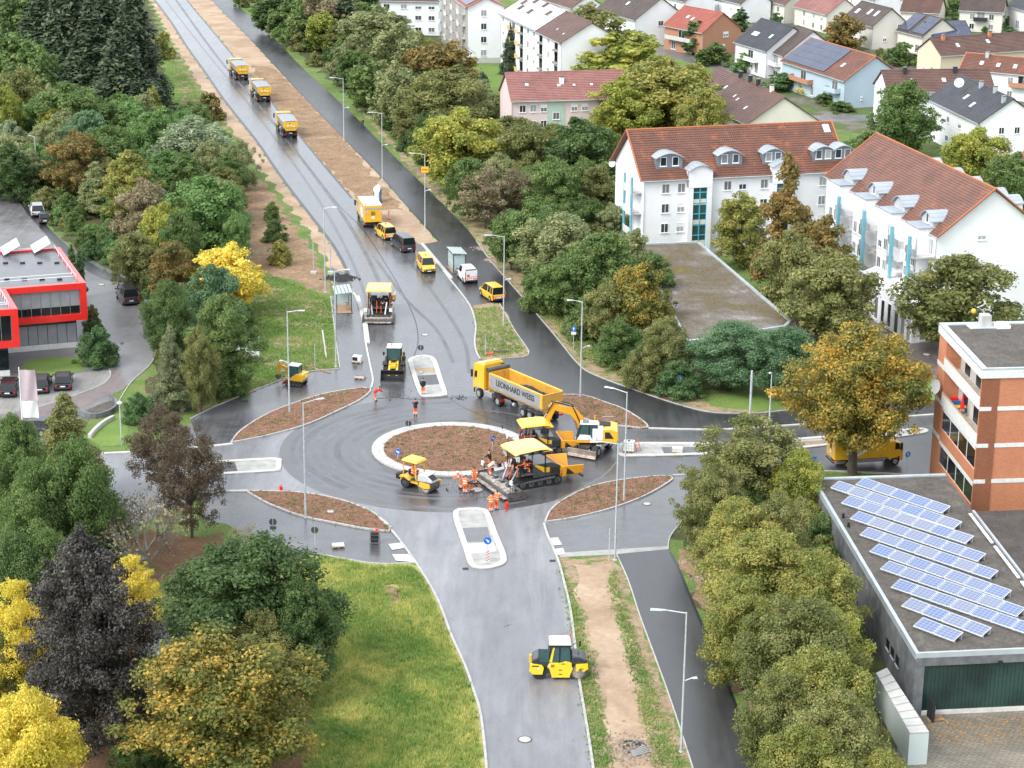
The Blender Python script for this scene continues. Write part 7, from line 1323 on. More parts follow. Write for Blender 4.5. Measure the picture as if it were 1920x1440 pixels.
for x, xt in ((-.75, -.6), (.05, .1), (.95, .85)):
    for s in (-1, 1): MB().cyl((x, s*.76, 1.35), (xt, s*.69, 2.72), .055, n=6).build('cab_post', MT['black'], R)
MB().add([(-.72, -.775, 1.42), (-.5, -.775, 1.42), (-.3, -.72, 2.6), (-.42, -.72, 2.6)], [(0, 1, 2, 3)]).build('yellow_stripe', MT['lemon'], R)
B(-.72, .97, -.8, .8, 2.7, 2.84).build('cab_base', MT['black'], R); MB().hexa([(-.72, -.78, 2.84), (.95, -.78, 2.84), (.95, .78, 2.84), (-.72, .78, 2.84)], [(-.66, -.7, 2.95), (.88, -.7, 2.95), (.88, .7, 2.95), (-.66, .7, 2.95)]).build('cab_roof', MT['roof_white'], R)
B(-1.5, -.72, -.84, -.8, 1.45, 2.45).build('open_door', MT['cabglass'], R); MB().path([(-1.5, -.83, 1.42), (-1.5, -.83, 2.5), (-.7, -.83, 2.5)], .03).build('door_frame', MT['black'], R)
MB().cyl((.9, .6, 2.95), (.9, .6, 3.13), .07).build('beacon', MT['orange_paint'], R); B(1.62, 1.75, .8, .85, 2.0, 2.45).build('mirror', MT['black'], R); MB().path([(.95, .75, 2.1), (1.7, .83, 2.4)], .02).build('mirror_arm', MT['black'], R)
B(-.1, .35, -.3, .3, 1.5, 1.9).build('seat', MT['yellow'], c_); B(-1.0, 1.1, -.5, .5, .35, 1.4).build('centre_frame', MT['grey_machine'], R)
CR = puta(R, (1046, 1266), 1, 1.06)
# ---- excavators
def arm(R, pts, w, hts, m_, name):
    m = MB(); rings = []
    for i, (x, z) in enumerate(pts):
        a = pts[max(0, i-1)]; b = pts[min(len(pts)-1, i+1)]; d = Vector((b[0]-a[0], b[1]-a[1])).normalized(); n_ = Vector((-d.y, d.x))*hts[i]/2
        rings.append([(x+n_.x, -w/2, z+n_.y), (x+n_.x, w/2, z+n_.y), (x-n_.x, w/2, z-n_.y), (x-n_.x, -w/2, z-n_.y)])
    m.loft(rings); return m.build(name, MT[m_], R, bevel=.02)
U = empty('wheeled_excavator', (0, 0, 0), 0, 'white and yellow wheeled excavator with raised arm and grey dozer blade', 'excavator'); R = U
ug = RD(66)
def rot(m): m.T = Matrix.Rotation(ug, 4, 'Z'); return m
rot(MB()).box(-1.9, 1.9, -.5, .5, .55, 1.0).build('undercarriage', MT['grey_machine'], R); rot(MB()).box(-1.6, .9, -1.22, -.75, .62, .98).box(-1.6, .9, .75, 1.22, .62, .98).build('side_step', MT['galv'], R)
for x in (1.3, -1.35):
    for s in (-1, 1):
        o = rot(MB()).cyl((x, s*.72, .52), (x, s*1.22, .52), .52, n=18).build('wheel', MT['rubber'], R, True); rot(MB()).cyl((x, s*1.2, .52), (x, s*1.24, .52), .27, n=12).build('rim', MT['steel'], o)
rot(MB()).loft([[(2.2, y, .15), (2.35, y, .15), (2.25, y, .4), (2.35, y, .85), (2.2, y, .85), (2.1, y, .45)] for y in (-1.35, 1.35)]).build('dozer_blade', MT['blade'], R); rot(MB()).path([(1.7, .5, .7), (2.2, .5, .5)], .12, 8).path([(1.7, -.5, .7), (2.2, -.5, .5)], .12, 8).build('blade_arm', MT['steel'], R)
MB().cyl((0, 0, .95), (0, 0, 1.2), .7, n=20).build('slew_ring', MT['black'], R)
MB().prism([(-2.2, 1.2), (-2.3, 1.5), (-2.25, 2.3), (-1.7, 2.45), (-.4, 2.35), (-.4, 1.2)], -1.2, 1.2, 'y').build('engine_housing', MT['yellow'], R, bevel=.08); MB().add([(-1.9, 1.207, 1.6), (-1.1, 1.207, 1.6), (-1.1, 1.207, 2.2), (-1.5, 1.207, 2.2)], [(0, 1, 2, 3)]).build('dark_panel', MT['text'], R)
B(-.4, 1.3, -1.2, .15, 1.2, 1.9).build('right_deck', MT['grey_machine'], R, bevel=.05); B(-.5, 1.5, .2, 1.24, 1.2, 1.42).build('yellow_sill', MT['yellow_deep'], R)
B(-.95, -.0, .24, 1.225, 1.4, 2.5).build('white_side', MT['white_paint'], R, bevel=.05)
c_ = MB().hexa([(-.4, .28, 1.42), (1.45, .28, 1.42), (1.45, 1.18, 1.42), (-.4, 1.18, 1.42)], [(-.4, .3, 2.85), (1.0, .3, 2.85), (1.0, 1.14, 2.85), (-.4, 1.14, 2.85)]).build('cab', MT['cabglass'], R)
for a, b in (((1.45, .3, 1.4), (1.0, .32, 2.85)), ((1.45, 1.18, 1.4), (1.0, 1.14, 2.85)), ((.3, 1.19, 1.4), (.3, 1.15, 2.85)), ((-.4, 1.19, 1.4), (-.4, 1.15, 2.85))): MB().cyl(a, b, .05, n=6).build('cab_post', MT['black'], R)
B(-.5, 1.1, .24, 1.2, 2.85, 2.97).build('cab_roof', MT['white_paint'], R, bevel=.04); B(.3, .9, .35, 1.05, 2.972, 2.99).build('roof_window', MT['cabglass'], R); MB().prism([(.0, 1.45), (1.4, 1.45), (1.1, 1.95), (.2, 1.9)], 1.19, 1.23, 'y').build('door_panel', MT['white_paint'], R)
B(-1.6, -.6, -.9, .2, 2.4, 2.5).build('engine_grille', MT['black'], R); MB().cyl((-.2, -.9, 1.9), (-.2, -.9, 3.1), .05).build('beacon_pole', MT['yellow'], R); MB().path([(-1.9, -1.1, 2.4), (-1.9, -1.1, 2.9), (-.8, -1.1, 2.9)], .03).build('handrail', MT['steel'], R)
arm(R, [(.9, 1.9), (1.1, 2.8), (1.8, 3.6), (3.3, 3.95)], .42, [.5, .75, .7, .5], 'yellow_deep', 'boom'); bm_ = bpy.data.objects['boom']; bm_.location.y = -.35
st_ = arm(R, [(3.1, 4.3), (3.5, 4.1), (3.9, 3.0), (4.2, 2.0)], .34, [.35, .6, .45, .28], 'yellow_deep', 'stick'); st_.location.y = -.35
MB().cyl((1.2, -.35, 1.5), (1.8, -.35, 3.3), .1).build('boom_ram', MT['steel'], R); MB().cyl((2.0, -.35, 4.1), (3.2, -.35, 4.4), .09).build('stick_ram', MT['steel'], R); MB().cyl((3.7, -.35, 4.0), (4.4, -.35, 2.8), .08).build('bucket_ram', MT['steel'], R)
MB().path([(1.1, -.1, 2.6), (1.8, -.1, 4.1), (2.8, -.1, 4.4), (3.5, -.1, 4.5), (4.1, -.1, 3.4)], .06).path([(1.1, -.6, 2.6), (1.8, -.6, 4.1), (2.8, -.6, 4.4)], .05).build('hoses', MT['cable'], R)
MB().prism([(3.9, 2.0), (4.6, 2.0), (4.7, 1.3), (4.1, .95), (3.7, 1.3)], -.75, .05, 'y').build('bucket', MT['dirty_steel'], R, bevel=.03)
puta(R, (1110, 846), 178, 1.18)
R = empty('mini_excavator', (0, 0, 0), 0, 'small yellow mini excavator with white cab beside the tall lamp post', 'excavator'); tracks(R, -.95, .95, .45, .3, .45)
B(-.7, .7, -.45, .45, .3, .5).build('track_frame', MT['grey_machine'], R); MB().prism([(-1.0, .62), (-1.15, .9), (-1.1, 1.4), (-.35, 1.45), (.6, .75), (.6, .62)], -.72, .72, 'y').build('engine_cover', MT['yellow'], R, bevel=.07); B(-1.165, -1.13, -.3, .2, .95, 1.2).build('white_emblem', MT['reflect'], R)
B(-1.0, .7, -.7, .7, .5, .62).build('belly', MT['grey_machine'], R); B(-.5, .62, -.3, .66, .8, 2.2).build('cab', MT['cabglass'], R, bevel=.05); B(-.56, .66, -.34, .7, 2.2, 2.32).build('cab_roof', MT['white_paint'], R, bevel=.05)
for x in (-.5, .62):
    for y in (-.3, .66): MB().cyl((x, y, .8), (x, y, 2.2), .045, n=6).build('cab_post', MT['black'], R)
arm(R, [(.75, .8), (1.1, 1.7), (1.9, 2.0)], .2, [.3, .34, .22], 'yellow_deep', 'boom'); arm(R, [(1.75, 2.2), (2.0, 2.0), (2.1, .9)], .17, [.2, .28, .16], 'yellow_deep', 'stick'); MB().prism([(1.9, .95), (2.3, .95), (2.35, .6), (2.0, .45), (1.8, .6)], -.25, .25, 'y').build('bucket', MT['dirty_steel'], R)
B(1.2, 1.28, -.8, .8, .08, .4).build('dozer_blade', MT['orange_paint'], R); MB().path([(.7, .4, .3), (1.2, .4, .25)], .05).path([(.7, -.4, .3), (1.2, -.4, .25)], .05).build('blade_arm', MT['dirty_steel'], R)
puta(R, (556, 722), 160, 1.1)
# ------------------------------------------------------------------ street furniture
lamp_cat = 'street lamp'
def lamp(base, top, head, small=None, label='', h=None, r=.09):
    p = at(*base)
    lo, hi = 0, 30
    for _ in range(40):
        m_ = (lo+hi)/2
        if px((p.x, p.y, m_))[1] > top[1]: lo = m_
        else: hi = m_
    H_ = lo; R = empty('street_lamp', (p.x, p.y, 0), 0, label, lamp_cat, 'street lamps along the new roads'); MB().cyl((0, 0, 0), (0, 0, 1.2), r*1.25, r*1.25, 10).cyl((0, 0, 1.2), (0, 0, H_), r*1.05, r*.6, 10).build('mast', MT['galv'], R, True)
    MB().cyl((0, 0, 0), (0, 0, .05), .22, n=12).build('base_plate', MT['galv'], R)
    def armto(hd, L, z, nm):
        a = MB(); x, y = math.cos(hd), math.sin(hd); a.cyl((0, 0, z-.08), (x*L*.6, y*L*.6, z+.12), .045, n=6); o = a.build('arm', MT['galv'], R)
        b = MB(); b.T = Matrix.Translation((x*L*.6, y*L*.6, z+.12)) @ Matrix.Rotation(hd, 4, 'Z'); b.hexa([(0, -.07, -.04), (L*.42, -.17, -.03), (L*.42, .17, -.03), (0, .07, -.04)], [(0, -.05, .05), (L*.4, -.13, .06), (L*.4, .13, .06), (0, .05, .05)]); b.build(nm, MT['galv'], R, bevel=.015)
        c = MB(); c.T = b.T; c.box(L*.1, L*.38, -.1, .1, -.055, -.042); c.build('lens', MT['reflect'], R)
    if head: armto(head[0] if abs(head[0]) < 7 else head[0], head[1], H_, 'lamp_head')
    if small: armto(small[0], small[1], H_*(small[2] if len(small) > 2 else .52), 'small_lamp_head')
    return R, H_
Lp = [((645, 262), (645, 147), (PI*1.0, 2.4), (0.1, 1.0), 'tall lamp farthest up the right carriageway'), ((717, 337), (715, 212), (PI, 2.2), (.1, .9), 'second tall lamp from the top along the right carriageway'), ((797, 431), (797, 289), (PI, 2.3), (.1, .9), 'tall lamp carrying a small yellow sign'), ((944, 612), (943, 443), (PI, 2.5), (.1, .9), 'tall lamp in the little grass island'),
 ((1088, 746), (1090, 565), (PI, 1.7), (.5, 1.1), 'tall lamp at the tip of the north east bed'), ((1170, 940), (1173, 735), (RD(150), 2.4), None, 'tall lamp standing in the south east bed'), ((1153, 1050), (1156, 831), (PI, 2.5), None, 'tall lamp at the concrete strip by the dark path'), ((1277, 1410), (1284, 1148), (RD(176), 2.6), (.2, 1.0), 'tall lamp nearest the camera on the verge'),
 ((610, 548), (608, 390), (.05, 1.7), None, 'tall lamp on the field side of the carriageway'), ((630, 688), (627, 508), (.2, 1.8), None, 'tall lamp beside the left bus shelter'), ((543, 773), (539, 584), (0, 1.9), (2.9, 1.0, .5), 'tall lamp in the north west bed by the mini excavator'), ((573, 970), (569, 755), (.5, 2.1), None, 'tall lamp in the south west bed'),
 ((1442, 800), (1443, 698), (-2.0, .8), None, 'short lamp on the kerb of the east arm'), ((71, 360), (66, 256), (PI, .9), None, 'lamp by the parked cars on the left street')]
lroots = [lamp(*a) for a in Lp]
q = lroots[2][0]; zz = lroots[2][1]*.8; B(-.55, .55, -.12, -.09, zz-.45, zz+.45).build('yellow_sign', MT['yellow'], q); B(-.4, .4, -.135, -.125, zz-.1, zz+.05).build('sign_text', MT['red'], q)
def post(base, h, label, r=.05, name='post', cat='post', m_='galv'):
    p = at(*base); R = MB().cyl((0, 0, 0), (0, 0, h), r, n=10).build(name, MT[m_], label=label, cat=cat); R.location = p; return R
post((1406, 779), 5.2, 'thick bare grey mast without a head by the east path', .13, 'mast', 'mast'); post((1506, 768), 3.2, 'thin post behind the short lamp', .05)
for (a, b, l) in (((588, 513), (587, 455), 'temporary post on a concrete foot, left of two in the field'), ((620, 513), (619, 448), 'temporary post on a concrete foot, right of two in the field')):
    p = at(*a); R = empty('temporary_post', p, 0, l, 'post'); MB().cyl((0, 0, .2), (0, 0, 4.6), .06).build('pole', MT['galv'], R); B(-.4, .4, -.4, .4, 0, .3).build('foot', MT['concrete'], R)
post((591, 692), 3.0, 'thin grey post in the grass beside the mini excavator'); o = post((612, 670), 3.4, 'leaning white post in the grass by the bus shelter path', .09, m_='white_paint'); o.rotation_euler = (0, -.12, 0)
post((1142, 1052), 3.2, 'thin grey post beside the tall lamp at the concrete strip'); post((910, 668), 2.4, 'thin post on the small grass island'); post((548, 1325), 3.0, 'grey post under the dark maple, partly hidden')
p = at(228, 835); R = empty('ball_lamp', p, 0, 'low path lamp with pale disc head beside the grass strip', 'street lamp'); MB().cyl((0, 0, 0), (0, 0, 4.6), .06).build('mast', MT['galv'], R); MB().cyl((0, 0, 4.55), (0, 0, 4.75), .18, .3, 16).cyl((0, 0, 4.75), (0, 0, 4.9), .3, .12, 16).build('lamp_head', MT['reflect'], R, True)
def sign(base, h, face, label, r=.32, col='sign_blue', arrow=None, plate=False, rect=None, split=False, back=False):
    p = at(*base); R = empty('road_sign', (p.x, p.y, .1), RD(face), label, 'road sign'); MB().cyl((0, 0, 0), (0, 0, h), .035, n=8).build('pole', MT['galv'], R)
    if rect: B(-rect[0], rect[0], -.07, -.045, h-rect[1], h).build('board', MT[col], R)
    else:
        d = MB().cyl((0, -.05, h-r), (0, -.075, h-r), r, n=24).build('disc', MT[col], R); MB().cyl((0, -.0755, h-r), (0, -.079, h-r), r*.93, n=24).build('disc_face', MT[col] if not back else MT['grey_machine'], d)
        if arrow is not None:
            m = MB(); m.T = Matrix.Translation((0, 0, h-r)) @ Matrix.Rotation(arrow, 4, 'Y'); m.prism([(-.05, -.2), (.05, -.2), (.05, .04), (.15, .04), (0, .22), (-.15, .04), (-.05, .04)], -.088, -.082, 'y'); m.build('arrow', MT['reflect'], d)
        if split: MB().box(-.02, .02, -.09, -.08, h-2*r, h).build('pole_line', MT['galv'], d)
    if plate: B(-.3, .3, -.075, -.05, h-2*r-.4, h-2*r-.06).build('plate', MT['reflect'] if plate == 1 else MT['grey_machine'], R)
    return R
sign((746, 866), 1.35, -10, 'blue round sign with white arrow at the left of the central island', arrow=RD(120)); sign((923, 850), 1.9, 55, 'blue arrow sign at the right of the central island, seen edge on', arrow=RD(120)); sign((914, 1058), 2.6, 0, 'blue arrow sign above a red and white marker on the south island', arrow=RD(135), r=.36)
sign((789, 676), 1.9, 0, 'grey back of a round sign at the tip of the north island', col='grey_machine', split=True, r=.36); sign((766, 806), 1.0, 0, 'grey back of a round sign at the far side of the central island', col='grey_machine', split=True, r=.34); sign((513, 1022), 2.6, 0, 'grey back of a round sign with plate on the wet path', col='grey_machine', plate=2, split=True, r=.36); sign((591, 1036), 2.5, 0, 'grey back of a single round sign on the wet path', col='grey_machine', split=True, r=.34)
sign((1075, 656), 2.9, 0, 'blue pedestrian sign with white plate beside the dark path', plate=1, arrow=0); sign((1273, 748), 2.7, 0, 'blue round sign before the dark hedge bush', arrow=RD(90)); sign((1699, 889), 2.4, 30, 'blue round sign between service truck and brick building', arrow=0); sign((1526, 878), 1.2, 0, 'small blue sign left of the service truck', rect=(.2, .6)); sign((942, 812), .9, 0, 'short grey marker on the kerb of the central island', col='grey_machine', rect=(.06, .5))
def beacon(base, label, foot='red', lampb=False):
    p = at(*base); R = empty('warning_beacon', p, 0, label, 'warning beacon'); B(-.4, .4, -.2, .2, 0, .12).build('foot', MT[foot], R); B(-.125, .125, -.03, .03, .12, 1.25).build('board', MT['reflect'], R); m = MB()
    for k in range(4): z = .2+k*.27; m.add([(-.125, -.035, z), (.125, -.035, z+.16), (.125, -.035, z+.29), (-.125, -.035, z+.13)], [(0, 1, 2, 3)])
    m.build('red_stripes', MT['red'], R)
    if lampb: MB().cyl((0, -.05, 1.36), (0, .05, 1.36), .1, n=12).build('lamp', MT['yellow'], R)
beacon((729, 411), 'red and white beacon with yellow lamp beside the box truck', lampb=True); beacon((914, 1056), 'red and white marker under the blue arrow on the south island', 'concrete')
# flag
p = at(44, 823); R = empty('flag', (p.x, p.y, 0), 0, 'pale mauve and white banner flag on a white pole', 'flag'); MB().cyl((0, 0, 0), (0, 0, 8.0), .07, .05, 10).build('pole', MT['white_paint'], R, True)
def wav(n, z0, z1, m_):
    mb = MB(); K = 12; vs = []
    for i in range(K+1):
        for j in range(n+1): u = i/K; v = j/n; vs.append((.06+1.75*u-.15*u*(1-v), .16*math.sin(u*7+v*3)*u, z1+(z0-z1)*v-(.35*math.sin(u*3.1+.3) if m_ == 'reflect' and j == 0 else 0)*0))
    mb.add(vs, [(i*(n+1)+j, (i+1)*(n+1)+j, (i+1)*(n+1)+j+1, i*(n+1)+j+1) for i in range(K) for j in range(n)]); return mb
MT['mauve'] = mat('mauve_cloth', (.48, .38, .42), .8, .05); wav(8, 4.3, 7.7, 'm').build('flag_top', MT['mauve'], R, True); wav(6, 2.4, 4.3, 'reflect').build('flag_bottom', MT['white_paint'], R, True)
# information boards
for (a, l, hd) in (((474, 683), 'white project board with blue flag emblem by the field', 0), ((452, 682), 'second project board half hidden by the bush', 0)):
    p = at(*a); R = empty('information_board', p, RD(-6), l, 'notice board')
    B(-.85, .85, -.05, 0, .9, 3.4).build('panel', MT['white_paint'], R)
    for s in (-1, 1): MB().cyl((s*.86, 0, 0), (s*.86, 0, 3.45), .05).build('post', MT['galv'], R)
    if hd == 0 and a[0] > 460: B(-.72, -.4, -.056, -.052, 2.95, 3.2).build('blue_emblem', MT['sign_blue'], R)
    m = MB()
    for k in range(9): m.box(-.5, .5-.1*(k % 3), -.056, -.052, 1.3+k*.17, 1.34+k*.17)
    m.build('text_lines', MT['tipper_grey'], R)
# bus shelters
def shelter(c, hd, label, slat=5, w=3.6, d=1.9, h=2.5):
    p = at(*c); R = empty('bus_shelter', (p.x, p.y, .06), RD(hd), label, 'bus shelter'); B(-w/2-.2, w/2+.2, -d/2-.2, d/2+.2, 0, .03).build('paving', G['sand'], R)
    for x in (-w/2, w/2):
        for y in (-d/2, d/2): B(x-.05, x+.05, y-.05, y+.05, .03, h).build('post', MT['dark_paint'], R)
    for k in range(slat): B(-w/2-.25, w/2+.25, -d/2-.2+k*(d+.4)/slat, -d/2-.2+(k+.82)*(d+.4)/slat, h+.02+k*.04, h+.1+k*.04).build('roof_panel', MT['roofglass'], R)
    B(-w/2, w/2, d/2-.1, d/2, h-.05, h+.02).box(-w/2, w/2, -d/2, -d/2+.1, h-.1, h+.015).build('roof_beam', MT['dark_paint'], R)
    B(-w/2+.06, w/2-.06, d/2-.02, d/2+.0, .25, h-.15).build('back_pane', MT['shelterglass'], R); B(-w/2-.01, -w/2+.01, -d/2+.06, d/2-.06, .25, h-.15).build('side_pane', MT['shelterglass'], R); B(-w/2+.4, w/2-.6, d/2-.5, d/2-.15, .45, .5).build('bench', MT['wood'], R); return R
MT['roofglass'] = mat('shelter_roof', (.35, .4, .4), .3, .1); m_, nt_, p_ = newmat('shelter_glass'); p_.inputs['Base Color'].default_value = (.55, .68, .68, 1); p_.inputs['Roughness'].default_value = .15; p_.inputs['Alpha'].default_value = .6; MT['shelterglass'] = m_
shelter((643, 580), -80, 'bus shelter with slatted silver roof on the left pavement'); shelter((856, 505), 105, 'bus shelter with green glass roof beside the white van', d=1.7, w=3.4)
# toilet
p = at(708, 379); R = empty('portable_toilet', (p.x, p.y, 0), RD(-10), 'white and blue portable toilet behind the box truck', 'portable toilet'); B(-.55, .55, -.55, .55, 0, 2.15).build('cabin', MT['blue_plastic'], R, bevel=.05); B(-.36, .36, -.57, -.55, .1, 2.05).build('door', MT['white_paint'], R); MB().cyl((0, .55, 2.15), (0, -.6, 2.15), .56, n=20).build('roof', MT['white_paint'], R, True); B(.2, .3, -.59, -.57, 1.0, 1.12).build('latch', MT['black'], R)
# pallets, tanks, crates
def pallet(R, w=1.2, d=.8, n=5):
    for k in range(n): B(-w/2, w/2, -d/2+k*d/n, -d/2+(k+.75)*d/n, .11, .135).build('board', MT['wood'], R)
    for x in (-w/2+.06, 0, w/2-.06): B(x-.06, x+.06, -d/2, d/2-.03, 0, .11).build('bearer', MT['wood'], R)
p = at(1179, 848); R = empty('water_container', (p.x, p.y, .1), RD(-8), 'white caged water container on a pallet at the tip of the east island', 'water tank'); pallet(R, 1.2, 1.0); B(-.58, .58, -.48, .48, .16, 1.15).build('tank', MT['reflect'], R, bevel=.06); m = MB()
for z in (.2, .5, .8, 1.12): m.path([(-.62, -.52, z), (.62, -.52, z), (.62, .52, z), (-.62, .52, z), (-.62, -.52, z)], .014, 4)
for x in (-.62, -.3, 0, .3, .62): m.cyl((x, -.52, .15), (x, -.52, 1.15), .014, n=4)
for y in (-.25, .1, .4): m.cyl((.62, y, .15), (.62, y, 1.15), .014, n=4)
m.build('cage', MT['steel'], R); MB().cyl((0, 0, 1.15), (0, 0, 1.22), .15).build('cap', MT['black'], R); MB().sphere((.05, -.1, .06), .4, (1.3, .6, .15)).build('hose_coil', MT['cable'], R)
p = at(1194, 846); R = empty('orange_barrier', (p.x, p.y, .1), RD(40), 'orange wooden trestle leaning on the water container', 'trestle')
for s in (-1, 1): MB().cyl((s*.3, -.3, 0), (s*.25, .2, 1.2), .04, n=5).build('leg', MT['orange_paint'], R)
for z in (.3, .6, .9): MB().cyl((-.3, -.3+z*.4, z), (.3, -.3+z*.4, z), .03, n=5).build('rung', MT['orange_paint'], R)
def slabs(c, label, n=3, hd=0, w=1.1, top='slab'):
    p = at(*c); R = empty('slab_pallet', (p.x, p.y, .04), RD(hd), label, 'pallet of slabs'); pallet(R)
    for k in range(n): B(-w/2, w/2, -.38, .38, .14+k*.14, .14+(k+1)*.14-.015).build('slab', MT['stone'], R)
    return R
slabs((1270, 849), 'pallet of grey slabs on the east island', 3, -8); R = slabs((675, 710), 'low pallet of pale slabs with dark top, nearer the bed', 2, -12); B(-.5, .5, -.36, .36, .43, .46).build('dark_cover', MT['grey_machine'], R); R = slabs((670, 680), 'pallet with dark wrapped block and white lid, farther one', 1, -12); B(-.5, .1, -.36, .36, .3, .75).build('wrapped_block', MT['black'], R, bevel=.05); B(-.52, .52, -.38, .38, .75, .82).build('white_lid', MT['white_paint'], R); B(.12, .5, -.36, .36, .3, .74).build('white_block', MT['white_paint'], R)
slabs((634, 1026), 'wooden pallet with pale slabs on the wet path', 1, 12)
p = at(703, 1018); R = empty('wire_crate', (p.x, p.y, .02), RD(-3), 'tall wire crate with dark bags and a red canister on the wet path', 'crate'); m = MB()
for x in (-.42, .42):
    for y in (-.38, .38): m.cyl((x, y, 0), (x, y, 1.35), .03, n=5)
for z in (.12, .5, .9, 1.3): m.path([(-.42, -.38, z), (.42, -.38, z), (.42, .38, z), (-.42, .38, z), (-.42, -.38, z)], .02, 4)
m.build('frame', MT['steel'], R); B(-.38, .38, -.34, .34, .14, 1.1).build('bags', MT['black'], R, bevel=.1); B(.05, .3, -.2, .1, 1.1, 1.4).build('canister', MT['red'], R, bevel=.04)
def canister(c, label, h=.55):
    p = at(*c); R = empty('red_canister', (p.x, p.y, .12), .3, label, 'canister'); MB().cyl((0, 0, 0), (0, 0, h), .17, n=12).build('body', MT['red'], R, bevel=.03); MB().path([(-.1, 0, h), (-.1, 0, h+.12), (.1, 0, h+.12), (.1, 0, h)], .025).build('handle', MT['red'], R)
canister((950, 958), 'red canister on the road right of the two orange workers', .75); canister((527, 921), 'red canister on the edge of the south west bed', .4)
# manholes and gullies
def manhole(c, label, r=.42, ring='kerb', z=.03):
    p = at(*c); R = empty('manhole', (p.x, p.y, z), 0, label, 'manhole cover'); MB().cyl((0, 0, -.02), (0, 0, .012), r*1.25, n=28).build('frame', MT['dirty_steel'], R); MB().cyl((0, 0, .0), (0, 0, .02), r, n=28).build('lid', MT['concrete'], R)
manhole((984, 1387), 'round manhole cover on the south arm', .45); manhole((797, 628), 'manhole on the north arm behind the island', .4); manhole((894, 919), 'pale sunk manhole at the feet of the work crew', .55, z=.04); manhole((190, 534), 'manhole on the left street by the cypress', .4); manhole((1737, 665), 'manhole on the red paving by the brick building', .4); manhole((1213, 945), 'manhole on the path beside the south east bed', .35); manhole((620, 961), 'pale lid in the south west bed', .35, z=.12); manhole((789, 700), 'small black lid on the north island', .25, z=.12)
for c in ((873, 1067), (1036, 1052), (1180, 803)):
    p = at(*c); R = empty('road_gully', (p.x, p.y, .03), .1, {873: 'grate beside the south island kerb', 1036: 'grate at the right kerb of the south arm', 1180: 'grate at the kerb of the north east bed'}[c[0]], 'drain'); B(-.28, .28, -.25, .25, 0, .012).build('frame', MT['dirty_steel'], R)
    for k in range(5): B(-.24, .24, -.2+k*.09, -.15+k*.09, .012, .02).build('bar', MT['black'], R)
p = at(1190, 1408); R = empty('covered_pit', (p.x, p.y, .02), .2, 'dug pit in the verge covered by old boards', 'pit')
MB().cyl((0, .6, .0), (0, .6, .02), 1.1, n=12).build('hollow', MT['asphalt_load'], R)
for k in range(5): o = B(-.75, .75, -.07, .07, .03, .08).build('board', MT['tipper_grey'], R); o.location = (.3, -.7+k*.22, .02); o.rotation_euler = (0, 0, .35+.05*k)
p = at(935, 662); R = empty('steel_barrier', (p.x+.3, p.y, 0), .1, 'dark folded barrier lying on the small grass island', 'barrier')
for k in range(3): MB().cyl((-.9+k*.6, -.2, .1), (-.6+k*.6, .3, .35), .05).build('leg', MT['dirty_steel'], R)
B(-1, 1, -.05, .05, .2, .32).build('rail', MT['dirty_steel'], R)
p = at(919, 664); R = B(-.5, .4, -.3, .3, 0, .08).build('red_sheet', MT['red'], label='red plastic sheet lying on the small grass island', cat='sheet'); R.location = (p.x, p.y, .05)
for i, (a, b, l) in enumerate((((440, 745), (480, 733), 'yellow board edging lying along the path kerb'), ((575, 687), (620, 700), 'timber lying in the grass by the path'), ((420, 752), (455, 741), 'second yellow board beside the path kerb'))):
    A_, B2 = at(*a), at(*b); MB().cyl(A_+Vector((0, 0, .08)), B2+Vector((0, 0, .08)), .07, n=4).build('timber', MT['wood'], label=l, cat='board')
p = at(560, 700); 
for i, (a, b) in enumerate((((1192, 985), (1200, 970)),)):
    pass
# plate compactor beside the paver
p = at(936, 878); R = empty('plate_compactor', (p.x, p.y, .06), .4, 'dark plate compactor on the island kerb beside the paver', 'plate compactor'); B(-.35, .35, -.25, .25, 0, .08).build('plate', MT['dirty_steel'], R); B(-.2, .2, -.2, .2, .1, .5).build('engine', MT['black'], R, bevel=.04); MB().path([(-.3, -.15, .2), (-.9, -.15, .9), (-.9, .15, .9), (-.3, .15, .2)], .025).build('handle', MT['black'], R)
# curved white handrail at left grass strip, gravel border wall
q = C([(168, 822), (180, 808), (196, 795), (213, 786)]); kerb('bench_wall', q, .35, 0, .45, m=G['whiteslab'], step=.8)
q = C([(150, 778), (175, 785), (200, 780), (216, 770), (218, 758), (206, 748)]); kerb('stone_wall', q, .25, 0, .6, m=MT['board_concrete'], step=.6)
q = P([(250, 505), (262, 522), (272, 560), (277, 590)]); kerb('stone_wall', q, .5, 0, .9, m=MT['board_concrete'], step=.7)
for q, h in ((P([(1660, 665), (1701, 664)]), 1.4), (P([(1665, 690), (1725, 697)]), 1.0)): kerb('retaining_wall', q, .35, 0, h, m=MT['board_concrete'], step=2)
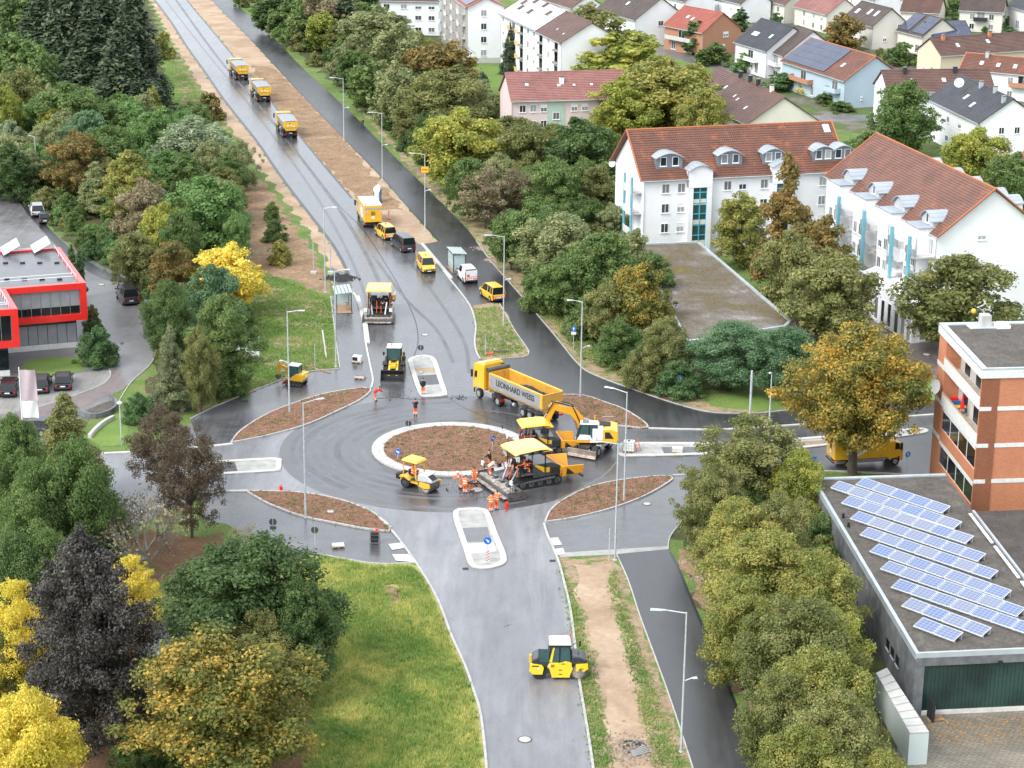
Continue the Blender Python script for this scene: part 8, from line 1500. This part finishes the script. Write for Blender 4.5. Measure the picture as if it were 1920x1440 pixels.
# ------------------------------------------------------------------ people
def limb(mb, pts, rs, n=8):
    rings = []
    for i, p in enumerate(pts):
        p = Vector(p); a = Vector(pts[max(0, i-1)]); b = Vector(pts[min(len(pts)-1, i+1)]); d = (b-a).normalized(); u_ = Vector((0, 1, 0)) if abs(d.y) < .9 else Vector((1, 0, 0)); s = d.cross(u_).normalized(); t = d.cross(s).normalized(); r = rs[i]; rx, ry = r if isinstance(r, tuple) else (r, r)
        rings.append([tuple(p+s*math.cos(2*PI*k/n)*rx+t*math.sin(2*PI*k/n)*ry) for k in range(n)])
    mb.loft(rings)
def person(c, face, label, jacket='orange', trousers='orange', lean=0, arms=(25, 25), hold=None, stripes=True, head='helmet', hz_=0, crouch=0, spread=.1, sit=False, z=.03, off=(0, 0), parent_off=None, bare=False, stepf=.0, helmet='orange_paint'):
    p = at(*c); R = empty('person', (p.x+off[0], p.y+off[1], z), RD(face), label, 'person'); R.scale = (1.1, 1.1, 1.1)
    hip = Vector((-.12*math.sin(RD(lean)), 0, (.93 if not sit else .5)-crouch)); T = Matrix.Translation(hip) @ Matrix.Rotation(RD(lean), 4, 'Y')
    tp = lambda x, y, zz: T @ Vector((x, y, zz)); sh = [tp(0, s*.19, .47) for s in (-1, 1)]
    body = bpy.data.meshes.new('body'); vs = []; es = []; rad = []
    def V_(q, r): vs.append(tuple(q)); rad.append(r); return len(vs)-1
    def E_(a, b): es.append((a, b))
    h0 = V_(hip, .13); c1 = V_(tp(0, 0, .28), .13); c2 = V_(tp(0, 0, .46), .12); nk = V_(tp(.0, 0, .58), .055); E_(h0, c1); E_(c1, c2); E_(c2, nk)
    hb = V_(tp(.02, 0, .66), .085); ht = V_(tp(.02, 0, .8), .08); E_(nk, hb); E_(hb, ht); ns = V_(tp(.12, 0, .71), .018); E_(hb, ns)
    kn = []; an_ = []
    for i, s in enumerate((-1, 1)):
        hh = V_(hip+Vector((0, s*.1, -.05)), .095); E_(h0, hh)
        if sit: kq = hip+Vector((.42, s*.12, .0)); aq = kq+Vector((.05, 0, -.42))
        else: aq = Vector((stepf*s, s*spread, .08)); kq = (hip+Vector((0, s*.1, -.05))+aq)/2+Vector((.05+crouch*.7, 0, 0))
        k_ = V_(kq, .065); a_ = V_(aq, .045); f_ = V_(aq+Vector((.16, 0, -.05)), .04); E_(hh, k_); E_(k_, a_); E_(a_, f_); kn.append(kq); an_.append(aq)
    el = []; wr = []
    for i, s in enumerate((-1, 1)):
        th = RD(arms[i]); S_ = V_(sh[i], .06); E_(c2, S_); d = Vector((math.sin(th), 0, -math.cos(th))); e_ = sh[i]+d*.28+Vector((0, s*.06, 0)); th2 = th+RD(22); w_ = e_+Vector((math.sin(th2), 0, -math.cos(th2)))*.25-Vector((0, s*.08, 0))
        ei = V_(e_, .042); wi = V_(w_, .03); E_(S_, ei); E_(ei, wi); el.append(e_); wr.append(w_); dd = (w_-e_).normalized(); pm_ = V_(w_+dd*.08, .03); E_(wi, pm_)
        for k, L_ in enumerate((.07, .085, .08, .06)): fi = V_(w_+dd*(.1+L_)+Vector((0, (k-1.5)*.02, 0))+Vector((.01, 0, 0)), .009); E_(pm_, fi)
        fi = V_(w_+dd*.1+Vector((.03, -s*.045, 0)), .011); E_(wi, fi)
    body.from_pydata(vs, es, []); body.materials.append(MT['skin']); ob = link('body', body, R); sk_ = ob.modifiers.new('skin', 'SKIN'); ob.modifiers.new('sub', 'SUBSURF').levels = 1
    sv = body.skin_vertices[0].data if body.skin_vertices else None
    if sv is None:
        bm = bmesh.new(); bm.from_mesh(body); bm.verts.layers.skin.verify(); bm.to_mesh(body); bm.free(); sv = body.skin_vertices[0].data
    for i, r in enumerate(rad): sv[i].radius = (r, r*(1.25 if i in (h0, c1, c2) else 1)); sv[i].use_root = (i == 0)
    m = MB(); limb(m, [tp(0, 0, -.12), tp(0, 0, .1), tp(0, 0, .32), tp(0, 0, .5), tp(0, 0, .56)], [(.15, .2), (.145, .19), (.16, .215), (.12, .2), (.06, .08)], 12)
    for i in (0, 1): limb(m, [sh[i]+Vector((0, 0, .02)), sh[i].lerp(el[i], .5), el[i], el[i].lerp(wr[i], .95)], [.085, .075, .065, .05])
    m.build('jacket', MT[jacket], R, True)
    m = MB(); limb(m, [hip+Vector((0, 0, .06)), hip+Vector((0, 0, -.06))], [(.14, .185), (.13, .185)], 12)
    for i in (0, 1):
        s = (-1, 1)[i]; lo = .55 if bare else .97; limb(m, [hip+Vector((0, s*.09, 0)), (hip+Vector((0, s*.1, -.05))).lerp(kn[i], .5), kn[i], kn[i].lerp(an_[i], lo)], [.11, .105, .085, .07])
    m.build('trousers', MT[trousers], R, True)
    for i in (0, 1): limb_ = MB(); limb(limb_, [an_[i]+Vector((-.06, 0, .05)), an_[i]+Vector((0, 0, -.0)), an_[i]+Vector((.17, 0, -.035))], [(.05, .05), (.065, .055), (.045, .05)]); limb_.build('boot', MT['boot'], R, True)
    if stripes:
        m = MB()
        for zz in (.05, .25): limb(m, [tp(0, 0, zz), tp(0, 0, zz+.05)], [(.163, .218)]*2, 12)
        for i in (0, 1): limb(m, [sh[i].lerp(el[i], .6), sh[i].lerp(el[i], .8)], [.088]*2)
        m.build('jacket_stripes', MT['reflect'], R)
    if trousers.startswith('orange'):
        m = MB()
        for i in (0, 1):
            for f in (.35, .7):
                if not bare: limb(m, [kn[i].lerp(an_[i], f), kn[i].lerp(an_[i], f+.12)], [.092]*2)
        if m.v: m.build('trouser_stripes', MT['reflect'], R)
    hc = tp(.01, 0, .76)
    if head == 'helmet': MB().sphere(hc+Vector((0, 0, .02)), .115, (1.1, 1, .9), 12, 8).build('helmet', MT[helmet], R, True)
    else: MB().sphere(hc+Vector((-.02, 0, .02)), .1, (1, 1, .9), 12, 8).build('hair', MT['hair'], R, True)
    for s in (-1, 1): e_ = tp(.105, s*.03, .74); MB().sphere(e_, .012, n=6, k=4).build('eye', MT['black'], ob)
    if hold:
        a, b = wr[0].lerp(wr[1], .5), Vector((hold[0], hold[1], .05)); T_ = empty('rake' if hold[2] == 'rake' else 'shovel', R.location, R.rotation_euler.z, 'long-handled '+hold[2]+' '+hold[3], hold[2]); T_.scale = R.scale
        top = a+(a-b).normalized()*.5; MB().cyl(top, b, .02, n=6).build('handle', MT['wood'], T_)
        (B(b.x-.03, b.x+.03, b.y-.3, b.y+.3, .02, .12) if hold[2] == 'rake' else B(b.x-.15, b.x+.15, b.y-.12, b.y+.12, .02, .06)).build('blade', MT['dirty_steel'], T_)
    return R
person((704, 752), 15, 'bending worker in red jacket and orange trousers raking beside the kerb', 'redcloth', 'orange', 48, (55, 60), (1.5, 0, 'rake', 'held by the worker in the red jacket'), False, 'hair')
person((793, 741), -85, 'worker in navy jacket and orange trousers standing on the north island', 'navy', 'orange', 0, (8, 8), None, False, 'hair', z=.14); person((779, 779), 95, 'worker in navy jacket seen from behind on the ring, dark cap', 'navy', 'orange', 3, (40, 45), None, False, 'hair')
person((918, 880), 160, 'worker in black shirt and orange shorts on the island kerb with a tool', 'black', 'orange', 5, (30, 45), (.6, .1, 'shovel', 'held by the worker in the black shirt'), False, 'hair', bare=True, z=.2)
person((864, 916), 200, 'worker in orange, leftmost of the crew, bending with a rake', 'orange', 'orange', 28, (50, 50), (1.3, .0, 'rake', 'held by the leftmost worker of the crew'), helmet='white_paint'); person((872, 925), 80, 'worker in orange seen from behind, front of the crew at the manhole', 'orange', 'orange', 30, (30, 40), crouch=.06, head='hair'); person((890, 908), 265, 'worker in orange standing at the back of the crew', 'orange', 'orange', 20, (35, 35), head='hair'); person((883, 922), 350, 'worker in black top and orange trousers stooping over the manhole', 'black', 'orange', 75, (30, 40), (.7, -.1, 'shovel', 'used over the pale manhole'), False, 'hair', crouch=.1, stepf=.15)
person((921, 960), 100, 'worker in orange jacket with white braces, left of the pair by the island', 'orange', 'orange', 12, (25, 20), (.3, .5, 'shovel', 'leaning at the pair of orange workers'), head='hair'); person((931, 956), 60, 'worker in orange, right of the pair by the island', 'orange', 'orange', 10, (35, 35), head='hair')
o = person((937, 912), 20, 'worker in pale shirt and orange trousers bending on the paver screed', 'greyshirt', 'orange', 55, (30, 40), None, False, 'hair', z=.66); a = PV.matrix_basis @ Vector((-3.2, 1.9, .62)); o.location = a
o = person((935, 880), 28, 'paver driver in orange seated under the yellow canopy', 'orange', 'orange', 0, (60, 60), sit=True); a = PV.matrix_basis @ Vector((-1.25, -.68, 1.33)); o.location = a
o = person((780, 900), -36, 'roller driver in orange seated under the small square canopy', 'orange', 'orange', 0, (55, 55), sit=True); a = SR.matrix_basis @ Vector((-.75, 0, .76)); o.location = a
person((680, 241), 120, 'man in brown jacket and jeans walking on the far right carriageway', 'brown_cloth', 'denim', 0, (15, 25), None, False, 'hair', stepf=.15)
